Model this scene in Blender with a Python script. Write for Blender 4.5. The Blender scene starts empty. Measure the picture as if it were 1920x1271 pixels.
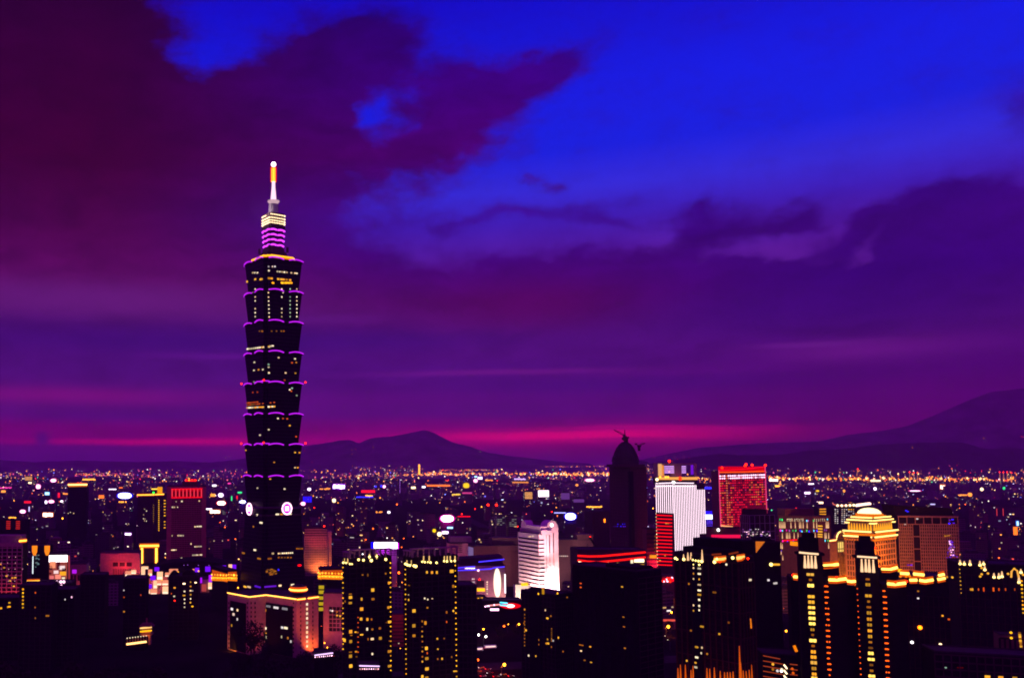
import bpy, bmesh, math, random
from mathutils import Vector, Matrix
R = math.radians
rnd = random.Random(7)
S = bpy.context.scene
C = S.collection
# ---------------------------------------------------------------- camera
CAMZ, F, CX, HOR, TILT = 165.0, 1680.0, 560.0, 868.0, R(3.5)
CY = HOR - F*math.tan(TILT)
cam = bpy.data.cameras.new('camera'); camo = bpy.data.objects.new('camera', cam); C.objects.link(camo)
camo.location = (0, 0, CAMZ); camo.rotation_euler = (math.pi/2 + TILT, 0, 0)
cam.sensor_width = 36; cam.lens = 36*F/1920
cam.shift_x = (960-CX)/1920; cam.shift_y = (CY-635.5)/1920
cam.clip_start = 1; cam.clip_end = 120000
S.camera = camo

def ray(u, v):                       # world direction through a pixel of the 1920 x 1271 photograph
    x, y = (u-CX)/F, -(v-CY)/F
    return (x, math.cos(TILT)-y*math.sin(TILT), math.sin(TILT)+y*math.cos(TILT))
def kx(u, v): d = ray(u, v); return d[0]/d[1]
def kz(u, v): d = ray(u, v); return d[2]/d[1]
def at(u, v, Y): return Vector((kx(u, v)*Y, Y, CAMZ+kz(u, v)*Y))

def lin(c):
    return tuple((x/12.92 if x <= .04045 else ((x+.055)/1.055)**2.4) for x in (c[0]/255, c[1]/255, c[2]/255))
# ---------------------------------------------------------------- world: dusk sky
W = bpy.data.worlds.new('World'); S.world = W; W.use_nodes = True
nt = W.node_tree; nt.nodes.clear()
N, L = nt.nodes, nt.links
def nd(t, **k):
    n = N.new(t)
    for a, b in k.items(): setattr(n, a, b)
    return n
def put(n, i, v):
    if hasattr(v, 'is_linked') or hasattr(v, 'links'): L.new(v, n.inputs[i])
    else: n.inputs[i].default_value = v
def mth(op, a, b=None, c=None):
    n = nd('ShaderNodeMath', operation=op)
    for i, v in enumerate((a, b, c)):
        if v is not None: put(n, i, v)
    return n.outputs[0]
def vmt(op, a, b=None, c=None):
    n = nd('ShaderNodeVectorMath', operation=op)
    for i, v in enumerate((a, b, c)):
        if v is not None: put(n, i, v)
    return n.outputs['Value'] if op in ('DOT_PRODUCT', 'LENGTH') else n.outputs[0]
def mixc(f, a, b, mode='MIX'):
    n = nd('ShaderNodeMix', data_type='RGBA', blend_type=mode)
    put(n, 0, f); put(n, 6, a); put(n, 7, b)
    return n.outputs[2]
def smooth(x, a, b):
    n = nd('ShaderNodeMapRange', interpolation_type='SMOOTHSTEP')
    put(n, 0, x); n.inputs[1].default_value = a; n.inputs[2].default_value = b
    return n.outputs[0]
tc = nd('ShaderNodeTexCoord'); sp = nd('ShaderNodeSeparateXYZ'); L.new(tc.outputs['Generated'], sp.inputs[0])
DX, DY, DZ = sp.outputs
az = mth('ARCTAN2', DX, DY)
hyp = mth('SQRT', mth('ADD', mth('MULTIPLY', DX, DX), mth('MULTIPLY', DY, DY)))
te = mth('DIVIDE', DZ, mth('MAXIMUM', hyp, .02))
def sky_xy(u, v):
    d = ray(u, v); return math.atan2(d[0], d[1]), d[2]/math.hypot(d[0], d[1])
cmb = nd('ShaderNodeCombineXYZ'); L.new(az, cmb.inputs[0]); L.new(te, cmb.inputs[1])
P0 = cmb.outputs[0]
def noise(vec, scale, detail=5, rough=.5, sx=1, sy=1, off=0):
    m = vmt('MULTIPLY_ADD', vec, (sx, sy, 1), (off, off*.7, off*1.3))
    n = nd('ShaderNodeTexNoise'); L.new(m, n.inputs['Vector'])
    n.inputs['Scale'].default_value = scale; n.inputs['Detail'].default_value = detail; n.inputs['Roughness'].default_value = rough
    return n
n1 = noise(P0, 8, 9, .58, 1, 1.5)
n2 = noise(P0, 9, 3, .5, 1, 1.5, 3)
wv = vmt('MULTIPLY', vmt('SUBTRACT', n1.outputs['Color'], (.5, .5, .5)), (.12, .085, 0))
PW = vmt('ADD', P0, wv)
wv2 = vmt('MULTIPLY', vmt('SUBTRACT', n2.outputs['Color'], (.5, .5, .5)), (.06, .006, 0))
PS = vmt('ADD', P0, wv2)                                    # for the low streaks: almost no vertical warp
def blob(P, u, v, ru, rv, rot, amp):
    a, t = sky_xy(u, v)
    a1, t1 = sky_xy(u+ru*.5, v); a0, _ = sky_xy(u-ru*.5, v)
    ra = max(abs(a1-a0), 1e-4); rt = rv/F*math.hypot(1, kx(u, v))/math.hypot(1, kx(u, v))
    c, s = math.cos(R(rot)), math.sin(R(rot))
    d = vmt('SUBTRACT', P, (a, t, 0))
    if rot:
        x = vmt('DOT_PRODUCT', d, (c/ra, s/ra, 0)); y = vmt('DOT_PRODUCT', d, (-s/rt, c/rt, 0))
        e = mth('MULTIPLY_ADD', x, x, mth('MULTIPLY', y, y))
    else:
        q = vmt('MULTIPLY', d, (1/ra, 1/rt, 0)); e = vmt('DOT_PRODUCT', q, q)
    return mth('MULTIPLY', mth('POWER', .36788, e), amp)
def total(P, bl):
    t = None
    for b in bl:
        o = blob(P, *b); t = o if t is None else mth('ADD', t, o)
    return t
CLOUDS = [(-40,260,300,380,0,1.7),(200,60,100,110,0,.9),(290,180,90,90,0,.6),(330,300,200,150,0,1.1),(520,250,190,120,0,1.1),(570,130,100,75,0,1.0),
 (700,105,115,80,0,1.05),(860,190,110,60,12,.9),(960,165,80,42,22,.7),(1050,118,62,40,20,1.0),(900,250,110,50,10,.5),(800,300,100,60,0,.45),(690,280,130,75,0,.6),(540,430,110,130,0,.8),(360,440,260,120,0,1.0),
 (688,210,34,46,-15,-.75),(720,260,60,25,20,-.4),(610,330,60,22,-10,-.35),(395,120,55,70,-25,-.5),
 (1330,545,560,70,0,1.5),(860,535,190,50,0,1.0),(1330,430,110,34,0,.8),(1500,415,80,30,10,.7),(1740,450,200,55,0,1.0),(1800,385,75,36,0,.9),(1660,400,50,22,0,.5),(1900,470,90,60,0,.6),(1310,402,70,22,18,.45),(1345,380,26,14,20,.4),
 (960,398,200,16,3,.6),(1120,408,90,12,-6,.5),(1005,333,26,16,0,.8),(700,470,120,30,10,.4),(1900,215,80,55,20,.55),(1430,466,150,18,16,-.85),(1580,478,100,16,-8,-.6),(1640,455,90,14,22,-.8),(1225,445,40,22,20,-.6),(1860,480,80,12,24,-.6),
 (960,650,2200,80,0,1.8),(960,760,2400,90,0,1.8),(200,600,500,60,0,.8)]
dens = mth('ADD', total(PW, CLOUDS), mth('MULTIPLY', mth('SUBTRACT', noise(P0, 17, 9, .62, 1, 1.5, 5).outputs['Fac'], .5), 1.5))
mask = smooth(dens, .08, .92)
soft = smooth(dens, -.2, .8)
HZ_D, HZ_TOP, HZ_FAR, HZ_X, HZ_EQ = 4.2e-5, 1290.0, 14600.0, 14000.0, (.048, .0016, .128)
def through(c, u, v):                                       # sky colour before the air in front of it dims it
    d = ray(u, v); t = min(HZ_FAR/d[1], HZ_X/max(abs(d[0]), 1e-3), (HZ_TOP-CAMZ)/max(d[2], 1e-4) if d[2] > 0 else 1e9)
    T = math.exp(-HZ_D*t*math.sqrt(d[0]**2+d[1]**2+d[2]**2))
    return tuple(max(x*.02, (x-h*(1-T))/T) for x, h in zip(lin(c), HZ_EQ))
def ramp(stops, ru=960):                                            # stops: (v in the photograph, sRGB colour)
    n = nd('ShaderNodeValToRGB'); r = n.color_ramp
    st = sorted(((sky_xy(960, v)[1]/1.2+.1), through(c, ru, v)) for v, c in stops)
    while len(r.elements) < len(st): r.elements.new(.5)
    for e, (p, c) in zip(r.elements, st): e.position = max(0, min(1, p)); e.color = (*c, 1)
    L.new(mth('MULTIPLY_ADD', te, 1/1.2, .1), n.inputs[0])
    return n.outputs[0]
clear = ramp([(-700,(0,4,90)),(-200,(0,6,150)),(0,(0,12,200)),(180,(0,28,226)),(290,(10,32,222)),(360,(50,42,215)),(420,(62,28,180)),(500,(88,24,150)),(580,(84,22,130)),(700,(85,15,120)),(870,(80,8,110))])
cl_l = ramp([(-700,(40,0,50)),(0,(44,0,52)),(150,(54,0,54)),(300,(58,0,52)),(430,(72,4,72)),(520,(88,8,92)),(575,(86,18,108)),(610,(66,10,106)),(690,(70,12,112)),(770,(80,12,112)),(800,(102,4,108)),(828,(96,4,108)),(845,(76,8,108)),(900,(74,10,108))])
cl_m = ramp([(-700,(40,0,70)),(0,(36,0,110)),(150,(58,0,122)),(280,(70,0,104)),(400,(56,8,140)),(470,(56,2,118)),(560,(76,4,98)),(620,(78,12,106)),(690,(72,10,118)),(760,(78,10,112)),(795,(104,4,108)),(835,(120,0,106)),(860,(84,6,104)),(900,(76,8,104))])
cl_r = ramp([(-700,(30,0,90)),(0,(20,10,160)),(250,(48,12,160)),(400,(46,4,120)),(480,(56,4,118)),(560,(52,2,112)),(640,(66,8,110)),(720,(70,4,104)),(790,(84,2,98)),(830,(80,0,92)),(870,(64,0,86)),(900,(60,0,86))])
AL, AM, AR = sky_xy(150, 600)[0], sky_xy(900, 600)[0], sky_xy(1650, 600)[0]
def mr(x, a, b):
    n = nd('ShaderNodeMapRange', interpolation_type='SMOOTHSTEP'); put(n, 0, x); n.inputs[1].default_value = a; n.inputs[2].default_value = b
    return n.outputs[0]
cloud = mixc(mr(az, AM, AR), mixc(mr(az, AL, AM), cl_l, cl_m), cl_r)
lum = mth('MULTIPLY_ADD', noise(PW, 15, 7, .58, 1, 2.4, 7).outputs['Fac'], 1.15, .4)
cloud = mixc(1.0, cloud, nd('ShaderNodeCombineColor').outputs[0], 'MIX') if False else vmt('SCALE', cloud) if False else cloud
sc_ = nd('ShaderNodeVectorMath', operation='SCALE'); L.new(cloud, sc_.inputs[0]); L.new(lum, sc_.inputs['Scale'])
cloud = sc_.outputs[0]
rim = mth('MULTIPLY', mth('SUBTRACT', soft, mask), .9)      # thin edges of the clouds are a bluer violet
edge = mixc(.5, clear, (*lin((40, 6, 130)), 1))
sky = mixc(mask, mixc(rim, clear, edge), cloud)
STREAK = [((1070,817,270,11),(212,0,110),.85),((930,819,160,6),(190,0,118),.5),((1240,804,190,6),(200,0,115),.5),((1100,806,260,2.5),(120,0,110),.5),((1180,824,160,2.5),(120,4,105),.5),((330,827,260,6),(205,0,112),.6),((560,822,200,12),(140,0,115),.5),((40,810,260,18),(115,0,108),.45),
 ((130,742,300,15),(130,14,118),.6),((700,748,500,14),(90,8,118),.4),((940,698,230,5),(116,24,130),.5),((1620,655,200,17),(100,20,128),.7),((1520,645,120,5),(105,28,136),.5),((420,668,130,6),(100,20,140),.5),((1250,698,240,5),(88,10,120),.4),
 ((200,560,330,34),(100,28,122),.6),((560,600,160,10),(96,24,132),.4),((700,640,420,24),(50,8,122),.45),((250,640,420,22),(52,8,112),.4),((1150,720,330,14),(62,8,118),.5),((900,775,400,10),(62,10,118),.4),((250,780,300,10),(68,10,118),.5),((1500,580,350,40),(48,2,112),.4),((1000,575,170,40),(84,2,84),.5),((86,824,17,13),(74,10,112),1.0),((84,816,12,7),(74,10,112),.8),((60,838,300,6),(78,9,110),.7)]
for (u, v, ru, rv), col, amp in STREAK:
    sky = mixc(blob(PS, u, v, ru, rv, 0, amp), sky, (*through(col, u, v), 1))
# unseen sky beside, behind and overhead: purple brightened to feed haze and ambient light
side = mr(mth('ABSOLUTE', mth('SUBTRACT', az, .28)), .8, 1.4)
UNSEEN = (.22, .007, .44)
sky = mixc(mth('MAXIMUM', side, mr(te, .9, 1.9)), sky, (*UNSEEN, 1))
ns = nd('ShaderNodeTexSky', sky_type='NISHITA', sun_disc=False)
ns.sun_elevation = R(-3); ns.sun_rotation = R(18); ns.altitude = 160
nsc = nd('ShaderNodeVectorMath', operation='SCALE'); L.new(ns.outputs[0], nsc.inputs[0]); nsc.inputs['Scale'].default_value = .004
sky = vmt('ADD', sky, nsc.outputs[0])
bg = nd('ShaderNodeBackground'); L.new(sky, bg.inputs[0]); bg.inputs[1].default_value = 1
out = nd('ShaderNodeOutputWorld'); L.new(bg.outputs[0], out.inputs[0])
# ---------------------------------------------------------------- render settings
S.view_settings.view_transform = 'Standard'; S.view_settings.look = 'None'; S.view_settings.exposure = 0; S.view_settings.gamma = 1
S.render.engine = 'CYCLES'
cy = S.cycles
cy.max_bounces = 3; cy.diffuse_bounces = 1; cy.glossy_bounces = 2; cy.volume_bounces = 0; cy.transmission_bounces = 2; cy.transparent_max_bounces = 8
cy.sample_clamp_indirect = .6; cy.sample_clamp_direct = 0
cy.use_denoising = True
cy.pixel_filter_type = 'BLACKMAN_HARRIS'; cy.filter_width = 1.9
cy.caustics_reflective = cy.caustics_refractive = False
# ---------------------------------------------------------------- materials
MATS = {}
def wallmat(name, rgb, rough=.75, var=.3, spec=.3, scale=.35):
    if name in MATS: return MATS[name]
    m = bpy.data.materials.new(name); m.use_nodes = True; t = m.node_tree
    b = t.nodes['Principled BSDF']; b.inputs['Roughness'].default_value = rough; b.inputs['Specular IOR Level'].default_value = spec
    tcn = t.nodes.new('ShaderNodeTexCoord'); nz = t.nodes.new('ShaderNodeTexNoise')
    nz.inputs['Scale'].default_value = scale; nz.inputs['Detail'].default_value = 4
    t.links.new(tcn.outputs['Object'], nz.inputs['Vector'])
    r = t.nodes.new('ShaderNodeValToRGB'); r.color_ramp.elements[0].position = .3; r.color_ramp.elements[1].position = .7
    r.color_ramp.elements[0].color = (*[c*(1-var) for c in rgb], 1); r.color_ramp.elements[1].color = (*[min(1, c*(1+var)) for c in rgb], 1)
    t.links.new(nz.outputs['Fac'], r.inputs[0]); t.links.new(r.outputs[0], b.inputs['Base Color'])
    MATS[name] = m; return m
def emis(name, rgb, s, light=False):
    if name in MATS: return MATS[name]
    m = bpy.data.materials.new(name); m.use_nodes = True; t = m.node_tree; t.nodes.clear()
    e = t.nodes.new('ShaderNodeEmission'); e.inputs[0].default_value = (*lin(rgb), 1); e.inputs[1].default_value = s
    o = t.nodes.new('ShaderNodeOutputMaterial'); t.links.new(e.outputs[0], o.inputs[0])
    m.cycles.emission_sampling = 'FRONT' if light else 'NONE'
    MATS[name] = m; return m
def citymat(name, wall, dens, cols, strength, cw=3.4, ch=3.4, wr=(.18, .82), hr=(.3, .75), cell=1.0):
    """wall with a grid of windows, a few of them lit at random"""
    m = bpy.data.materials.new(name); m.use_nodes = True; t = m.node_tree
    b = t.nodes['Principled BSDF']; b.inputs['Roughness'].default_value = .7; b.inputs['Specular IOR Level'].default_value = .25
    n, l = t.nodes, t.links
    def q(op, a, bb=None, c=None):
        x = n.new('ShaderNodeMath'); x.operation = op
        for i, v in enumerate((a, bb, c)):
            if v is None: continue
            if hasattr(v, 'is_linked'): l.new(v, x.inputs[i])
            else: x.inputs[i].default_value = v
        return x.outputs[0]
    tx = n.new('ShaderNodeTexCoord'); cr = n.new('ShaderNodeVectorMath'); cr.operation = 'CROSS_PRODUCT'
    l.new(tx.outputs['Normal'], cr.inputs[0]); cr.inputs[1].default_value = (0, 0, 1)
    dt = n.new('ShaderNodeVectorMath'); dt.operation = 'DOT_PRODUCT'; l.new(tx.outputs['Object'], dt.inputs[0]); l.new(cr.outputs[0], dt.inputs[1])
    sx = n.new('ShaderNodeSeparateXYZ'); l.new(tx.outputs['Object'], sx.inputs[0])
    nx = n.new('ShaderNodeSeparateXYZ'); l.new(tx.outputs['Normal'], nx.inputs[0])
    hh = q('DIVIDE', q('ADD', dt.outputs['Value'], 5000.0), cw); zz = q('DIVIDE', sx.outputs[2], ch)
    fh, fz = q('FRACT', hh), q('FRACT', zz)
    msk = q('MULTIPLY', q('MULTIPLY', q('GREATER_THAN', fh, wr[0]), q('LESS_THAN', fh, wr[1])), q('MULTIPLY', q('GREATER_THAN', fz, hr[0]), q('LESS_THAN', fz, hr[1])))
    msk = q('MULTIPLY', msk, q('LESS_THAN', q('ABSOLUTE', nx.outputs[2]), .5))
    oi = n.new('ShaderNodeObjectInfo')
    cv = n.new('ShaderNodeCombineXYZ'); l.new(q('FLOOR', q('DIVIDE', hh, cell)), cv.inputs[0]); l.new(q('FLOOR', zz), cv.inputs[1])
    l.new(q('MULTIPLY_ADD', oi.outputs['Random'], 913.0, q('ROUND', q('MULTIPLY', nx.outputs[0], 7))), cv.inputs[2])
    wn = n.new('ShaderNodeTexWhiteNoise'); wn.noise_dimensions = '3D'; l.new(cv.outputs[0], wn.inputs['Vector'])
    big = n.new('ShaderNodeTexNoise'); big.inputs['Scale'].default_value = .05; big.inputs['Detail'].default_value = 1
    l.new(tx.outputs['Object'], big.inputs['Vector'])
    lit = q('LESS_THAN', wn.outputs['Value'], q('MULTIPLY', q('POWER', big.outputs['Fac'], 3.0), dens*8))
    sc = n.new('ShaderNodeSeparateColor'); l.new(wn.outputs['Color'], sc.inputs[0])
    rp = n.new('ShaderNodeValToRGB'); r = rp.color_ramp; r.interpolation = 'CONSTANT'
    while len(r.elements) < len(cols): r.elements.new(.5)
    for i, c in enumerate(cols): r.elements[i].position = i/len(cols); r.elements[i].color = (*lin(c), 1)
    l.new(sc.outputs[1], rp.inputs[0]); l.new(rp.outputs[0], b.inputs['Emission Color'])
    l.new(q('MULTIPLY', q('MULTIPLY', lit, msk), q('MULTIPLY_ADD', q('POWER', sc.outputs[2], 2.0), strength*1.6, strength*.25)), b.inputs['Emission Strength'])
    mx = n.new('ShaderNodeMix'); mx.data_type = 'RGBA'; l.new(msk, mx.inputs[0]); mx.inputs[6].default_value = (*wall, 1); mx.inputs[7].default_value = (.008, .008, .012, 1)
    l.new(mx.outputs[2], b.inputs['Base Color'])
    m.cycles.emission_sampling = 'NONE'
    return m
M_GLASS = wallmat('dark glass', (.005, .005, .008), .3, .2, .1)
M_BLACK = wallmat('dark wall', (.011, .008, .009), .8, .3, .03)
M_DARK = wallmat('dusky wall', (.035, .02, .022), .8, .3, .2)
M_BROWN = wallmat('brown stone', (.13, .055, .035), .75, .25)
M_PINK = wallmat('pale stone', (.32, .22, .19), .75, .15)
M_WHITE = wallmat('white tile', (.62, .58, .56), .6, .08)
M_GOLD = wallmat('sand stone', (.34, .2, .09), .75, .2)
M_ROOF = wallmat('roof', (.03, .022, .024), .9, .4)
M_METAL = wallmat('grey metal', (.28, .27, .28), .4, .1, .5)
E_PURP = emis('purple tube', (196, 30, 245), 1.25); E_PURP2 = emis('violet tube', (215, 60, 255), 2.2)
E_AMBER = emis('amber band', (255, 128, 0), 1.1); E_GOLD = emis('golden light', (255, 160, 45), 3.4); E_GOLDS = emis('soft golden window', (255, 178, 48), 1.15)
E_GOLDD = emis('dim golden window', (232, 140, 30), .5); E_WARM = emis('warm white light', (255, 216, 165), 3.2); E_CREAM = emis('cream window', (255, 232, 190), 1.3)
E_WHITE = emis('white light', (255, 246, 250), 3.5); E_WHITED = emis('white window', (255, 240, 240), .9); E_BLUE = emis('blue light', (40, 30, 255), 2.2); E_SKYB = emis('blue white light', (120, 150, 255), 4)
E_RED = emis('red neon', (255, 10, 22), 1.6); E_REDB = emis('red beacon', (255, 30, 4), 6); E_ORANGE = emis('orange lamp', (255, 120, 10), 5); E_ORD = emis('orange window', (255, 100, 10), .8)
E_MAG = emis('magenta light', (255, 30, 200), 2.5); E_PINKW = emis('pink white light', (255, 190, 225), 3.5); E_GREEN = emis('green light', (40, 255, 130), 1.5); E_CYAN = emis('cyan light', (90, 220, 255), 2)
E_YEL = emis('yellow light', (255, 180, 20), 1.7); E_LAV = emis('lavender light', (190, 110, 255), 1.1); E_VIO = emis('violet light', (110, 30, 255), 1.2); E_WGRN = emis('greenish window', (190, 235, 205), .8)
# ---------------------------------------------------------------- mesh builder
class MB:
    def __init__(s): s.v = []; s.f = []; s.m = []; s.mi = 0; s.smooth = False
    def add(s, vs, fs):
        o = len(s.v); s.v += [tuple(x) for x in vs]; s.f += [tuple(i+o for i in f) for f in fs]; s.m += [s.mi]*len(fs)
    def hexa(s, p): s.add(p, [(0,3,2,1),(4,5,6,7),(0,1,5,4),(1,2,6,5),(2,3,7,6),(3,0,4,7)])
    def box(s, x0, x1, y0, y1, z0, z1): s.hexa([(x0,y0,z0),(x1,y0,z0),(x1,y1,z0),(x0,y1,z0),(x0,y0,z1),(x1,y0,z1),(x1,y1,z1),(x0,y1,z1)])
    def loft(s, rings, cap=True):
        n = len(rings[0]); s_v = [p for r in rings for p in r]
        fs = [(k*n+i, k*n+(i+1) % n, (k+1)*n+(i+1) % n, (k+1)*n+i) for k in range(len(rings)-1) for i in range(n)]
        if cap: fs += [tuple(range(n-1, -1, -1)), tuple((len(rings)-1)*n+i for i in range(n))]
        s.add(s_v, fs)
    def prism(s, poly, z0, z1): s.loft([[(x, y, z0) for x, y in poly], [(x, y, z1) for x, y in poly]])
    def lathe(s, prof, n=24, c=(0, 0)): s.loft([[(c[0]+r*math.cos(2*math.pi*i/n), c[1]+r*math.sin(2*math.pi*i/n), z) for i in range(n)] for r, z in prof])
    def sphere(s, c, r, n=10, k=6): s.loft([[(c[0]+r*math.sin(a)*math.cos(2*math.pi*i/n), c[1]+r*math.sin(a)*math.sin(2*math.pi*i/n), c[2]-r*math.cos(a)) for i in range(n)] for a in [math.pi*(j+.15)/(k+.3) for j in range(k+1)]])
    def tube(s, pts, r, n=6):
        pts = [Vector(p) for p in pts]; rs = r if isinstance(r, (list, tuple)) else [r]*len(pts); rings = []
        for i, p in enumerate(pts):
            d = (pts[min(i+1, len(pts)-1)]-pts[max(i-1, 0)]).normalized()
            a = d.cross(Vector((0, 0, 1)) if abs(d.z) < .95 else Vector((1, 0, 0))).normalized(); b = d.cross(a)
            rings.append([tuple(p+a*rs[i]*math.cos(2*math.pi*k/n)+b*rs[i]*math.sin(2*math.pi*k/n)) for k in range(n)])
        s.loft(rings)
    def mesh(s, name, mats):
        me = bpy.data.meshes.new(name); me.from_pydata(s.v, [], s.f)
        for m in (mats if isinstance(mats, (list, tuple)) else [mats]): me.materials.append(m)
        me.polygons.foreach_set('material_index', s.m)
        if s.smooth: me.polygons.foreach_set('use_smooth', [True]*len(s.f))
        me.update(); bm = bmesh.new(); bm.from_mesh(me); bmesh.ops.recalc_face_normals(bm, faces=bm.faces); bm.to_mesh(me); bm.free()
        return me
    def build(s, name, mats, parent=None, loc=(0, 0, 0), label=None):
        o = bpy.data.objects.new(name, s.mesh(name, mats)); C.objects.link(o); o.location = loc
        if parent: o.parent = parent
        if label: o['label'] = label
        return o
def tag(o, label=None, cat=None, group=None, kind=None):
    if label: o['label'] = label
    if cat: o['category'] = cat
    if group: o['group'] = group
    if kind: o['kind'] = kind
    return o
def thing(name, label, cat, loc=(0, 0, 0), rz=0, group=None):
    o = bpy.data.objects.new(name, None); o.empty_display_size = 2; C.objects.link(o); o.location = loc; o.rotation_euler = (0, 0, rz)
    return tag(o, label, cat, group)
SHARED = {}
def cube(mat):
    k = ('cube', mat.name)
    if k not in SHARED: b = MB(); b.box(-.5, .5, -.5, .5, -.5, .5); SHARED[k] = b.mesh('window', mat)
    return SHARED[k]
def vary(mat):                                  # lit rooms are never equally bright
    e = mat.node_tree.nodes.get('Emission')
    if e is None or mat.name.startswith('screen'): return mat
    k = rnd.choice([1, 1, .72, .5, 1.25]); w = rnd.choice([0, 0, 1])
    if k == 1 and not w: return mat
    n = '%s %.2f%s' % (mat.name, k, ' warm' if w else '')
    if n not in MATS:
        m = mat.copy(); m.name = n; q = m.node_tree.nodes['Emission']; q.inputs[1].default_value *= k
        if w: c = q.inputs[0].default_value; q.inputs[0].default_value = (c[0], c[1]*.8, c[2]*.65, 1)
        MATS[n] = m
    return MATS[n]
def ball(mat):
    k = ('ball', mat.name)
    if k not in SHARED: b = MB(); b.smooth = True; b.sphere((0, 0, 0), 1, 8, 5); SHARED[k] = b.mesh('lamp', mat)
    return SHARED[k]
def inst(name, me, parent, loc, scale=(1, 1, 1), rz=0):
    o = bpy.data.objects.new(name, me); C.objects.link(o); o.parent = parent; o.location = loc; o.scale = scale; o.rotation_euler = (0, 0, rz); return o
def lampo(name, mat, parent, loc, r): return inst(name, ball(mat), parent, loc, (r, r, r))
def light(loc, rgb, watts, rad=1.5, target=None, spot=None, blend=.6):
    d = bpy.data.lights.new('lamp_light', 'SPOT' if target is not None else 'POINT'); d.color = lin(rgb); d.energy = watts; d.shadow_soft_size = rad
    o = bpy.data.objects.new('lamp_light', d); C.objects.link(o); o.location = loc
    if target is not None:
        d.spot_size = R(spot or 90); d.spot_blend = blend
        o.rotation_euler = (Vector(target)-Vector(loc)).to_track_quat('-Z', 'Y').to_euler()
    return o
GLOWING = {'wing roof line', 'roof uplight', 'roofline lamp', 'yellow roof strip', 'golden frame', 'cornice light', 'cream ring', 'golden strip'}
HIDE = []                                       # (u0, u1, v0, v1, Y): what the named buildings show of themselves
FOOT = []                                       # (x, y, r): ground they stand on
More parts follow.
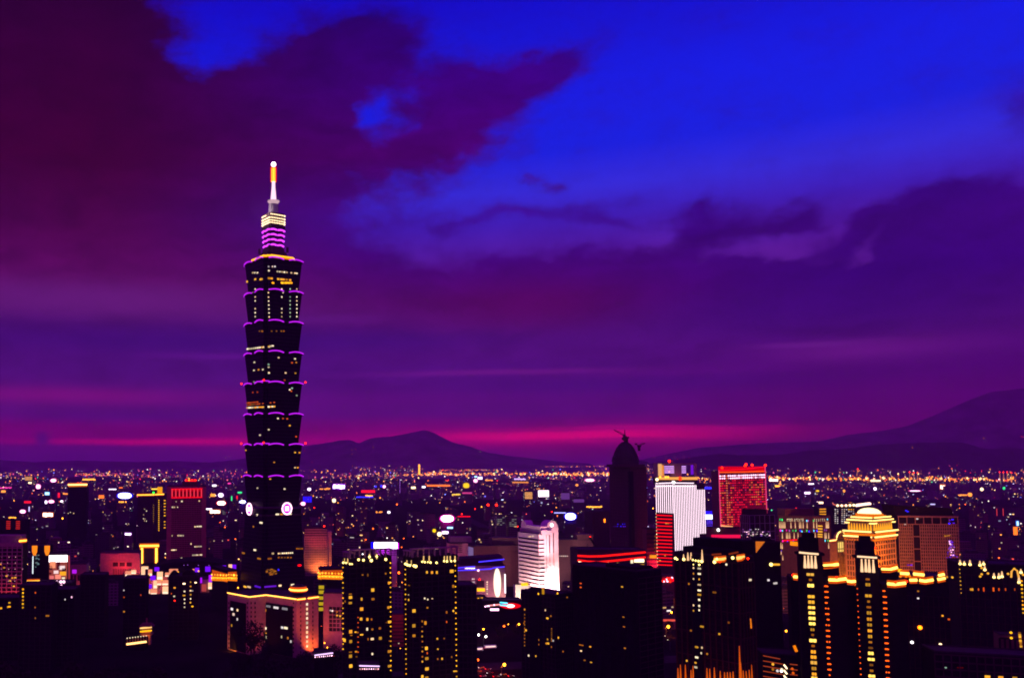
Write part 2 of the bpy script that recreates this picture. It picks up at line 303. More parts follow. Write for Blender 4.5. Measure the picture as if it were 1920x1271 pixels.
# ---------------------------------------------------------------- a building from its plan
class Bld:
    def __init__(s, name, label, cat, poly, h, wall, z0=0, parts=True, group=None, roofrim=.9, cap=None):
        """poly: plan in world metres, the faces one can see given in order; face i runs from point i to i+1"""
        s.cx = sum(p[0] for p in poly)/len(poly); s.cy = sum(p[1] for p in poly)/len(poly); s.h = h; s.z0 = z0
        s.root = thing(name, label, cat, (s.cx, s.cy, z0), 0, group)
        s.P = [(x-s.cx, y-s.cy) for x, y in poly]
        s.wallm = wall
        b = MB(); b.prism(s.P, 0, h-z0); s.wall = b.build('wall', wall, s.root)
        if roofrim:
            rr = MB(); n = len(s.P)
            q = [(x*.97, y*.97) for x, y in s.P]; rr.loft([[(x*.995, y*.995, h-z0+.003) for x, y in s.P], [(x*.995, y*.995, h-z0+roofrim) for x, y in s.P], [(x, y, h-z0+roofrim) for x, y in q], [(x, y, h-z0+.05) for x, y in q]])
            rr.build('roof', cap or M_ROOF, s.root)
        FOOT.append((s.cx, s.cy, max(math.hypot(*p) for p in s.P)+6))
    def fr(s, i):
        a, b = s.P[i], s.P[(i+1) % len(s.P)]; l = math.hypot(b[0]-a[0], b[1]-a[1]); d = ((b[0]-a[0])/l, (b[1]-a[1])/l); nrm = (d[1], -d[0])
        mx, my = (a[0]+b[0])/2+nrm[0], (a[1]+b[1])/2+nrm[1]
        if math.hypot(mx, my) < math.hypot((a[0]+b[0])/2, (a[1]+b[1])/2): nrm = (-nrm[0], -nrm[1])
        return a, d, nrm, l
    def tz(s, i, u, v):                          # photograph pixel -> (along the face, height above the base)
        a, d, nrm, l = s.fr(i); x0, y0 = a[0]+s.cx, a[1]+s.cy; k = kx(u, v)
        t = (k*y0-x0)/(d[0]-k*d[1]); y = y0+t*d[1]
        return t, CAMZ+kz(u, v)*y-s.z0
    def pt(s, i, t, z, o=0):
        a, d, nrm, l = s.fr(i); return (a[0]+d[0]*t+nrm[0]*o, a[1]+d[1]*t+nrm[1]*o, z)
    def fbox(s, b, i, t0, t1, z0, z1, o0=-.2, o1=.3):
        b.hexa([s.pt(i, t0, z0, o0), s.pt(i, t1, z0, o0), s.pt(i, t1, z0, o1), s.pt(i, t0, z0, o1), s.pt(i, t0, z1, o0), s.pt(i, t1, z1, o0), s.pt(i, t1, z1, o1), s.pt(i, t0, z1, o1)])
    def panel(s, i, u0, v0, u1, v1, mat, name='sign', o1=.4, parent=None, o0=-.1, label=None):
        t0, z1 = s.tz(i, u0, (v0+v1)/2)[0], s.tz(i, (u0+u1)/2, v0)[1]; t1, z0 = s.tz(i, u1, (v0+v1)/2)[0], s.tz(i, (u0+u1)/2, v1)[1]
        b = MB(); s.fbox(b, i, min(t0, t1), max(t0, t1), z0, z1, o0, o1); return b.build(name, mat, parent or s.root, label=label)
    def strip(s, i, pts, mat, r=.5, name='light_strip', o=.5, parent=None):
        P_ = [s.pt(i, *s.tz(i, u, v), o) for u, v in pts]
        b = MB(); b.tube(P_, r, 5); q = b.build(name, mat, parent or s.root)
        if mat.name in GLOWING:                  # amber bloom round the strip, imitated by dim glowing tubes
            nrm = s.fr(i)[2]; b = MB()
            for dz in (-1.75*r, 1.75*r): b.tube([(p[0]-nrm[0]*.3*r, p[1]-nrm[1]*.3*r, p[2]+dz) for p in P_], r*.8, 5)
            b.build('halo', emis('amber strip bloom', (255, 96, 0), .75), q)
        return q
    def edge(s, idx, dz, mat, r=.5, name='light_strip', o=.3):
        for i in idx:
            l = s.fr(i)[3]; b = MB(); b.tube([s.pt(i, 0, s.h-s.z0+dz, o), s.pt(i, l, s.h-s.z0+dz, o)], r, 5); b.build(name, mat, s.root)
    def win(s, i, u, v, w, h, mat, name='window', o=.1):
        t, z = s.tz(i, u, v); a, d, nrm, l = s.fr(i)
        if not (0 <= t <= l): t = min(max(t, w*.6), l-w*.6)
        return inst(name, cube(vary(mat)), s.root, s.pt(i, t, z, o), (w*rnd.uniform(.74, .92), .5, h*rnd.uniform(.72, .9)), math.atan2(d[1], d[0]))
    def lamp(s, i, u, v, r, mat, name='wall_lamp', o=.4):
        return lampo(name, mat, s.root, s.pt(i, *s.tz(i, u, v), o+r*.5), r)
    def dots(s, i, u0, v0, u1, v1, n, r, mat, name='wall_lamp', skip=0):
        for k in range(n):
            if skip and rnd.random() < skip: continue
            f = k/max(1, n-1); s.lamp(i, u0+(u1-u0)*f, v0+(v1-v0)*f, r*rnd.uniform(.72, 1.05), vary(mat), name)
    def grid(s, i, nx, nz, mat, t0=None, t1=None, z0=0, z1=None, bw=.5, bh=.6, o1=.35, name='facade_grid'):
        l = s.fr(i)[3]; t0 = 0 if t0 is None else t0; t1 = l if t1 is None else t1; z1 = s.h-s.z0 if z1 is None else z1; b = MB()
        for k in range(nx+1): t = t0+(t1-t0)*k/nx; s.fbox(b, i, t-bw/2, t+bw/2, z0, z1, -.1, o1)
        for k in range(nz+1): z = z0+(z1-z0)*k/nz; s.fbox(b, i, t0, t1, z-bh/2, z+bh/2, -.1, o1-.05)
        return b.build(name, mat, s.root)
    def bands(s, i, n, mat, z0=0, z1=None, frac=.55, o1=.4, t0=0, t1=None, name='facade_band'):
        l = s.fr(i)[3]; z1 = s.h-s.z0 if z1 is None else z1; t1 = l if t1 is None else t1; b = MB()
        for k in range(n): z = z0+(z1-z0)*k/n; s.fbox(b, i, t0, t1, z, z+(z1-z0)/n*frac, -.1, o1)
        return b.build(name, mat, s.root)
    def topbox(s, fx, fy, w, d, h, mat=None, name='roof_room', z=0):
        b = MB(); b.box(fx-w/2, fx+w/2, fy-d/2, fy+d/2, s.h-s.z0+z-.5, s.h-s.z0+z+h); return b.build(name, mat or s.wallm, s.root)
    def vis(s, u0, u1, v0, v1): HIDE.append((u0, u1, v0, v1, s.cy)); return s
def corner(u0, uc, u1, vtop, Y, phi, depth=None, leftdepth=None):
    """plan of a block whose nearest upright edge stands at column uc; faces 0 (left) and 1 (right) are the visible ones"""
    p = R(phi); c, s = math.cos(p), math.sin(p); x0, y0 = kx(uc, vtop)*Y, Y; h = CAMZ+kz(uc, vtop)*Y
    k1, k0 = kx(u1, vtop), kx(u0, vtop)
    b = depth if u1 == uc else (k1*y0-x0)/(c-k1*s); a = leftdepth if u0 == uc else (x0-k0*y0)/(s+k0*c)
    A = (x0-a*s, y0+a*c); B = (x0, y0); D = (x0+b*c, y0+b*s); E = (A[0]+b*c, A[1]+b*s)
    return [A, B, D, E], h
def front(u0, u1, vtop, Y, depth, phi=0):
    return corner(u0, u0, u1, vtop, Y, phi, leftdepth=depth)
# ---------------------------------------------------------------- setting: ground, roads, hills, haze
def sheet(name, poly, z, mat):
    b = MB(); b.add([(x, y, z) for x, y in poly], [tuple(range(len(poly)))]); o = b.build(name, mat); return tag(o, kind='structure')
M_GROUND = wallmat('city ground', (.012, .01, .011), 1, .5, 0, .02); M_ASPH = wallmat('asphalt', (.03, .028, .03), .9, .3, .06, .2)
b = MB(); n = 40
b.add([(-13900+27800*i/n, -3000+17500*j/n, 0) for j in range(n+1) for i in range(n+1)], [(j*(n+1)+i, j*(n+1)+i+1, (j+1)*(n+1)+i+1, (j+1)*(n+1)+i) for j in range(n) for i in range(n)])
tag(b.build('ground', M_GROUND), kind='structure')
def road(name, pts, w, z=.06):
    b = MB(); L_, Rr = [], []
    for i, p in enumerate(pts):
        q0, q1 = Vector(pts[max(0, i-1)]), Vector(pts[min(len(pts)-1, i+1)]); d = (q1-q0).normalized(); nn = Vector((-d.y, d.x))*w/2
        L_.append((p[0]+nn.x, p[1]+nn.y, z)); Rr.append((p[0]-nn.x, p[1]-nn.y, z))
    k = len(pts); b.add(L_+Rr, [(i, i+1, k+i+1, k+i) for i in range(k-1)]); tag(b.build(name, M_ASPH), kind='structure')
road('road', [(90, 560), (110, 700), (150, 740), (330, 770), (900, 860)], 26)
road('street', [(-420, 690), (-160, 680), (110, 720)], 16, .064)
road('avenue', [(390, 650), (400, 900), (430, 1500), (520, 3000)], 30, .068)
M_HILL = wallmat('forested hill', (.17, .13, .16), 1, .4, 0, .004); M_HILL2 = wallmat('dark forested hill', (.05, .035, .05), 1, .4, 0, .006)
def hill(name, prof, Y, deep, seed):
    rr = random.Random(seed); cols = []; K = 9
    us = [prof[0][0]+(prof[-1][0]-prof[0][0])*i/120 for i in range(121)]
    for u in us:
        j = max(k for k in range(len(prof)) if prof[k][0] <= u+1e-6); j = min(j, len(prof)-2)
        f = (u-prof[j][0])/(prof[j+1][0]-prof[j][0]); v = prof[j][1]+(prof[j+1][1]-prof[j][1])*f+rr.uniform(-.35, .35)
        cols.append((kx(u, v), max(1, CAMZ+kz(u, v)*Y)))
    vs, fs = [], []
    for k, z in cols:
        for j in range(K+1):
            t = j/K*2-1; y = Y+t*deep; zz = z*(1-abs(t)**1.3)*(1+rr.uniform(-.08, .04)*(abs(t) > .01)) if abs(t) < 1 else -2
            if j == 4: zz = z*.985
            vs.append((k*Y+(y-Y)*k*.6, y, zz))
    n = len(cols)
    # a row exactly on the ridge keeps the skyline
    for i in range(n):
        k, z = cols[i]; vs[i*(K+1)+5] = (k*Y, Y, z)
    fs = [(i*(K+1)+j, (i+1)*(K+1)+j, (i+1)*(K+1)+j+1, i*(K+1)+j+1) for i in range(n-1) for j in range(K)]
    b = MB(); b.add(vs, fs); b.smooth = True; tag(b.build(name, M_HILL2 if name == 'right_hills' else M_HILL), kind='structure')
hill('distant_mountain', [(380,868),(440,862),(500,852),(560,838),(600,832),(640,825),(655,824),(672,831),(695,821),(735,818),(770,811),(795,806),(815,813),(845,829),(880,837),(910,848),(960,855),(1010,861),(1060,866),(1100,868)], 12000, 2400, 1)
hill('right_mountain', [(1200,862),(1256,850),(1312,839),(1425,831),(1537,827),(1594,814),(1650,808),(1699,799),(1755,777),(1819,749),(1856,735),(1920,728),(2000,722),(2150,760),(2300,830)], 10500, 2600, 2)
hill('right_hills', [(1190,872),(1237,866),(1290,858),(1350,850),(1395,854),(1462,852),(1519,844),(1575,842),(1650,833),(1725,829),(1800,829),(1830,839),(1849,842),(1894,839),(1920,843),(2050,838),(2200,850)], 8600, 1200, 3)
hill('left_hills', [(-300,858),(-150,852),(0,862),(60,866),(150,863),(260,866),(330,864),(420,868)], 12500, 2000, 4)
hm = bpy.data.materials.new('haze air'); hm.use_nodes = True; hn = hm.node_tree; hn.nodes.clear()
pv = hn.nodes.new('ShaderNodeVolumePrincipled'); pv.inputs['Color'].default_value = (.95, .85, .98, 1); pv.inputs['Density'].default_value = HZ_D; pv.inputs['Anisotropy'].default_value = .0
ho = hn.nodes.new('ShaderNodeOutputMaterial'); hn.links.new(pv.outputs[0], ho.inputs['Volume'])
b = MB(); b.box(-HZ_X, HZ_X, -3100, HZ_FAR, -2, HZ_TOP); hz = tag(b.build('haze', hm), kind='stuff')
def cv(ox, oy, s): return lambda x, y: (ox+x/s, oy+y/s)
# ================================================================ the pagoda tower
TX, TY = kx(512, 800)*1000, 1000.0
def TZ(v): return CAMZ+kz(512, v)*TY
tower = thing('skyscraper', 'very tall dark tower of stacked flaring tiers edged in purple under a glowing spire', 'skyscraper', (TX, TY, 0), R(31))
FOOT.append((TX, TY, 60))
def plan(h, n=2.0):
    q = [(-h+2*n, -h), (h-2*n, -h), (h-2*n, -h+n), (h-n, -h+n), (h-n, -h+2*n), (h, -h+2*n)]
    p = []
    for k in range(4):
        c, s = math.cos(k*math.pi/2), math.sin(k*math.pi/2)
        p += [(x*c-y*s, x*s+y*c) for x, y in q[1:]]
    return p
def ring(h, z, n=2.0): return [(x, y, z) for x, y in plan(h, n)]
VS = [494, 552, 608, 664, 720, 777, 833, 891, 948]
M_TOWER = wallmat('tower glass', (.004, .005, .008), .3, .25, .05, .15)
M_SPAN = wallmat('tower spandrel', (.012, .010, .013), .6, .2, .2)
M_CROWN = wallmat('tower crown stone', (.05, .03, .035), .7, .2)
c31, s31 = math.cos(R(31)), math.sin(R(31))
def thit(face, u, v, h):                          # pixel -> local point on the right (0) or left (1) face at half width h
    ox, oy = TX+(-h*c31+h*s31), TY+(-h*s31-h*c31)
    d = (c31, s31) if face == 0 else (-s31, c31); k = kx(u, v)
    t = (k*oy-ox)/(d[0]-k*d[1]); z = CAMZ+kz(u, v)*(oy+t*d[1])
    return (-h+t, -h, z) if face == 0 else (-h, -h+t, z)
def half_at(z):
    for k in range(8):
        z1, z0 = TZ(VS[k]), TZ(VS[k+1])
        if z0 <= z <= z1: f = (z-z0)/(z1-z0); return 22.0+(24.9-22.0)*f, k
    if z < TZ(948): return 24.2+(29.5-24.2)*(1-z/TZ(948)), 8
    return 12, 9
tier_objs = []
for k in range(8):
    z1, z0 = TZ(VS[k]), TZ(VS[k+1])
    b = MB(); b.loft([ring(22.0, z0), ring(24.9, z1-2.2)]); b.mi = 1; b.loft([ring(24.9, z1-2.2), ring(26.3, z1-1.5), ring(26.3, z1-.6), ring(25.2, z1)])
    m = b.build('tier', [M_TOWER, M_SPAN], tower); tier_objs.append(m)
    g = MB()                                     # floor bands
    for j in range(1, 8):
        f = j/8; h = 22.0+2.9*f+.12; z = z0+(z1-2.2-z0)*f; g.loft([ring(h, z-.55), ring(h+.03, z+.55)])
    g.build('floor_band', M_SPAN, m)
    h = 25.8
    for face in range(4):
        a = face*math.pi/2
        for t0, t1 in ((.10, .47), (.60, .96)):
            pts = []
            for j in range(9):
                f = j/8; x = -h+2*h*(t0+(t1-t0)*f); dz = -1.5*(2*f-1)**2; y = -h-.6-.9*(1-(2*f-1)**2)
                pts.append((x*math.cos(a)-y*math.sin(a), x*math.sin(a)+y*math.cos(a), z1+.5+dz))
            if face in (1, 2): pts = pts[::1]
            st = MB(); st.smooth = True; st.tube(pts, .68, 6); st.build('light_strip', E_PURP, m)
    if k in (4, 6):                               # red beacons on these two eaves
        for x, y in ((-h-.5, -h-.5), (h+.5, -h-.5), (-h-.5, h+.5)):
            lampo('beacon', E_REDB, m, (x, y, z1+1.2), 1.0)
        for s in (0, 1):
            st = MB(); p = [(-h+1, -h-1, z1+.4), (-h+6, -h-1.2, z1+.4)]; p = p if s == 0 else [(y, x, z) for x, y, z in p]; st.tube(p, .6, 6); st.build('light_strip', E_PURP, m)
bz = TZ(950)
b = MB(); b.loft([ring(29.5, 0), ring(24.2, bz-8), ring(24.2, bz-1)]); base = b.build('base', M_TOWER, tower)
b = MB()
for j in range(24):
    z = 6+j*(bz-14)/24; h = 29.5+(24.2-29.5)*z/(bz-8)+.15; b.loft([ring(h, z-.6), ring(h-.1, z+.6)])
b.build('floor_band', M_SPAN, base)
b = MB(); b.loft([ring(24.9, bz-9), ring(25.3, bz-7.6), ring(24.5, bz-7)]); b.build('cornice', M_CROWN, base)
# the round medallions on the base
for face, u, v in ((0, 537.3, 953), (1, 468.6, 954)):
    p = Vector(thit(face, u, v, 24.8)); e = thing('medallion', None, None) ; e.parent = tower; e.location = p; e.rotation_euler = (0, 0, 0 if face == 0 else -math.pi/2)
    del_ = e.keys() and [e.pop(q) for q in list(e.keys())]
    b = MB(); b.tube([(5.7*math.cos(2*math.pi*i/32), -.9, 6.1*math.sin(2*math.pi*i/32)) for i in range(33)], .75, 6); b.build('ring', E_PINKW, e)
    b = MB(); b.loft([[(5.2*math.cos(2*math.pi*i/32), y, 5.6*math.sin(2*math.pi*i/32)) for i in range(32)] for y in (-.1, -.7)]); b.build('disc', emis('medallion magenta', (214, 20, 205), 1.2), e)
    b = MB(); b.box(-2.3, 2.3, -1.3, -.7, -2.5, 2.5); b.build('square', E_PINKW, e)
# crown
CR = lambda y: TZ(280+y/3.53)
b = MB(); b.loft([ring(19.6, CR(790), 3), ring(19.6, CR(730), 3)]); cr = b.build('crown_parapet', M_CROWN, tower)
for z, r, mt in ((CR(733), .8, emis('bright amber line', (255, 170, 30), 2.2)),):
    b = MB(); pl = ring(20.1, z, 3); b.tube(pl+[pl[0]], r, 5); b.build('light_strip', mt, cr)
b = MB(); b.loft([ring(20, CR(770), 3), ring(20, CR(730), 3)]); b.build('lit_band', E_AMBER, cr)
b = MB(); b.loft([ring(13.6, CR(738), 1.5), ring(13.4, CR(710), 1.5)]); b.loft([ring(12.2, CR(710), 1.5), ring(12.0, CR(690), 1.5)]); b.loft([ring(10.4, CR(690), 1.2), ring(9.2, CR(655), 1.2)])
for x in (-11.6, 11.6):
    for y in (-11.6, 11.6): b.box(x-1, x+1, y-1, y+1, CR(690), CR(655))
b.build('stepped_roof', M_CROWN, tower)
b = MB(); b.loft([ring(8.3, CR(658), 1), ring(9.3, CR(540), 1)]); b.loft([ring(10.4, CR(540), 1), ring(10.6, CR(518), 1)]); dr = b.build('drum', M_CROWN, tower)
for y, hh in ((546, 9.5), (579, 9.2), (612, 8.95), (645, 8.6)):
    z = CR(y)
    for face in range(4):
        a = face*math.pi/2
        for t0, t1 in ((-.92, -.12), (.02, .9)):
            q = [(hh*t0, -hh-.2, z-.4), (hh*(t0+t1)/2, -hh-.5, z+.3), (hh*t1, -hh-.2, z-.4)]
            b = MB(); b.tube([(x*math.cos(a)-yy*math.sin(a), x*math.sin(a)+yy*math.cos(a), zz) for x, yy, zz in q], .95, 5); b.build('light_strip', E_PURP2, dr)
b = MB(); b.loft([ring(9.3, CR(518), 1), ring(9.7, CR(445), 1)]); b.loft([ring(9.9, CR(445), 1), ring(9.5, CR(435), 1)]); lt = b.build('lantern_storey', M_CROWN, tower)
for y in (448, 470, 488, 503):
    for face in range(4):
        a = face*math.pi/2
        for j in range(9):
            if y == 448 and face == 3 and j > 4: continue
            x = -8.6+j*2.15; yy = -9.9
            lampo('lamp', E_WARM, lt, (x*math.cos(a)-yy*math.sin(a), x*math.sin(a)+yy*math.cos(a), CR(y)), .7)
b = MB(); b.loft([ring(5.0, CR(438), .8), ring(4.5, CR(365), .8)]); b.build('spire_block', M_METAL, tower)
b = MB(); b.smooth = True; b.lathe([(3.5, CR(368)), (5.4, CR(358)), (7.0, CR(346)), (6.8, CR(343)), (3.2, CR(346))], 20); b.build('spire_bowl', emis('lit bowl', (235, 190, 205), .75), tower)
b = MB(); b.smooth = True; b.lathe([(3.5, CR(346)), (2.6, CR(290)), (2.0, CR(250)), (1.85, CR(214))], 16); b.build('mast', emis('glowing mast', (255, 205, 225), 1.5), tower)  # floodlighting of the mast is put into its emission
g = MB()
for j in range(8): z = CR(210-j*11.2); g.lathe([(1.9, z-.9), (2.5, z-.9), (2.5, z+.9), (1.9, z+.9)], 16)
g.build('lamp_ring', emis('gold lamp ring', (255, 185, 40), 3.5), tower)
b = MB(); b.lathe([(1.95, CR(214)), (1.95, CR(122))], 14)
for j in range(10): a = 2*math.pi*j/10; b.tube([(3.1*math.cos(a), 3.1*math.sin(a), CR(216)), (3.1*math.cos(a), 3.1*math.sin(a), CR(120))], .5, 5)
b.build('mast_head', emis('red mast head', (255, 30, 45), 1.1), tower)
b = MB(); b.smooth = True; b.sphere((0, 0, CR(101)), 2.5, 14, 9); b.build('top_light', emis('top light', (255, 205, 225), 14), tower)
# lit windows on the tiers
TW = []
k1 = cv(400, 280, 3.53); k2 = cv(400, 620, 3.53); k3 = cv(400, 940, 3.84)
def tw(kk, x, y, w, mt, h=1.7): TW.append((*kk(x, y), w, h, mt))
for x in (365, 392, 408): tw(k1, x, 776, 2, E_WHITED)
for x in (262, 275, 292): tw(k1, x, 817, 2.4, E_CREAM)
for x in (368, 425, 440, 455, 470, 486, 516, 540, 552): tw(k1, x, 803+(x-368)*.1, 2.4, E_CREAM)
for x in (278, 312, 320): tw(k1, x, 860, 3, E_GOLDS, 2.2)
for x in (355, 372, 386, 430, 450, 465, 485, 508): tw(k1, x, 852+(x-355)*.09, 3.4, E_GOLDS, 2.4)
for x in (455, 468, 482, 498, 515, 395): tw(k1, x, 884, 3.6, E_YEL, 2.2)
for x in (214, 226): tw(k1, x, 878, 2.2, E_GOLDS)
for y in range(925, 1130, 26):
    for x in (278, 352, 453, 508, 552): 
        if rnd.random() < .85: tw(k1, x, y, 1.6, E_WGRN if x == 508 else E_CREAM, 1.6)
for x in range(225, 405, 14): tw(k2, x, 122-(x-225)*.13, 3.0, E_CREAM if rnd.random() < .8 else E_GOLDS, 1.8)
for x in range(290, 470, 16): 
    if rnd.random() < .6: tw(k1, x, 1203, 2.2, E_GOLDD)
for x in range(222, 405, 12):
    tw(k2, x, 510-(x-222)*.05, 3.2, E_GOLDS if rnd.random() < .5 else E_CREAM, 1.8)
    if x < 300 or rnd.random() < .45: tw(k2, x, 492-(x-222)*.1, 2.4, E_ORD if rnd.random() < .5 else E_GOLDD, 1.2)
    if x < 300: tw(k2, x, 478-(x-222)*.1, 2.4, E_ORD, 1.2)
for x, y in ((432, 178), (540, 186), (548, 210), (520, 212), (273, 209), (350, 222), (355, 280), (368, 278), (478, 279), (543, 281), (471, 327), (270, 338), (263, 408), (293, 406), (551, 428), (427, 580), (460, 580), (488, 582), (366, 654), (505, 627), (547, 700), (217, 790), (540, 805), (575, 806), (402, 870), (540, 905), (560, 905), (375, 980), (294, 1040), (470, 1046), (350, 240), (270, 262), (300, 258), (330, 256), (505, 390), (520, 380), (515, 400), (310, 690)):
    tw(k2, x, y, 2.4, rnd.choice([E_CREAM, E_CREAM, E_WGRN, E_GOLDS, E_ORD]))
for x, y, w, mt in ((460, 92, 5, E_CREAM), (490, 92, 4, E_GOLDS), (550, 90, 5, E_CREAM), (318, 96, 2, E_CREAM), (345, 152, 5, E_CREAM), (290, 180, 2, E_GOLDD), (428, 373, 3, E_CREAM), (300, 348, 4, E_CREAM), (330, 410, 6, E_GOLDD), (405, 410, 6, E_GOLDD), (218, 370, 5, E_GOLDD), (620, 458, 5, E_RED), (468, 490, 2, E_BLUE),
    (230, 612, 5, E_GOLDS), (258, 614, 6, E_CREAM), (320, 612, 11, E_VIO), (410, 610, 18, E_VIO), (480, 604, 4, E_CREAM), (570, 598, 5, E_CREAM)): tw(k3, x, y, w, mt, 2.2)
for x in range(470, 575, 14): tw(k3, x, 373-(x-470)*.05, 2, E_CREAM); 
for x in range(470, 560, 22): tw(k3, x, 402, 2.2, E_GOLDD)
for x in range(600, 660, 12): tw(k3, x, 338, 1.8, E_GOLDD)
for j in range(26): tw(k3, 365+rnd.random()*85, 482+rnd.random()*46, 3, E_GOLDD, 1)
light((TX-14, TY-16, CR(430)), (255, 225, 225), 22000, 1)
for u, v, w, h, mt in TW:
    w *= .8; h *= .8; mt = vary(mt)
    z = TZ(v); hf, k = half_at(z)
    if k == 9: continue
    q0 = thit(0, u, v, hf); face = 0 if q0[0] > -hf+.5 else 1
    q = q0 if face == 0 else thit(1, u, v, hf)
    hf2 = half_at(min(max(q[2], 1), TZ(494)-3))[0]; par = tier_objs[k] if k < 8 else base
    lim = hf2-4.4
    if face == 0: inst('window', cube(mt), par, (max(-lim, min(lim, q[0])), -hf2-.35, q[2]), (w, .5, h))
    else: inst('window', cube(mt), par, (-hf2-.35, max(-lim, min(lim, q[1])), q[2]), (.5, w*1.5, h))
# ================================================================ podium lanterns beside the tower
def lantern_block(label, u0, uc, u1, vt, vb, Y, phi):
    P, h = corner(u0, uc, u1, vt, Y, phi); B = Bld('mall_wing', label, 'mall', P, h, M_BLACK)
    for i, (a, b_) in ((0, (u0, uc)), (1, (uc, u1))):
        if b_-a < 3: continue
        s0 = vb-vt
        B.strip(i, [(a, vt+s0*.72), (b_, vt+s0*.78)], emis('amber lantern', (255, 150, 20), 2.2), .8)
        B.strip(i, [(a, vt+s0*.97), (b_, vt+s0*1.03)], E_AMBER, .9)
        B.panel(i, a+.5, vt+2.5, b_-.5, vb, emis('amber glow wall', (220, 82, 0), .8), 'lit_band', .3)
        n = max(3, int((b_-a)/3.4))
        B.dots(i, a+1.2, vt+s0*.42, b_-1.2, vt+s0*.5, n//2+2, 1.15, E_GOLD); B.dots(i, a+1.2, vt+s0*.8, b_-1.2, vt+s0*.86, n+1, .8, E_GOLD)
    return B.vis(u0, u1, vt, vb+8)
lantern_block('low mall wing with a golden lantern band at the left foot of the tiered tower', 397.5, 427, 444, 1069, 1087, 1010, 28)
lantern_block('low mall wing with a golden lantern band at the right foot of the tiered tower', 597.5, 603, 642, 1066, 1084, 1000, 8)
# ================================================================ office block in front of the tower
pts = [(427, 1112), (468, 1119.7), (499, 1116), (556, 1124), (597, 1118)]
hh = 49.0; pl = []
for u, v in pts: Y = (CAMZ-hh)/-kz(u, v); pl.append((kx(u, v)*Y, Y))
pl += [(pl[4][0]-14, pl[4][1]+40), (pl[0][0]+16, pl[0][1]+24)]
ofc = Bld('office_block', 'zigzag fronted stone office block with a golden roofline in front of the tiered tower', 'building', pl, hh, M_PINK)
ofc.edge([0, 1, 2], .6, emis('roofline lamp', (255, 170, 70), 4), .5)
ofc.strip(3, [(556.5, 1123.5), (572, 1121.6)], emis('roofline lamp', (255, 170, 70), 4), .5); ofc.strip(3, [(577, 1121), (596.5, 1118.5)], emis('roofline lamp', (255, 170, 70), 4), .5)
kk = cv(400, 940, 3.84)
def kp(B, i, x0, y0, x1, y1, mt, nm='glazing', o=.4, k=None):
    k = k or kk; a, b_ = k(x0, y0), k(x1, y1); return B.panel(i, a[0], a[1], b_[0], b_[1], mt, nm, o)
kp(ofc, 0, 122, 722, 236, 1075, M_GLASS); kp(ofc, 2, 372, 738, 572, 1100, M_GLASS)
for j in range(12):
    y = 720+j*32
    for i, xs in ((1, (272, 300)), (3, (628, 716)), (0, (113, 246)), (2, (578,))):
        for x in xs: u, v = kk(x, y+10); ofc.win(i, u, v, 1.4 if i != 3 else 1, 2.2, M_GLASS, 'window', .05)
for j in range(10): u, v = kk(674, 738+j*33.5); ofc.win(3, u, v, 2.2, 2.6, E_CREAM)
for x, y, w, mt in ((138, 772, 3.4, E_WHITED), (150, 810, 3, E_WHITED), (178, 780, 2, E_CREAM), (177, 845, 1.2, E_WHITED), (136, 890, 1.2, E_GOLDS)): u, v = kk(x, y); ofc.win(0, u, v, w, 2.6, mt, 'window', .7)
for x, y, w, mt in ((380, 780, 2, E_GOLDD), (380, 910, 2, E_CREAM), (380, 940, 2, E_GOLDS), (380, 975, 2, E_CREAM), (380, 1006, 2, E_CREAM), (455, 762, 6, E_WHITED), (518, 770, 7, emis('dim white window', (220, 210, 220), .35)), (400, 752, 6, emis('dim white window', (220, 210, 220), .35)), (500, 905, 3, E_WHITED), (526, 908, 4.4, E_CREAM), (540, 980, 1.5, E_GOLDD), (562, 1005, 1.5, E_WHITED), (495, 972, 1, E_CREAM)): u, v = kk(x, y); ofc.win(2, u, v, w, 2.4, mt, 'window', .7)
b = MB(); b.lathe([(4, hh+1), (7.2, hh+4), (7, hh+8), (4, hh+9.5), (.5, hh+10)], 16, ((pl[3][0]+pl[4][0])/2-ofc.cx-8, (pl[3][1]+pl[4][1])/2-ofc.cy+16)); b.build('roof_drum', M_DARK, ofc.root)
b = MB(); b.tube([((pl[3][0]+pl[4][0])/2-ofc.cx-8+7.6*math.cos(a), (pl[3][1]+pl[4][1])/2-ofc.cy+16+7.6*math.sin(a), hh+5.5) for a in [math.pi*(.95+.1*j+.02) for j in range(11)]], .8, 5); b.build('light_strip', emis('roofline lamp', (255, 170, 70), 4), ofc.root)
b = MB(); b.lathe([(7.3, hh+3.6), (7.6, hh+5), (7.6, hh+6.5), (7.1, hh+8)], 16, ((pl[3][0]+pl[4][0])/2-ofc.cx-8, (pl[3][1]+pl[4][1])/2-ofc.cy+16)); b.build('lit_band', emis('orange drum', (255, 85, 0), .9), ofc.root)
light((pl[4][0]-6, pl[4][1]-34, 34), (255, 100, 45), 13000, 1, (pl[4][0]-10, pl[4][1], 34), 110)
ofc.vis(427, 597, 1105, 1215)
light((pl[4][0]-2, pl[4][1]-14, 3), (255, 105, 30), 34000, 1, (pl[4][0]-8, pl[4][1], 26), 120)
light((pl[1][0]+8, pl[1][1]-12, 2), (255, 100, 90), 15000, 1, (pl[1][0]+6, pl[1][1]+3, 30), 130)
light((pl[0][0]+4, pl[0][1]-16, 2), (255, 140, 20), 15000, 1, (pl[0][0]+2, pl[0][1], 4), 110)
light((pl[3][0]-10, pl[3][1]-30, 30), (255, 100, 60), 20000, 1, (pl[3][0]-10, pl[3][1], 44), 120)
light((pl[1][0]-30, pl[1][1]-50, 30), (255, 100, 60), 26000, 1, (pl[1][0]-10, pl[1][1], 44), 110)
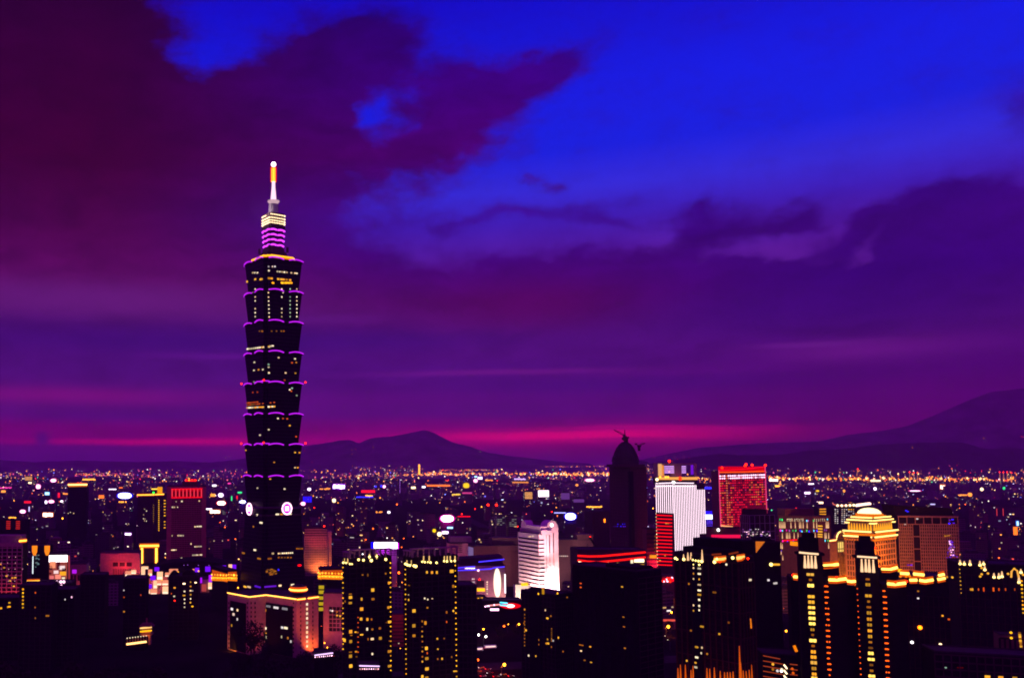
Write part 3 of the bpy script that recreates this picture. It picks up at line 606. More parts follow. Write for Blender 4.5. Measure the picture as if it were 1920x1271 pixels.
# ================================================================ red crowned tower on the left
P, h = corner(313, 313, 387, 912, 1440, 6, leftdepth=40)
rt = Bld('office_tower', 'maroon tower with a wide red neon panel across its top floors', 'office tower', P, h, wallmat('maroon cladding', (.30, .10, .10), .7, .15))
k5 = cv(230, 860, 6.354)
kp(rt, 1, 582, 475, 940, 1230, M_BLACK, 'glazing', .3, k5)
t0, zt = rt.tz(1, *k5(582, 475)); t1, _ = rt.tz(1, *k5(940, 600)); z0 = rt.tz(1, *k5(700, 1230))[1]
rt.grid(1, 18, 30, wallmat('maroon cladding', (.30, .10, .10), .7, .15), t0, t1, z0, zt, .9, 1.2, .7)
sg = kp(rt, 1, 578, 358, 950, 462, emis('red sign panel', (214, 0, 14), .8), 'sign', .8, k5)
for j in range(9):
    x = 590+j*43.5; u, v0 = k5(x, 362); _, v1 = k5(x, 452); rt.strip(1, [(u, v0), (u, v1)], emis('red sign tube', (255, 70, 90), 1.3), .45, 'sign_tube', 1.2)
for j in range(8):
    x = 612+j*43.5; kp(rt, 1, x-11, 385, x+11, 445, emis('dark red sign panel', (120, 0, 8), .6), 'sign_panel', 1.0, k5)
for y in (357, 461): rt.strip(1, [k5(578, y+3), k5(950, y-3)], E_RED, .5, 'sign_tube', 1.1)
for x, y, w in ((595, 575, 3), (618, 575, 2), (655, 575, 1.5), (705, 505, 3), (638, 508, 1.5), (912, 500, 2), (862, 806, 2), (888, 804, 3), (912, 803, 3), (932, 803, 3), (690, 912, 6), (720, 912, 2), (660, 912, 2), (590, 914, 1.5), (590, 1084, 4), (612, 1083, 3), (635, 1082, 1.5), (815, 1010, 2), (862, 1044, 2), (885, 1043, 2.4), (908, 1042, 2.4), (932, 1041, 3), (838, 1145, 2.4), (862, 1144, 2.6), (886, 1143, 3), (910, 1142, 3), (934, 1141, 3.4), (702, 1182, 4), (748, 1180, 2)):
    rt.win(1, *k5(x, y), w, 2.2, E_CREAM, 'window', .75)
rt.topbox(6, -4, 24, 18, 8, M_BROWN)
for x in (-3, 2, 7, 12): lampo('beacon', E_REDB if x != 2 else E_ORANGE, rt.root, (x+2, -6, h+10), 1.3)
b = MB(); b.box(-2, 16, -6, -5.4, h+8, h+11); b.build('roof_sign', emis('red roof sign', (255, 20, 30), 1.4), rt.root)
rt.vis(310, 390, 900, 1055)
# pair of yellow topped slabs left of it
P, h = corner(258, 288, 316, 926, 1620, 40)
ys = Bld('apartment_tower', 'slim twin-slab apartment tower with yellow strips along its rooftop, left of the maroon tower', 'apartment tower', P, h, M_DARK)
E_YSTR = emis('yellow roof strip', (255, 190, 60), 3)
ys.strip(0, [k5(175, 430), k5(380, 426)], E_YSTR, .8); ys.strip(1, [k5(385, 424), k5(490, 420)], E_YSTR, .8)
ys.topbox(6, 2, 16, 12, 8); b = MB(); b.box(-2, 14, -5, -4, h+7.5, h+9); b.build('light_strip', E_YSTR, ys.root)
b = MB(); b.box(9, 17, -7, 2, h+.5, h+12); b.build('lit_room', emis('yellow lit room', (255, 165, 0), 1.0), ys.root)
lampo('beacon', emis('green beacon', (30, 255, 60), 6), ys.root, (3, -12, h+2), 1.4)
for j in range(16): ys.lamp(1, *k5(428, 492+j*24), .9, E_YEL)
for j in range(10): 
    if j != 6: ys.win(1, *k5(500, 495+j*36), 4, 1.6, E_YEL)
for j in range(9): ys.lamp(0 if False else 1, *k5(365, 550+j*24), .5, E_GOLDS)
for x, y in ((262, 598), (285, 620), (250, 665), (250, 712), (268, 714), (260, 735), (283, 740)): ys.win(0, *k5(x, y), 3, 1.6, E_CREAM)
ys.vis(256, 315, 915, 1005)
# dark tower with a ring of light
P, h = corner(127, 127, 163, 909, 2000, 5, leftdepth=30)
rg = Bld('office_tower', 'plain black tower with a single cream light ring round its flat top', 'office tower', P, h, M_BLACK, cap=M_BLACK)
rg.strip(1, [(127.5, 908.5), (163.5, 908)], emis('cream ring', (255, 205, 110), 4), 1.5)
rg.strip(1, [(129, 912), (163, 911)], emis('amber ring', (200, 110, 20), 1), 1.0)
for x in (4, 10): lampo('beacon', E_REDB, rg.root, (x-4, -4, h+4), 1.5)
rg.vis(125, 165, 903, 995)
for u, v in ((132, 960), (138, 962), (128, 962)): rg.win(1, u, v, 2.2, 1.5, E_CREAM)
# gold framed gate block
P, h = corner(262, 262, 299, 1021, 1490, 6, leftdepth=22)
gb = Bld('gate_block', 'square block outlined by golden lamps along its top and two sides', 'building', P, h, M_BLACK)
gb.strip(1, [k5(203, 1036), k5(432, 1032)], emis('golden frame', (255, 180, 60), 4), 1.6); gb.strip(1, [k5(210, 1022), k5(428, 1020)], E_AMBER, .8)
for j in range(8):
    for x in (230, 402): gb.lamp(1, *k5(x, 1070+j*23), 1.9, emis('golden frame', (255, 180, 60), 4))
for x in (212, 248, 384, 420): gb.strip(1, [k5(x, 1045), k5(x, 1240)], emis('amber edge', (220, 110, 0), .9), .7)
gb.panel(1, *k5(258, 1070), *k5(375, 1235), wallmat('bronze louvre', (.08, .05, .02), .5), 'louvre', .6)
gb.vis(258, 304, 1015, 1060)
# pinkish theatre-like block
P, h = corner(188, 188, 262, 1037, 1340, 6, leftdepth=40)
pk = Bld('civic_building', 'broad salmon lit building with a colonnade of slits under a blank upper wall', 'building', P, h, M_PINK)
k7 = cv(200, 1030, 5.273)
for x in (85, 152, 220): kp(pk, 1, x-24, 125, x+28, 165, M_GLASS, 'window', .3, k7)
for j in range(12): kp(pk, 1, 62+j*17, 190, 70+j*17, 260, M_GLASS, 'window', .3, k7)
b = MB(); l = pk.fr(1)[3]; pk.fbox(b, 1, 0, l, pk.tz(1, *k7(150, 108))[1]-.6, pk.tz(1, *k7(150, 108))[1]+.6, 0, 1.2); b.build('cornice', M_PINK, pk.root)
pk.vis(184, 262, 1030, 1075)
p = pk.pt(1, 34, 4, 22); light((p[0]+pk.cx, p[1]+pk.cy, 10), (255, 60, 60), 52000, 1.5, (p[0]+pk.cx, p[1]+pk.cy+22, 22), 150)
p = pk.pt(1, 70, 4, 16); light((p[0]+pk.cx, p[1]+pk.cy, 6), (255, 90, 90), 30000, 1.5, (p[0]+pk.cx, p[1]+pk.cy+16, 14), 150)
# balcony hotel at the left edge
P, h = corner(-70, -70, 42, 1020, 1010, 4, leftdepth=26)
hb = Bld('hotel', 'maroon lit slab of stacked balconies rising at the left edge of the city', 'hotel', P, h, M_BLACK)
hb.grid(1, 12, 17, M_PINK, 0, None, 0, None, .9, 1.1, 1.2, 'balcony_grid')
b = MB(); l = hb.fr(1)[3]; hb.fbox(b, 1, 0, l, h-3, h+1.5, .5, 1.6); b.build('parapet', M_PINK, hb.root)
b = MB(); b.box(-hb.fr(1)[3]*.1, hb.fr(1)[3]*.5-2, -4, 12, h-.5, h+9); b.build('roof_room', M_PINK, hb.root)
k4 = cv(0, 860, 6.354)
hb.strip(1, [(36, 1014), (50, 1012.5)], emis('golden strip', (255, 180, 60), 4), .9)
k6 = cv(0, 1040, 5.504)
for x, y in ((45, 130), (70, 215), (108, 265), (130, 235), (160, 232), (145, 320), (8, 95)): hb.win(1, *k6(x, y), 2.6, 1.6, E_GOLDS, 'window', 1.0)
for j in range(5):
    for i_ in range(4): hb.lamp(1, *k6(18+i_*70+rnd.uniform(-8, 8), 20+j*62), .45, emis('pale pink lamp', (255, 170, 190), 1.2))
for j in range(6): hb.lamp(1, *k6(5+j*24, 435), .8, E_ORD)
p = hb.pt(1, hb.fr(1)[3]*.8, 0, 16); light((p[0]+hb.cx, p[1]+hb.cy, 6), (255, 70, 70), 42000, 1.5, (p[0]+hb.cx, p[1]+hb.cy+16, 30), 150)
hb.vis(-60, 44, 1005, 1120)
# cup-lit cinema tower with the big screen
P, h = corner(60, 60, 95, 1023, 1060, 8, leftdepth=22)
cn = Bld('cinema_building', 'dark building with two orange cup-shaped rooftop lights and a white corner tube', 'building', P, h, M_BLACK)
for u in (65, 88.5):
    t, z = cn.tz(1, u, 1030); a = cn.pt(1, t, 0, .5)
    b = MB(); b.lathe([(1.5, z-6.5), (3, z-2), (3.2, z+4.5), (2.9, z+4.6)], 10, (a[0], a[1])); b.build('cup_light', emis('orange cup', (255, 130, 20), 1.3), cn.root)
cn.strip(1, [(62, 1042), (61.5, 1075)], emis('cool white tube', (235, 250, 255), 1.6), .5)
for j in range(14): cn.win(1, 66+rnd.random()*8, 1040+rnd.random()*24, 2, 1.5, emis('dim cool window', (150, 190, 200), .35))
cn.vis(58, 95, 1020, 1090)
P, h = corner(91, 91, 127, 1039, 1040, 8, leftdepth=20)
sb = Bld('screen_building', 'low block carrying a huge glowing white billboard screen with rounded corners', 'building', P, h, M_DARK)
sc = sb.panel(1, 92, 1040.5, 126.5, 1053, emis('screen white', (255, 240, 240), 3), 'screen', .8)
sb.panel(1, 92.5, 1053, 126, 1088, emis('screen dark half', (200, 90, 80), .55), 'screen', .8)
for x, y, w, hh_, col in ((545, 100, 8, 9, (255, 150, 110)), (640, 130, 9, 6, (255, 225, 225)), (580, 175, 7, 4, (255, 215, 215)), (650, 190, 8, 6, (255, 170, 30)), (525, 130, 4, 6, (60, 10, 20)), (605, 110, 4, 10, (70, 10, 20)), (660, 150, 5, 4, (50, 0, 20)), (520, 190, 3, 3, (80, 10, 20)), (535, 230, 6, 5, (230, 110, 110)), (600, 225, 7, 6, (255, 140, 120)), (655, 238, 4, 3, (255, 235, 200))):
    u, v = k6(x, y); sb.win(1, u, v, w, hh_, emis('screen patch %d' % x, col, 1.1), 'screen_patch', 1.0)
sb.strip(1, [(129.5, 1041), (130, 1090)], emis('red column', (190, 60, 70), .7), 1.0)
sb.vis(91, 132, 1036, 1090)
# pink lit old facade to the right of the screen
P, h = corner(132, 132, 162, 1058, 1090, 6, leftdepth=25)
of_ = Bld('old_building', 'small gabled facade washed in violet above and pink below, right of the white screen', 'building', P, h, M_PINK)
for x in (742, 775, 812, 850): kp(of_, 1, x-9, 205, x+9, 265, M_GLASS, 'window', .25, k6)
kp(of_, 1, 745, 150, 790, 190, emis('violet wall wash', (200, 30, 255), .9), 'sign', .4, k6); of_.lamp(1, *k6(850, 265), 1.5, E_ORANGE); of_.lamp(1, *k6(745, 340), 1.8, E_WARM); of_.lamp(1, *k6(760, 360), 1.3, E_ORANGE)  # the sign here stands for a violet wash of light on the wall, drawn as a glowing panel
p = of_.pt(1, 12, 0, 10); light((p[0]+of_.cx, p[1]+of_.cy, 6), (255, 70, 110), 11000, 1, (p[0]+of_.cx, p[1]+of_.cy+10, 16), 140)
of_.vis(130, 165, 1055, 1110)
# roof plaza with golden lamps in front of them
P, h = corner(44, 44, 134, 1094, 960, 4, leftdepth=30)
gp = Bld('market_hall', 'long low hall roof strung with yellow lamps under the screen building', 'building', P, h, M_BLACK)
for x0, x1, y in ((280, 410, 272), (380, 520, 292)): gp.strip(1, [k6(x0, y), k6(x1, y-4)], emis('yellow roof strip', (255, 190, 60), 3), .9)
for x, y in ((300, 300), (315, 322), (285, 322), (380, 295), (385, 325), (360, 322), (420, 338), (490, 332), (550, 335), (590, 275), (630, 275), (660, 275), (520, 285), (635, 318)): gp.lamp(1, *k6(x, y), 1.5, E_GOLD if x < 540 else E_PINKW)
gp.vis(44, 136, 1085, 1100)
# ================================================================ slab lit from below, right of the tower
P, h = corner(571, 572, 622, 989, 1330, 4, leftdepth=22)
P, h = corner(571, 571, 613, 989, 1330, 2, leftdepth=30)
lb = Bld('office_slab', 'banded pale slab glowing orange from below, just right of the tiered tower', 'building', P, h, M_DARK)
lb.bands(1, 20, M_PINK, 0, None, .52, .6); lb.grid(1, 13, 1, M_PINK, 0, None, 0, h-14, .9, 1, .8)
b = MB(); q = lb.P; b.prism([(q[2][0]+.01, q[2][1]+1.5), (q[2][0]+7, q[2][1]+2), (q[2][0]+7, q[2][1]+22), (q[2][0]+.01, q[2][1]+22)], 0, h-6); b.build('wing', M_PINK, lb.root)
lampo('beacon', E_REDB, lb.root, (lb.P[2][0]-4, lb.P[2][1]+2, h+2), 1.2)
p = lb.pt(1, 22, 0, 14)
light((p[0]+lb.cx, p[1]+lb.cy, 8), (255, 130, 60), 75000, 1.5, (p[0]+lb.cx, p[1]+lb.cy+14, 22), 150); light((p[0]+lb.cx-4, p[1]+lb.cy-12, 40), (255, 70, 70), 30000, 1.5, (p[0]+lb.cx, p[1]+lb.cy+14, 70), 120)
lb.vis(571, 622, 985, 1064)
# ================================================================ the twin residential towers in the foreground
def twin(label, u0, uc, u1, vt, Y, phi, wins, dotl, dotr, crown, vb):
    P, h = corner(u0, uc, u1, vt, Y, phi); B = Bld('apartment_tower', label, 'apartment tower', P, h, M_BLACK, group='pair of black apartment towers in the foreground')
    k = cv(590, 1030, 5.272)
    for i in (0, 1):
        l = B.fr(i)[3]; B.grid(i, max(3, int(l/5)), int(h/3.2), wallmat('black rib', (.022, .013, .011), .8, .2), 0, l, 0, h, .7, .5, .35, 'balcony_rib')
    for x0, y0, x1, y1, n in dotl: B.dots(0, *k(x0, y0), *k(x1, y1), n, .5, E_YEL)
    for x0, y0, x1, y1, n in dotr: B.dots(1, *k(x0, y0), *k(x1, y1), n, .5, E_YEL)
    for x, y, w, hh_, b_ in wins:
        u, v = k(x, y); i = 0 if u < uc else 1
        B.win(i, u, v, w, hh_, (E_GOLDD, E_GOLDS, E_CREAM, E_ORD)[b_], 'window', .55)
    for x, y, r in crown:
        u, v = k(x, y); t, z = B.tz(1, u, v); B.lamp(0 if u < uc else 1, u, v, r, emis('crown lamp', (255, 220, 120), 4), 'crown_lamp', .2)
    return B.vis(u0, u1, vt, vb)
wA = [(348,437,2.4,.8,0),(350,470,2.4,2.4,1),(348,525,2.4,1.6,1),(460,487,1.2,2.4,1),(570,397,2.6,2.6,1),(572,487,2.4,1.6,0),(460,585,2.4,2.6,1),(455,683,2,2,1),(517,687,1.6,2,1),(558,687,.9,1.6,0),(352,808,2.4,2.4,1),(300,892,3.2,2.4,1),(352,905,2.2,2.2,1),(515,783,1.2,2.2,2),(566,785,1.4,1.4,0),(640,775,1.6,1.6,0),(565,880,2.6,1.8,2),(645,873,2.6,2.2,1),(524,882,.7,1.6,0),(400,812,1.6,.8,1),(460,838,2.4,.9,1),(405,1005,1.8,1,1),(350,1050,2.2,2.6,1),(353,1147,2.4,2.4,1),(566,1028,1.2,1.6,2),(735,712,2.6,2,1),(725,570,1.8,2,1),(735,1003,2.6,1.8,1),(735,1148,2.8,2,1),(730,328,1.6,2,1),(698,235,1,1.4,0),(521,250,.8,2,0),(470,248,1.4,.8,0),(738,900,1.6,1,0),(705,718,.8,1,0),(308,510,1,1.6,0),(410,1055,1.4,.8,0),(350,1010,2.4,.8,0),(345,845,1.6,.7,0),(425,668,.8,.8,3),(425,720,.8,.8,3),(425,765,.8,.8,3),(425,860,.8,.8,3),(425,912,.8,.8,3),(425,958,.8,.8,3),(425,1010,.8,.8,3),(588,1200,2.4,2,3),(420,815,1.4,1,0)]
tA = twin('black apartment tower edged by dotted yellow lamps, nearer the zigzag office block', 643, 655, 733, 1047, 600, 26, wA, [(287,175,288,980,17)], [(744,130,748,1190,23)],
  [(290,128,.7),(318,130,.6),(345,140,.6),(365,142,.5),(430,98,.8),(478,102,.8),(537,70,.8),(555,106,1.0),(610,66,.7),(698,95,.9)], 1271)
wB = [(1350,212,3,2.4,1),(1105,222,1.2,1.8,1),(1155,224,1.6,1.8,1),(1203,224,1.4,2,1),(977,603,2.8,2.6,1),(976,750,2.6,2.4,1),(977,848,2.2,1.8,1),(1090,722,1.6,2.4,1),(1058,706,.9,1.4,0),(1110,572,1.1,1.1,1),(1300,617,1.2,2,0),(1366,603,1,1.6,1),(1365,360,1.4,2,0),(1100,972,2.2,2.2,1),(1104,1073,2.6,2.2,1),(1105,1175,2.6,2.4,1),(1058,855,.9,1.2,1),(1058,805,.9,1,1),(1060,905,.8,1,0),(1060,1003,.9,1.2,1),(1060,1055,.9,1.2,0),(1060,1103,.9,1.2,1),(1208,878,1,1.4,1),(1275,875,1,1,0),(1255,1075,.9,1.4,1),(1213,980,.8,.8,1),(1212,1078,.7,1.2,0),(1060,1252,1.6,2.4,1),(1103,1262,2.6,1.6,1),(936,495,.9,1.4,1),(935,445,1,.7,2),(1083,480,.8,1.4,2),(1113,490,1,1.2,2),(1158,482,1.2,.6,2),(1380,1198,2.6,.9,1),(1350,1058,.8,1.4,0),(1108,1020,.6,1.4,3),(940,352,2,.8,0),(1058,760,.8,.7,0),(1060,960,.9,.7,0),(1300,712,.6,1.4,3)]
tB = twin('black apartment tower edged by dotted yellow lamps, nearer the pale theatre', 757, 773, 857, 1045, 590, 26, wB, [(903,195,912,1225,22)], [(1384,155,1398,1250,22)],
  [(905,140,.8),(925,150,.8),(948,155,.8),(975,158,.8),(993,163,1),(1060,118,.6),(1085,122,.6),(1115,122,.5),(1140,126,.7),(1200,128,.7),(1275,112,.6),(1303,115,.7),(1345,112,.6),(1380,110,.7)], 1271)
k9 = cv(590, 1030, 5.272)
for B, i, lst, top in ((tB, 1, (1075, 1130, 1280, 1308, 1338, 1385), 62), (tB, 0, (915, 960), 105), (tA, 0, (330, 300), 85), (tA, 1, (540, 612), 42)):
    for x in lst: B.strip(i, [k9(x, top), k9(x, top+50)], emis('upright crown light', (255, 200, 120), 1.1), .4, 'crown_light', .2)
for B, uc in ((tA, 655), (tB, 773)):
    l = B.fr(1)[3]; b = MB()
    n = int(l/4)
    for j in range(n+1):
        t = l*j/n; B.fbox(b, 1, t-.4, t+.4, B.h, B.h+5, -.8, 0)
    B.fbox(b, 1, -.5, l+.5, B.h+5, B.h+5.8, -2.5, .5)
    l0 = B.fr(0)[3]
    for j in range(4): t = l0*j/3; B.fbox(b, 0, t-.4, t+.4, B.h, B.h+3.5, -.8, 0)
    B.fbox(b, 0, -.5, l0+.5, B.h+3.5, B.h+4.2, -2.5, .5); b.build('crown_frame', wallmat('pale crown', (.35, .25, .2), .7), B.root)
    light((B.cx-4, B.cy-16, B.h+2), (255, 190, 120), 500, .5)
tB.wall.data.materials[0] = M_BLACK
p = tB.pt(1, tB.fr(1)[3]*.85, 0, 7); light((p[0]+tB.cx, p[1]+tB.cy, 4), (255, 150, 60), 9000, .8, (p[0]+tB.cx-1, p[1]+tB.cy+6, 20), 130)
# lit canopy before the first tower
P, h = front(584, 625, 1229, 560, 14, -12)
# ================================================================ buildings round the twins
P, h = corner(606, 606, 645, 1112, 800, -6, leftdepth=30)
pb = Bld('office_block', 'pale mauve block with a square window grid between the zigzag office and the dotted towers', 'building', P, h, M_PINK)
kp(pb, 1, 140, 560, 275, 810, M_GLASS, 'glazing', .3, k9)
t0, z1 = pb.tz(1, *k9(140, 560)); t1, z0 = pb.tz(1, *k9(290, 810)); pb.grid(1, 4, 6, M_PINK, t0, min(t1, pb.fr(1)[3]), z0, z1, .5, .6, .6)
for x, y, w, mt in ((175, 603, 1.6, E_WHITE), (155, 598, 1, E_WHITED), (222, 612, 1.6, E_GOLDD), (222, 648, 2, E_GOLDS), (252, 655, 2, E_GOLDS), (258, 685, 1.4, E_GOLDD)): pb.win(1, *k9(x, y), w, 1.6, mt, 'window', .6)
light((pb.cx, pb.cy-34, 20), (255, 90, 130), 10000, 1, (pb.cx, pb.cy-10, 25), 130)
pb.vis(604, 645, 1105, 1195)
P, h = corner(730, 730, 762, 1152, 820, 0, leftdepth=30)
mb = Bld('office_block', 'dim red brick block with strip windows glimpsed between the two dotted towers', 'building', P, h, M_BROWN)
mb.bands(1, 7, wallmat('dark strip glazing', (.01, .008, .01), .4), 3, h-3, .4, .2, 2, mb.fr(1)[3]-2, 'glazing_band')
light((mb.cx, mb.cy-40, 24), (255, 40, 50), 9000, 1, (mb.cx, mb.cy, 25), 120); mb.vis(730, 760, 1150, 1215)
P, h = corner(858, 858, 893, 1098, 690, 0, leftdepth=26)
db = Bld('office_block', 'dark gridded office block tucked against the right side of the dotted towers', 'building', P, h, M_BLACK)
db.grid(1, 4, 15, M_DARK, None, None, 0, None, .5, .9, .4); db.vis(858, 893, 1095, 1195)
P, h = corner(594, 594, 612, 1098, 880, 0, leftdepth=10)
gt = Bld('stair_tower', 'thin stair tower with five stacked yellow lit landings beside the zigzag office', 'building', P, h, M_BLACK)
for y in (372, 420, 478, 535, 588): kp(gt, 1, 40, y-18, 92, y+16, emis('yellow landing', (215, 180, 20), .75), 'window', .4, k9)
gt.vis(594, 608, 1095, 1146)
# ================================================================ the bright white tower
P, h = corner(971.5, 1010, 1046, 1000, 1090, 20)
wt = Bld('white_tower', 'brilliant floodlit white tower with dark strip windows and a rounded arch end', 'office tower', P, h-1, M_WHITE)
ka = cv(800, 860, 6.354)
l0, l1 = wt.fr(0)[3], wt.fr(1)[3]
wt.bands(0, 15, M_GLASS, 4, h-4, .36, .25, l0*.03, l0*.98, 'strip_window')
wt.bands(1, 15, M_GLASS, 4, h-4, .36, .25, l1*.0, l1*.27, 'strip_window')
b = MB()                                           # arched fin at the right end
i = 1; tA0, tA1 = l1*.38, l1*1.0; rA = (tA1-tA0)/2; zc = wt.tz(1, *ka(1480, 830))[1]
prof = [(tA0, 0), (tA1, 0), (tA1, zc)]+[(tA0+rA+rA*math.cos(a), zc+rA*1.15*math.sin(a)) for a in [math.pi*j/14 for j in range(1, 14)]]+[(tA0, zc)]
b.loft([[wt.pt(1, t, z, .9) for t, z in prof], [wt.pt(1, t, z, -12) for t, z in prof]]); fin = b.build('arched_wall', M_WHITE, wt.root)
for x in (1458, 1505):
    u, v0 = ka(x, 880); _, v1 = ka(x, 1120); wt.panel(1, u-.9, v0, u+.9, v1, M_GLASS, 'window', 1.1)
    wt.strip(1, [(u+.2, v1), (u+.6, v1+24)], emis('pinkish tube', (255, 120, 110), 1.3), .3, 'light_strip', 1.2)
b = MB(); b.loft([[wt.pt(1, *wt.tz(1, 1033.5+2.8*math.cos(a), 983.8+3.2*math.sin(a)), o) for a in [2*math.pi*j/16 for j in range(16)]] for o in (.9, 1.4)]); b.build('round_light', E_WHITE, wt.root)
b = MB()                                           # barrel roof stepping up behind
zt0 = h-1
for (x0, x1, y) in ((1090, 1410, 880), (1100, 1395, 830), (1110, 1390, 745)):
    pass
wt2 = MB()
for dz, f0, f1, dp in ((5, .05, .95, 16), (9.5, .1, .9, 13)):
    wt2.hexa([wt.pt(0, l0*f0, zt0-.4, -1.5), wt.pt(0, l0*f1+6, zt0-.4, -1.5), wt.pt(0, l0*f1+6, zt0-.4, -dp), wt.pt(0, l0*f0, zt0-.4, -dp), wt.pt(0, l0*f0, zt0+dz, -1.5), wt.pt(0, l0*f1+6, zt0+dz, -1.5), wt.pt(0, l0*f1+6, zt0+dz, -dp), wt.pt(0, l0*f0, zt0+dz, -dp)])
ar = [(math.cos(math.pi*j/10), math.sin(math.pi*j/10)) for j in range(11)]
wt2.loft([[wt.pt(0, l0*.12+5*c+4, zt0+9+6*s, o) for c, s in ar] for o in (-1.8, -12.5)])
wt2.build('stepped_roof', M_WHITE, wt.root)
for x, y in ((1240, 922), (1270, 918), (1225, 925)): wt.win(0, *ka(x, y), 2.4, 1.2, E_CREAM, 'window', .6)
wt.lamp(0, *ka(1092, 805), .7, E_REDB)
for j in range(9): wt.lamp(1, 1046.0, 1015+j*5, .35, E_RED)
b = MB(); gx, gy = kx(985, 1100)*1050, 1050
tag(b, None) if False else None
for fx, fy, z, tz_, w in ((-26, -20, 4, 40, 260000), (8, -26, 4, 30, 330000), (30, -20, 3, 40, 260000)):
    light((wt.cx+fx, wt.cy+fy-10, z), (255, 190, 185), w*1.0, 1.2, (wt.cx+fx*.4, wt.cy, tz_), 120)
light((wt.cx+4, wt.cy-50, 60), (255, 165, 175), 130000, 1.5, (wt.cx, wt.cy, 80), 90)
wt.vis(968, 1048, 975, 1112)
P, h = corner(963, 966, 994, 1096, 1035, 4, leftdepth=20)
ab = Bld('annex', 'small floodlit annex with a yellow lit top at the foot of the brilliant white tower', 'building', P, h, M_WHITE)
ab.panel(1, 977, 1092, 990, 1098, E_YEL, 'lit_band', .3); light((ab.cx, ab.cy-28, 8), (255, 220, 190), 70000, 1, (ab.cx, ab.cy, 8), 120); ab.vis(962, 995, 1090, 1115)
# ================================================================ theatre with blue roof lines
P, h = corner(861, 861, 947, 1060, 990, -5, leftdepth=40)
th = Bld('theatre', 'pale theatre with blue neon roof lines and a bright oval stair window', 'theatre', P, h, M_PINK)
kb = cv(830, 1030, 5.274)
for pts in ([(145, 180), (320, 165)], [(145, 205), (360, 196), (480, 188), (505, 178), (612, 168)]): th.strip(1, [kb(*p) for p in pts], emis('blue neon line', (70, 50, 255), 2), .5)
th.strip(1, [kb(358, 124), kb(612, 98)], emis('blue neon line', (70, 50, 255), 2), .6, 'light_strip', -3)
b = MB(); l = th.fr(1)[3]; b.hexa([th.pt(1, 2, h-.4, -4), th.pt(1, l-2, h-.4, -4), th.pt(1, l-2, h-.4, -34), th.pt(1, 2, h-.4, -34), th.pt(1, 2, h+7, -6), th.pt(1, l-2, h+10, -6), th.pt(1, l-2, h+10, -32), th.pt(1, 2, h+7, -32)]); b.build('upper_roof', M_DARK, th.root)
for j in range(9): th.lamp(1, *kb(225+j*11, 184), .5, E_WHITE if j % 3 else E_PINKW)
th.lamp(1, *kb(352, 204), 1.1, E_PINKW)
t, z = th.tz(1, *kb(540, 330)); b = MB(); b.loft([[th.pt(1, t+5.6*math.cos(a)*.7, z+16*math.sin(a)*(1 if math.sin(a) < 0 else 1), o) for a in [2*math.pi*j/20 for j in range(20)]] for o in (-.2, .8)]); b.build('oval_window', emis('oval window', (255, 228, 205), 1.7), th.root)
kp(th, 1, 340, 380, 418, 412, E_YEL, 'lit_sign', .5, kb); kp(th, 1, 332, 305, 412, 370, M_DARK, 'window', .3, kb)
for x in (440,):
    for y in range(320, 440, 23): th.win(1, *kb(x, y), 1.6, 1.6, E_CREAM)
for x in (295, 310):
    for y in range(290, 380, 30): th.win(1, *kb(x, y), 1.4, 1.4, E_WHITED)
th.lamp(1, *kb(365, 295), .8, E_REDB); th.strip(1, [kb(615, 240), kb(618, 430)], emis('white edge', (255, 235, 245), 2.2), .7)
light((th.cx-38, th.cy-34, 8), (255, 200, 205), 70000, 1, (th.cx-40, th.cy-10, 14), 120); light((th.cx+4, th.cy-44, 22), (225, 120, 170), 26000, 1, (th.cx, th.cy, 22), 130); light((th.cx+26, th.cy-34, 8), (255, 190, 190), 50000, 1, (th.cx+24, th.cy-10, 20), 120)
th.vis(860, 948, 1042, 1115)
M_PINK2 = wallmat('dusky mauve stone', (.075, .035, .042), .75, .15)
# ================================================================ department stores behind it
P, h = corner(838, 838, 878, 1018, 1230, -8, leftdepth=40)
d1 = Bld('department_store', 'mauve department store with louvred bands and a pale poster at its corner', 'department store', P, h, M_PINK)
for y in range(1005, 1120, 24): kp(d1, 1, 270, y, 425, y+11, M_DARK, 'louvre', .3, ka)
d1.topbox(5, 6, 30, 14, 7); light((d1.cx-10, d1.cy-50, 36), (205, 40, 140), 20000, 1, (d1.cx, d1.cy, 40), 120); d1.vis(836, 880, 1005, 1062)
pan = d1.panel(1, 875.6, 1026, 877.9, 1044, M_METAL, 'poster', .3)
P, h = corner(876, 888, 971, 1024, 1210, 8)
d2 = Bld('department_store', 'long maroon department store wall with a faint grid between theatre and white tower', 'department store', P, h, M_PINK2)
t0, z1 = d2.tz(1, *ka(690, 1095)); d2.grid(1, 20, 7, M_PINK2, max(2, t0), d2.fr(1)[3]-2, 4, z1, .6, .8, .4)
d2.panel(1, *ka(490, 1045), *ka(566, 1165), emis('pale poster', (150, 130, 190), .35), 'poster', .6) if False else d2.panel(0, 877, 1025, 887.5, 1043, emis('backlit poster', (165, 130, 200), .5), 'poster', .5)
for x in (775, 800, 830, 862): d2.win(1, *ka(x, 1178), 2.6, 1.4, E_GOLDS)
d2.topbox(20, 12, 40, 20, 10); light((d2.cx+12, d2.cy-60, 30), (255, 50, 70), 30000, 1, (d2.cx+10, d2.cy, 36), 120); d2.vis(876, 972, 1008, 1060)
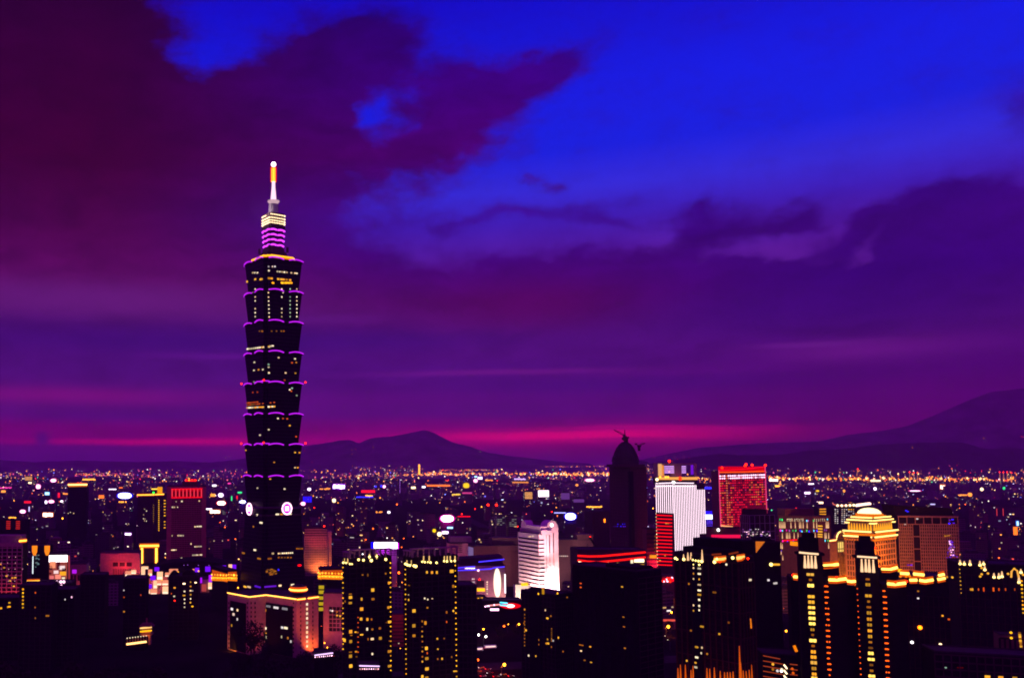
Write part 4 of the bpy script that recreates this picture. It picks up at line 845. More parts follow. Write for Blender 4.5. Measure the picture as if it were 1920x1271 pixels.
# ================================================================ purple block with the white rooftop sign
P, h = corner(702, 702, 744, 1030, 1130, 0, leftdepth=24)
ps = Bld('sign_building', 'violet lit block under a dazzling white rooftop sign with a blue glow on its left', 'building', P, h, M_PINK)
b = MB(); b.box(ps.P[1][0], ps.P[2][0]+1, -8, -6.8, h+1, h+8.6); sgn = b.build('rooftop_sign', emis('dazzling sign', (250, 235, 255), 6), ps.root)
b = MB(); b.box(ps.P[1][0]-4, ps.P[1][0]-.4, -8, -7, h+.5, h+9); b.build('sign_bloom', emis('blue sign bloom', (20, 10, 255), 1.5), ps.root)  # blue bloom left of the sign drawn as a glowing box
b = MB(); b.box(ps.P[2][0]+1.3, ps.P[2][0]+3, -8, -7, h+.5, h+8); b.build('sign_bloom', emis('magenta sign bloom', (240, 40, 255), 1.5), ps.root)  # magenta bloom on the right, drawn the same way
ps.bands(1, 3, M_DARK, h-7, h-.5, .4, .3); light((ps.cx-4, ps.cy-24, h-2), (170, 40, 255), 26000, 1, (ps.cx, ps.cy, h-8), 140)
light((ps.cx-12, ps.cy-12, h+5), (30, 20, 255), 9000, 1)
ps.vis(690, 746, 1005, 1060)
# ================================================================ dome topped tower under construction
P, h = corner(1142, 1181, 1212, 875, 1250, 14)
dm = Bld('dome_tower', 'dark tower ending in an unlit ribbed dome with two small cranes', 'office tower', P, h, wallmat('dome tower wall', (.05, .028, .03), .75, .2), cap=M_DARK)
for i in (0, 1):
    l = dm.fr(i)[3]; dm.grid(i, 10 if i == 0 else 9, 34, wallmat('dome tower rib', (.085, .045, .05), .75, .2), l*.04, l*.9 if i == 0 else l*.98, 0, h-4, .5, .5, .5)
b = MB(); dm.fbox(b, 1, -.3, 4.5, 0, h-6, -.1, 1); dm.fbox(b, 0, dm.fr(0)[3]-4, dm.fr(0)[3], 0, h-6, -.1, 1); b.build('corner_glazing', M_GLASS, dm.root)
DZ_ = lambda y: CAMZ+kz(1172, 780+y/4.383)*1262
cxo, cyo = kx(1172.5, 860)*1268-dm.cx, 1268-dm.cy
b = MB(); b.box(cxo-23, cxo+23, cyo-20, cyo+20, h-.3, h+1.2); b.box(cxo-20.5, cxo+20.5, cyo-18, cyo+18, h+1.2, DZ_(395)); b.build('upper_block', dm.wallm, dm.root)
b = MB()
b.lathe([(17.8, DZ_(396)), (17.8, DZ_(372)), (16.6, DZ_(370)), (16.2, DZ_(338)), (15, DZ_(334)), (13.8, DZ_(298)), (11, DZ_(262)), (7.2, DZ_(232)), (3.2, DZ_(213)), (1, DZ_(205))], 28, (cxo, cyo))
for j in range(14):
    a = 2*math.pi*j/14; b.tube([(cxo+(r+.4)*math.cos(a), cyo+(r+.4)*math.sin(a), DZ_(y)) for r, y in ((17.8, 372), (16.4, 338), (13.8, 298), (11, 262), (7.2, 232), (3.2, 213))], .5, 4)
b.build('dome', wallmat('dome metal', (.03, .02, .025), .6), dm.root)
b = MB(); b.smooth = True; b.lathe([(1.3, DZ_(208)), (1.2, DZ_(203)), (3.6, DZ_(195)), (4.6, DZ_(184)), (3.6, DZ_(172)), (1.2, DZ_(165)), (.8, DZ_(150)), (.5, DZ_(110))], 14, (cxo, cyo)); b.build('finial', wallmat('dome metal', (.03, .02, .025), .6), dm.root)
def crane(x, z, tipx, tipz, label):
    c = thing('crane', label, 'crane', (dm.cx+cxo+x, dm.cy+cyo-2, z))
    m = wallmat('crane steel', (.03, .02, .02), .6); b = MB(); b.box(-1.4, 1.4, -1.4, 1.4, 0, 6); b.box(-2.2, 2.6, -1.6, 1.6, 5.6, 8); b.build('mast', m, c)
    b = MB(); n = 8
    for s in (-.7, .7): b.tube([(0, s, 7), (tipx, s, tipz)], .35, 4)
    b.tube([(0, 0, 8.6), (tipx*.5, 0, 7.8+(tipz-6)*.5+.8), (tipx, 0, tipz)], .3, 4)
    for j in range(n): f = (j+.5)/n; b.box(tipx*f-.25, tipx*f+.25, -.8, .8, 7+(tipz-7)*f-.1, 7+(tipz-7)*f+.9)
    b.build('jib', m, c)
    b = MB(); b.tube([(0, 0, 7.5), (-4, 0, 10)], .4, 4); b.box(-5.5, -3, -1, 1, 8.4, 10.8); b.build('counterweight', m, c)
crane(2, DZ_(215), -18, DZ_(112)-DZ_(215), 'thin luffing crane beside the ball finial on the dark dome')
crane(19, DZ_(285), 9, DZ_(222)-DZ_(285), 'short crane clinging to the right shoulder of the dark dome')
for x in (490, 505, 520, 545, 565, 580): dm.win(0, *cv(1040, 780, 4.383)(x, 905), 1.8, 1.4, rnd.choice([E_VIO, E_BLUE, E_LAV]))
for x in (560, 578, 520): dm.win(0, *cv(1040, 780, 4.383)(x, 886), 1.8, 1.2, E_BLUE)
light((dm.cx, dm.cy-110, 30), (255, 40, 90), 90000, 2, (dm.cx, dm.cy, 60), 120)
dm.vis(1140, 1213, 800, 1032)
# ================================================================ tower of white vertical lights
kc = cv(1040, 780, 4.383)
P, h = corner(1229, 1262, 1321, 908, 1130, 25)
wv_ = Bld('striped_tower', 'tower clad in dense white vertical light lines with a red banded block at its foot', 'office tower', P, h, M_DARK)
E_LINE = emis('white line', (255, 222, 240), 2.3); l0, l1 = wv_.fr(0)[3], wv_.fr(1)[3]
E_LINE2 = E_LINE
for j in range(9): 
    t = l0*(.04+.93*j/8); zb = wv_.tz(0, 1245, 961)[1]; b = MB(); wv_.fbox(b, 0, t-.28, t+.28, zb, h-.5, -.1, .5); b.build('light_line', E_LINE, wv_.root)
for j in range(19):
    t = l1*(.02+.96*j/18); ex = 0 if j < 14 else 10; zlo = 0 if j < 15 else wv_.tz(1, 1318, 1000)[1]
    b = MB(); wv_.fbox(b, 1, t-.27, t+.27, zlo, h-1-(6 if j > 13 else 0), -.1, .5); b.build('light_line', E_LINE, wv_.root)
for y in (548, 572): wv_.strip(0, [kc(835, y+4), kc(965, y)], E_LINE, .5); wv_.strip(1, [kc(965, y), kc(1140, y+2)], E_LINE, .5)
for j in range(15):
    y = 812+j*29; wv_.strip(0, [kc(842, y), kc(968, y+6)], emis('red band light', (255, 12, 20), 1.3), .75, 'light_band', .8)
b = MB(); wv_.fbox(b, 0, -1.5, l0-.5, 0, wv_.tz(0, 1245, 961)[1], -.1, 1.1); 
wv_.dots(0, *kc(836, 800), *kc(850, 1250), 17, .55, E_WARM)
for x, y in ((918, 880), (935, 880), (910, 1145), (868, 1185)): wv_.win(0, *kc(x, y), 2.4, 1.4, E_GOLDS, 'window', .6)
HZt = lambda y: CAMZ+kz(1270, 780+y/4.383)*1150
x0 = kx(1233.5, 880)*1150-wv_.cx; x1 = kx(1306.5, 880)*1150-wv_.cx; y0 = 1150-wv_.cy
b = MB(); b.box(x0, x1, y0, y0+16, h-.5, HZt(500)); b.build('roof_room', M_DARK, wv_.root)
b = MB(); w_ = x1-x0
b.box(x0, x0+w_*.1, y0, y0+14, HZt(500), HZt(386)); b.box(x1-w_*.06, x1, y0, y0+14, HZt(500), HZt(386)); b.box(x0+w_*.43, x0+w_*.62, y0+1, y0+14, HZt(500), HZt(390)); b.box(x0+w_*.1, x1-w_*.06, y0+.5, y0+14, HZt(400), HZt(386.5)); b.build('roof_frame', M_PINK, wv_.root)
b = MB(); b.box(x0+w_*.1, x0+w_*.18, y0+3, y0+12, HZt(495), HZt(402)); b.build('lit_panel', emis('amber panel', (255, 150, 60), .9), wv_.root)
b = MB(); b.box(x0+.3, x0+w_*.1, y0-.4, y0-.05, HZt(490), HZt(392)); b.build('lit_panel', emis('pale amber panel', (255, 185, 120), .9), wv_.root)
for y in (413, 430, 447, 463):
    for f0, f1 in ((.19, .43), (.63, .74)): b = MB(); b.box(x0+w_*f0, x0+w_*f1, y0+2, y0+3, HZt(y+4), HZt(y-3)); b.build('light_strip', emis('lilac strip', (225, 160, 255), 1.6), wv_.root)
b = MB(); b.box(x1-w_*.13, x1-w_*.07, y0+2, y0+3, HZt(480), HZt(400)); b.build('lit_panel', emis('violet panel', (120, 20, 220), .9), wv_.root)
b = MB(); b.box(x0-.5, x1+.5, y0-1.2, y0-.4, HZt(522), HZt(500)); b.build('lit_band', emis('amber parapet', (255, 170, 80), 1.1), wv_.root)
for fx in (.04, .18, .24, .55): lampo('lamp', E_GOLD if fx < .5 else E_REDB, wv_.root, (x0+w_*fx, y0-2, HZt(500 if fx < .5 else 512)), 1.4 if fx < .5 else 2.2)
lampo('beacon', E_REDB, wv_.root, (x0+w_*.34, y0+5, HZt(370)), 1.7); lampo('lamp', E_WHITE, wv_.root, (x0+w_*.37, y0-3, HZt(545)), 2.2); lampo('lamp', E_WARM, wv_.root, (x0-3, y0-4, HZt(520)), 2.0)
wv_.vis(1227, 1322, 862, 1050)
# ================================================================ red glittering tower
kd = cv(1320, 840, 5.777)
P, h = corner(1347, 1350, 1437, 884, 1390, -2, leftdepth=30)
P, h = corner(1348, 1348, 1437, 884, 1390, -3, leftdepth=30)
rd = Bld('red_tower', 'broad tower glittering with rows of red and amber windows under a glowing red crown', 'hotel', P, h, wallmat('red tower wall', (.12, .03, .05), .7, .15))
l = rd.fr(1)[3]
b = MB(); rd.fbox(b, 1, l*.02, l*.98, h-1, h+8, -6, .5); b.build('crown', emis('red crown', (228, 0, 18), .9), rd.root)
rd.strip(1, [kd(165, 262), kd(440, 258), kd(650, 250)], emis('orange line', (255, 85, 0), 1.4), .8, 'light_strip', 1)
rd.strip(1, [kd(160, 240), kd(440, 225), kd(660, 200)], emis('red line', (255, 15, 40), 1.4), .5, 'light_strip', 1)
for pts in ([(160, 240), (180, 860)], [(660, 200), (680, 730)]): rd.strip(1, [kd(*p) for p in pts], emis('pink edge tube', (255, 70, 130), 1.1), .6)
rd.strip(1, [kd(180, 838), kd(310, 850)], emis('peach line', (255, 170, 110), 1.4), 1.0)
for x, y in ((190, 213), (440, 190), (450, 175), (515, 182), (658, 185)): rd.lamp(1, *kd(x, y), 1.8, E_REDB, 'beacon', 1)
rm = emis('rose window', (255, 20, 56), 1.1); wcount = 0
cols_ = [rm, rm, rm, rm, emis('dim rose window', (190, 10, 40), .7), emis('magenta window', (230, 40, 150), .8)]
stuff = MB(); stuffm = [rm, cols_[4], emis('amber window', (255, 105, 50), 1.1)]
for r_ in range(21):
    for c_ in range(22):
        y = 302+r_*26.2; x = 175+c_*22.6+r_*.9; x -= 0
        if y > 640 and x > 470: continue
        if y > 760 and x > 400: continue
        mt = E_PINKW if r_ < 2 else rnd.choice(cols_)
        if c_ == 3: mt = emis('peach window', (255, 140, 100), 1.2)
        elif r_ > 2 and ((x > 480 and 380 < y < 640 and rnd.random() < .45) or (x < 320 and rnd.random() < .3)): mt = emis('amber window', (255, 105, 50), 1.1)
        elif r_ > 1 and rnd.random() < .16: continue
        u, v = kd(x, y-(x-175)*.03)
        if wcount < 96 and rnd.random() < .26: rd.win(1, u, v, 2.0, 1.7, mt, 'window', .3); wcount += 1
        else:
            t, z = rd.tz(1, u, v); stuff.mi = 0 if mt in (rm, cols_[5]) else 1 if mt is cols_[4] else 2
            if mt is E_PINKW: stuff.mi = 3
            rd.fbox(stuff, 1, t-1, t+1, z-.85, z+.85, -.1, .45)
tag(stuff.build('window', stuffm+[E_PINKW], rd.root), kind='stuff')
light((rd.cx, rd.cy-90, 50), (255, 10, 45), 300000, 2, (rd.cx, rd.cy, 80), 100)
rd.vis(1345, 1438, 865, 1000)
# scaffold building with white lights in front of it
P, h = corner(1388, 1405, 1452, 966, 1270, 18)
sf = Bld('construction_block', 'unfinished block with white lit open floors below and dark floors above', 'building', P, h, M_BLACK)
for i in (0, 1): sf.grid(i, 5, 8, M_METAL, None, None, 0, None, .5, .6, .6, 'scaffold')
for j in range(46):
    x = rnd.uniform(395, 725); y = rnd.choice([880, 905, 928, 945, 960])+rnd.uniform(-4, 4); u, v = kd(x, y); sf.win(0 if u < 1405 else 1, u, v, rnd.uniform(1, 3.4), 1.0, rnd.choice([E_WHITED, E_WHITED, E_LAV, E_PINKW]), 'work_light')
light((sf.cx-10, sf.cy-34, 20), (235, 190, 220), 16000, 1, (sf.cx, sf.cy, 26), 130)
sf.topbox(-2, 4, 26, 20, 8, M_BLACK); sf.vis(1388, 1452, 955, 1010)
P, h = corner(1333, 1333, 1392, 990, 1340, 0, leftdepth=20)
rb = Bld('podium_block', 'low block with a pink neon front under the red glittering tower', 'building', P, h, M_BROWN)
rb.panel(1, 1333.5, 1002, 1388, 1008, emis('pink neon front', (255, 20, 80), 1.0), 'sign', .5); rb.lamp(1, 1346, 993, 2.2, E_WHITE); rb.vis(1333, 1390, 988, 1010)
P, h = corner(1318, 1318, 1347, 974, 1480, 0, leftdepth=20)
bb = Bld('sign_building', 'bluish block crowned by a white blue sign between the striped and red towers', 'building', P, h, M_PINK)
bb.grid(1, 8, 9, M_DARK, None, None, 0, None, .9, 1.2, .4); b = MB(); b.box(bb.P[1][0]-4, bb.P[2][0]-3, -8, -7, h+.5, h+8); b.build('rooftop_sign', emis('white blue sign', (190, 200, 255), 5), bb.root)
b = MB(); b.box(bb.P[1][0]-2, bb.P[2][0]-5, -7, -6.4, h+8.2, h+14); b.build('sign_bloom', emis('blue sign glow', (40, 20, 255), 1.2), bb.root)  # blue bloom over the sign drawn as a glowing box
light((bb.cx, bb.cy-26, h-2), (70, 50, 255), 40000, 1, (bb.cx, bb.cy, h-14), 140); bb.vis(1320, 1348, 955, 1005)
# ================================================================ hotel with vertical uplights
P, h = corner(1459, 1523, 1557, 968, 1090, 28)
ho_ = Bld('hotel', 'hotel whose walls carry thin upright beams of light and coloured squares', 'hotel', P, h, M_BROWN)
E_BEAM = emis('beam tip', (255, 225, 200), 2.2)
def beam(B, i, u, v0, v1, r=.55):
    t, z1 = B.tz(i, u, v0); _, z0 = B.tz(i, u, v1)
    b = MB(); c = B.pt(i, t, z0, .5); b.lathe([(r, z0), (r*.8, z0+(z1-z0)*.3), (r*.25, z1)], 6, (c[0], c[1])); b.build('uplight', emis('uplight beam', (255, 195, 140), 1.25), B.root)  # streak of light on the wall drawn as a glowing cone
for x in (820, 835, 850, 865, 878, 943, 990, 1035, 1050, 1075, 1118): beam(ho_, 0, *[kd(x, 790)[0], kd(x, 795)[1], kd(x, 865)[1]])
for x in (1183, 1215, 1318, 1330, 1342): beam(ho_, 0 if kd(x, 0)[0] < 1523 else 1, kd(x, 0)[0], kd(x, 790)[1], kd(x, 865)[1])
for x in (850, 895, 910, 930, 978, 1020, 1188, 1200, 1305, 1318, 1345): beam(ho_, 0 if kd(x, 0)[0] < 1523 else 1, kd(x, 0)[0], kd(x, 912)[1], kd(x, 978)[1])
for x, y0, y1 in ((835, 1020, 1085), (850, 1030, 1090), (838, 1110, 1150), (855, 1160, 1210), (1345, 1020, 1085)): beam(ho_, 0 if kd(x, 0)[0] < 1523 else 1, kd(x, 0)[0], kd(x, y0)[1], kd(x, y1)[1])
for x, y in ((825, 772), (848, 775), (1115, 785), (1130, 785), (1183, 785), (1335, 770), (830, 890), (850, 892), (895, 888), (927, 892), (965, 892), (995, 892), (1045, 893), (1062, 900), (1115, 893), (1140, 900), (1188, 893), (1220, 893), (1305, 885), (1325, 885), (855, 1005), (905, 1005), (970, 995), (1310, 1000), (1340, 1000), (805, 1060), (840, 1110)):
    u, v = kd(x, y); ho_.win(0 if u < 1523 else 1, u, v, 1.1, 2.6, rnd.choice([E_VIO, E_BLUE, E_CYAN, E_GREEN, E_MAG, E_LAV]), 'colour_square', .3)
for y in (835, 865, 895, 925, 950): kp(ho_, 0, 1235, y, 1283, y+14, E_GOLDS, 'window', .4, kd)
for x0, x1 in ((905, 960), (985, 1075), (1200, 1310)):
    for y in (768, 785): ho_.dots(0, *kd(x0, y), *kd(x1, y-2), 6, .5, E_CREAM)
kp(ho_, 0, 935, 1010, 1015, 1055, emis('amber entrance', (255, 140, 0), 1.2), 'lit_sign', .5, kd); ho_.strip(0, [kd(860, 1000), kd(1010, 990)], E_RED, .7)
ho_.topbox(-6, 8, 36, 18, 8, M_BROWN); light((ho_.cx-24, ho_.cy-60, 40), (255, 80, 60), 15000, 1, (ho_.cx-8, ho_.cy, 60), 120)
ho_.vis(1457, 1558, 955, 1070)
# ================================================================ yellow banded block and white window block behind
P, h = corner(1535, 1535, 1563, 953, 1720, -4, leftdepth=24)
yb = Bld('car_park', 'amber block of stacked glowing floors behind the beam lit hotel', 'building', P, h, M_BLACK)
for j in range(7): yb.strip(1, [kd(1250, 660+j*27), kd(1405, 656+j*29)], emis('amber floor', (255, 160, 20), 1.1), 1.1, 'floor_light')
yb.panel(1, *kd(1243, 580), *kd(1290, 600), E_WARM, 'lit_sign', .5); yb.vis(1533, 1565, 940, 988)
ke = cv(1540, 840, 5.053)
P, h = corner(1560, 1560, 1606, 950, 1680, -6, leftdepth=24)
ww = Bld('office_block', 'dark block dotted with square white windows under a curved row of roof lamps', 'building', P, h, M_BLACK)
for c_ in range(9):
    for r_ in range(8):
        if c_ == 2 or rnd.random() < .12: continue
        ww.win(1, *ke(132+c_*21.5, 580+r_*18.5), 2.2, 1.8, E_YEL if r_ == 0 and c_ > 5 else E_WHITED)
arc = [(105, 515), (112, 530), (150, 542), (190, 543), (230, 542), (268, 540), (303, 538)]
ww.strip(1, [ke(*p) for p in arc], emis('pink roof line', (255, 120, 100), 1), .8)
for p in arc[2:]: ww.lamp(1, *ke(*p), 2.2, E_WARM)
ww.vis(1560, 1606, 940, 985)
P, h = corner(1601, 1601, 1634, 946, 1800, 0, leftdepth=24)
cb = Bld('curved_roof_building', 'building with a slanting pale glowing roof edge behind the golden dome', 'building', P, h, M_BLACK)
cb.strip(1, [ke(322, 545), ke(400, 532), ke(465, 525)], emis('pale roof glow', (255, 205, 180), 3), 2.2); cb.strip(1, [ke(330, 532), ke(460, 516)], emis('pale roof glow', (255, 205, 180), 3), .9); cb.vis(1600, 1635, 938, 965)
# ================================================================ golden domed tower
P, h = corner(1583, 1637, 1679, 994, 940, 36)
gd = Bld('domed_tower', 'golden floodlit tower with glowing cornices and a bright shallow dome', 'office tower', P, h-1.5, M_GOLD)
E_CORN = emis('cornice light', (255, 205, 110), 3.2)
l0, l1 = gd.fr(0)[3], gd.fr(1)[3]; zg = h-1.5
for i, l in ((0, l0), (1, l1)):
    gd.bands(i, 1, M_GLASS, 0, zg-8, .98, .12, l*.06, l*.94, 'glazing'); gd.grid(i, 10 if i == 0 else 8, 15, M_GOLD, l*.06, l*.94, 0, zg-8, 1.1, 1.3, .6)
for dz, o in ((-6.6, 1.4), (-1.2, 2.2)):
    b = MB()
    for i, l in ((0, l0), (1, l1)): gd.fbox(b, i, -o, l+o, zg+dz-.9, zg+dz+.9, -.2, o)
    b.build('cornice', M_GOLD, gd.root)
    for i, l in ((0, l0), (1, l1)): b = MB(); b.tube([gd.pt(i, l*.0 if i else -.5, zg+dz+1.1, o+.2), gd.pt(i, l*.97 if i == 0 else l+.5, zg+dz+1.1, o+.2)], .75, 5); b.build('light_strip', E_CORN, gd.root)
    b = MB()
    for i, l in ((0, l0), (1, l1)): gd.fbox(b, i, 0, l, zg+dz-3.6, zg+dz-1, -.1, .3)
    b.build('lit_band', emis('glowing frieze', (255, 120, 0), 1.0), gd.root)
# drum storey
q = [(x*.86, y*.86) for x, y in gd.P]; zd = zg+10.5
b = MB(); b.prism(q, zg, zd); b.build('upper_storey', M_GOLD, gd.root)
def qpt(i, f, z, o=0):
    a, c = q[i], q[i+1]; d = Vector((c[0]-a[0], c[1]-a[1])); n_ = Vector((d.y, -d.x)).normalized(); return (a[0]+d.x*f+n_.x*o, a[1]+d.y*f+n_.y*o, z)
for i in (0, 1):
    for j in range(9):
        f = .06+.88*j/8; b = MB(); c = qpt(i, f, 0, .6); b.lathe([(1.1, zg+.5), (.8, zg+4), (.3, zg+8)], 6, (c[0], c[1])); b.build('uplight', emis('amber uplight', (255, 165, 30), 1.3), gd.root)  # uplighting on the storey wall drawn as glowing cones
for dz, sc_, parts in ((10.6, .93, ((.02, .98),)), (13.4, .84, ((.1, .98),)), (7.6, .98, ((.0, .16), (.86, 1.0)))):
    qq = [(x*sc_, y*sc_) for x, y in gd.P]
    if dz != 7.6: b = MB(); b.prism(qq, zg+dz-.6, zg+dz+.6); b.build('cornice', M_GOLD, gd.root)
    for i in (0, 1):
        a, c = qq[i], qq[i+1]
        for f0, f1 in parts: b = MB(); b.tube([(a[0]+(c[0]-a[0])*f0, a[1]+(c[1]-a[1])*f0-.8, zg+dz+.9), (a[0]+(c[0]-a[0])*f1, a[1]+(c[1]-a[1])*f1-.8, zg+dz+.9)], .6, 5); b.build('light_strip', E_CORN, gd.root)
dc = (0, 0); zd = zg+14.5
b = MB(); b.prism([(x*.66, y*.66) for x, y in gd.P], zg+13.8, zg+15.6); b.lathe([(12.8, zg+15.6), (13, zg+17.2), (11.8, zg+17.7)], 28, dc); b.build('dome_drum', emis('amber drum', (255, 120, 10), .9), gd.root)
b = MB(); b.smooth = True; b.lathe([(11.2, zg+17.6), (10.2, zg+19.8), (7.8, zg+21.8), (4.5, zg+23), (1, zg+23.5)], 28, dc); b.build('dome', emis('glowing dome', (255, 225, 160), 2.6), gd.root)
for u, v in ((1635, 1021), (1642, 1027)): gd.lamp(0, u, v, 1.0, E_REDB, 'beacon', 1)
for fx, fy, z in ((-60, -30, 12), (2, -62, 10), (50, -40, 12)): light((gd.cx+fx, gd.cy+fy-8, z), (255, 140, 18), 380000, 1.2, (gd.cx+fx*.2, gd.cy, 46), 120)
light((gd.cx-4, gd.cy-44, 66), (255, 140, 22), 150000, 1.2, (gd.cx, gd.cy, 84), 110)
gd.vis(1580, 1682, 940, 1095)
P, h = corner(1556, 1568, 1586, 1012, 985, 30)
ga = Bld('arched_block', 'slim cream lit block with an arched gable, left neighbour of the golden domed tower', 'building', P, h, M_GOLD)
l1 = ga.fr(1)[3]; b = MB(); b.loft([[ga.pt(1, l1/2+l1*.5*c, h+l1*.45*s, o) for c, s in ar] for o in (.4, -3)]); b.build('gable', M_GOLD, ga.root)
b = MB(); b.tube([ga.pt(1, l1/2+l1*.5*c, h+l1*.45*s+.6, .4) for c, s in ar], .6, 5); b.build('light_strip', E_CORN, ga.root)
ga.strip(0, [(1556, 1013.5), (1568, 1012)], E_CORN, .6)
kp(ga, 1, 158, 880, 205, 980, emis('cream arch window', (255, 215, 110), 1.1), 'window', .4, ke)
ga.grid(0, 4, 9, M_GOLD, None, None, 0, h-4, .6, .8, .5); ga.grid(1, 4, 10, M_GOLD, None, None, 0, h-2, .6, .8, .8)
light((ga.cx-6, ga.cy-24, 30), (255, 170, 70), 20000, 1, (ga.cx, ga.cy, 34), 130); ga.vis(1555, 1586, 1005, 1060)
# ================================================================ brown grid tower
P, h = corner(1684, 1684, 1795, 967, 1030, -7, leftdepth=50)
P = [P[0], P[1], P[2], (P[2][0]+16, P[2][1]+40)]
bg_ = Bld('grid_tower', 'broad copper brown slab of small square windows with a dark central shaft', 'office tower', P, h, M_BLACK, cap=M_BROWN)
l = bg_.fr(1)[3]; M_COP = wallmat('copper stone', (.30, .19, .10), .75, .2)
for f0, f1, n_ in ((.0, .235, 7), (.36, 1.0, 17)): bg_.grid(1, n_, 26, M_COP, l*f0, l*f1, 0, h-9, .8, 1.0, .6)
for z in range(0, 5): b = MB(); bg_.fbox(b, 1, l*.235, l*.36, h-9-z*14-.6, h-9-z*14+.4, -.1, .5); b.build('spandrel', M_COP, bg_.root)
b = MB(); bg_.fbox(b, 1, -.5, l+.5, h-1.4, h+.2, -.2, .9); bg_.fbox(b, 1, -.3, l+.3, h-9.6, h-8.6, -.2, .7)
for j in range(8): bg_.fbox(b, 1, l*j/7-.4, l*j/7+.4, h-9, h-1, -.1, .5)
b.build('cornice', M_COP, bg_.root)
b = MB(); b.hexa([bg_.pt(1, -1, h+.3, -3), bg_.pt(1, l*.97, h+.3, -3), bg_.pt(1, l*.97, h+.3, -30), bg_.pt(1, -1, h+.3, -30), bg_.pt(1, -3, h+12, -3), bg_.pt(1, l*.93, h+9, -3), bg_.pt(1, l*.93, h+9, -30), bg_.pt(1, -3, h+12, -30)]); b.build('roof_room', M_BLACK, bg_.root)
for j in range(46):
    a = rnd.random(); x = 1222+rnd.gauss(0, 1)*(8+34*a*.8); y = 865+a*170; bg_.win(1, *ke(x, y), 1.2, 1.0, rnd.choice([E_LAV, E_VIO, E_VIO, E_PINKW, E_LAV]), 'window', .75)
for x, y, mt in ((800, 590, E_BLUE), (815, 600, E_BLUE), (1240, 675, E_BLUE), (1215, 680, E_VIO), (1250, 708, E_VIO), (1210, 712, E_BLUE), (1170, 830, E_GOLDS), (1195, 828, E_GOLDS), (1210, 826, E_GOLDD), (905, 668, E_WHITED), (790, 720, E_WHITED), (1280, 1050, E_ORD), (1275, 1065, E_ORD), (820, 1105, E_VIO), (850, 1105, E_VIO)): bg_.win(1, *ke(x, y), 2.4, 1.4, mt, 'window', .75)
light((bg_.cx-20, bg_.cy-80, 20), (255, 112, 15), 120000, 2, (bg_.cx-10, bg_.cy, 40), 130)
bg_.vis(1684, 1815, 952, 1075)
# ================================================================ dark blocks in the foreground
class Sub(Bld):
    """another block of the same building: shares the thing of B"""
    def __init__(s, B, name, poly, h, wall, mat_roof=None):
        s.cx, s.cy, s.z0, s.h, s.root = B.cx, B.cy, B.z0, h, B.root; s.wallm = wall
        s.P = [(x-s.cx, y-s.cy) for x, y in poly]
        b = MB(); b.prism(s.P, 0, h-s.z0); s.wall = b.build(name, wall, s.root)
kf = cv(1240, 1000, 4.692)
M_RIB = wallmat('brown rib', (.05, .022, .014), .8, .25, .1)
P, h = corner(1265, 1384, 1412, 1046, 500, 34)
F1 = Bld('apartment_tower', 'great dark brown tower with orange uplit piers and lamps round its roof', 'apartment tower', P, h, M_BLACK)
for i, n_ in ((0, 11), (1, 5)):
    l = F1.fr(i)[3]; F1.grid(i, n_, 8, M_RIB, 0, l, 0, h-3, .6, .5, .5, 'pier_grid')
    F1.grid(i, 1, 34, wallmat('dark sill', (.022, .012, .01), .8, .2, .1), .5, l-.5, 0, h-3, .3, .25, .3, 'sill_grid')
b = MB(); F1.fbox(b, 0, F1.fr(0)[3]*.28, F1.fr(0)[3]*.42, 0, h-1, -.1, .9); b.build('glass_bay', M_GLASS, F1.root)
S1 = Sub(F1, 'upper_block', corner(1300, 1390, 1412, 1012, 512, 34)[0], CAMZ+kz(1390, 1014)*512, M_BLACK)
S2 = Sub(F1, 'upper_block', corner(1280, 1370, 1405, 1030, 507, 34)[0], CAMZ+kz(1370, 1031)*507, M_BLACK)
E_CRL = emis('crown lamp', (255, 220, 120), 4); E_UPA = emis('roof uplight', (255, 190, 90), 1.6)
for x, y, r in ((130, 215, 1), (145, 225, .7), (205, 225, 1.1), (285, 230, .8), (310, 236, .8), (335, 240, .9), (362, 243, 1.1), (475, 248, 1.2), (497, 222, .9), (635, 212, 1.1), (340, 272, .8), (290, 270, .6)): F1.lamp(0, *kf(x, y), r*.75, E_CRL, 'roof_lamp')
for x, y0, y1 in ((237, 165, 235), (362, 140, 250), (200, 180, 235), (265, 165, 225)): beam(F1, 0, kf(x, 0)[0], kf(x, y0)[1], kf(x, y1)[1], .7)
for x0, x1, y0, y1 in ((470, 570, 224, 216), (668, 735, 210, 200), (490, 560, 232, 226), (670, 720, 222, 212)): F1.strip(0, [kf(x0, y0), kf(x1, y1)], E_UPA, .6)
for x0, x1, y0, y1 in ((450, 530, 185, 178), (600, 680, 180, 162)): F1.strip(0, [kf(x0, y0), kf(x1, y1)], emis('faint orange strip', (170, 60, 20), .5), .5)
lampo('beacon', E_REDB, F1.root, Vector(F1.pt(0, *F1.tz(0, *kf(430, 82)), -16)), .8); F1.lamp(0, *kf(522, 246), .5, E_REDB); F1.lamp(1, *kf(752, 218), .6, E_REDB)
for x, ys in ((342, (305, 352, 400, 448, 497, 535, 580, 633, 671)), (292, (300, 350, 396, 628, 675)), (250, (440,)), (475, (515,)), (600, (780,)), (365, (815, 1000)), (360, (1048,)), (320, (995, 1085)), (310, (1132,)), (312, (1172,)), (411, (1055,)), (232, (1115,)), (268, (850,)), (768, (405,)), (580, (270,)), (518, (880,))):
    for y in ys: F1.win(0 if kf(x, 0)[0] < 1384 else 1, *kf(x, y), rnd.choice([.8, 1.2, 2.2]), 1.2, E_VIO if y == 790 else rnd.choice([E_CREAM, E_GOLDS, E_CREAM, E_GOLDD]), 'window', .9)
F1.strip(1, [kf(775, 745), kf(783, 830)], emis('orange side strip', (255, 130, 20), 1), .4)
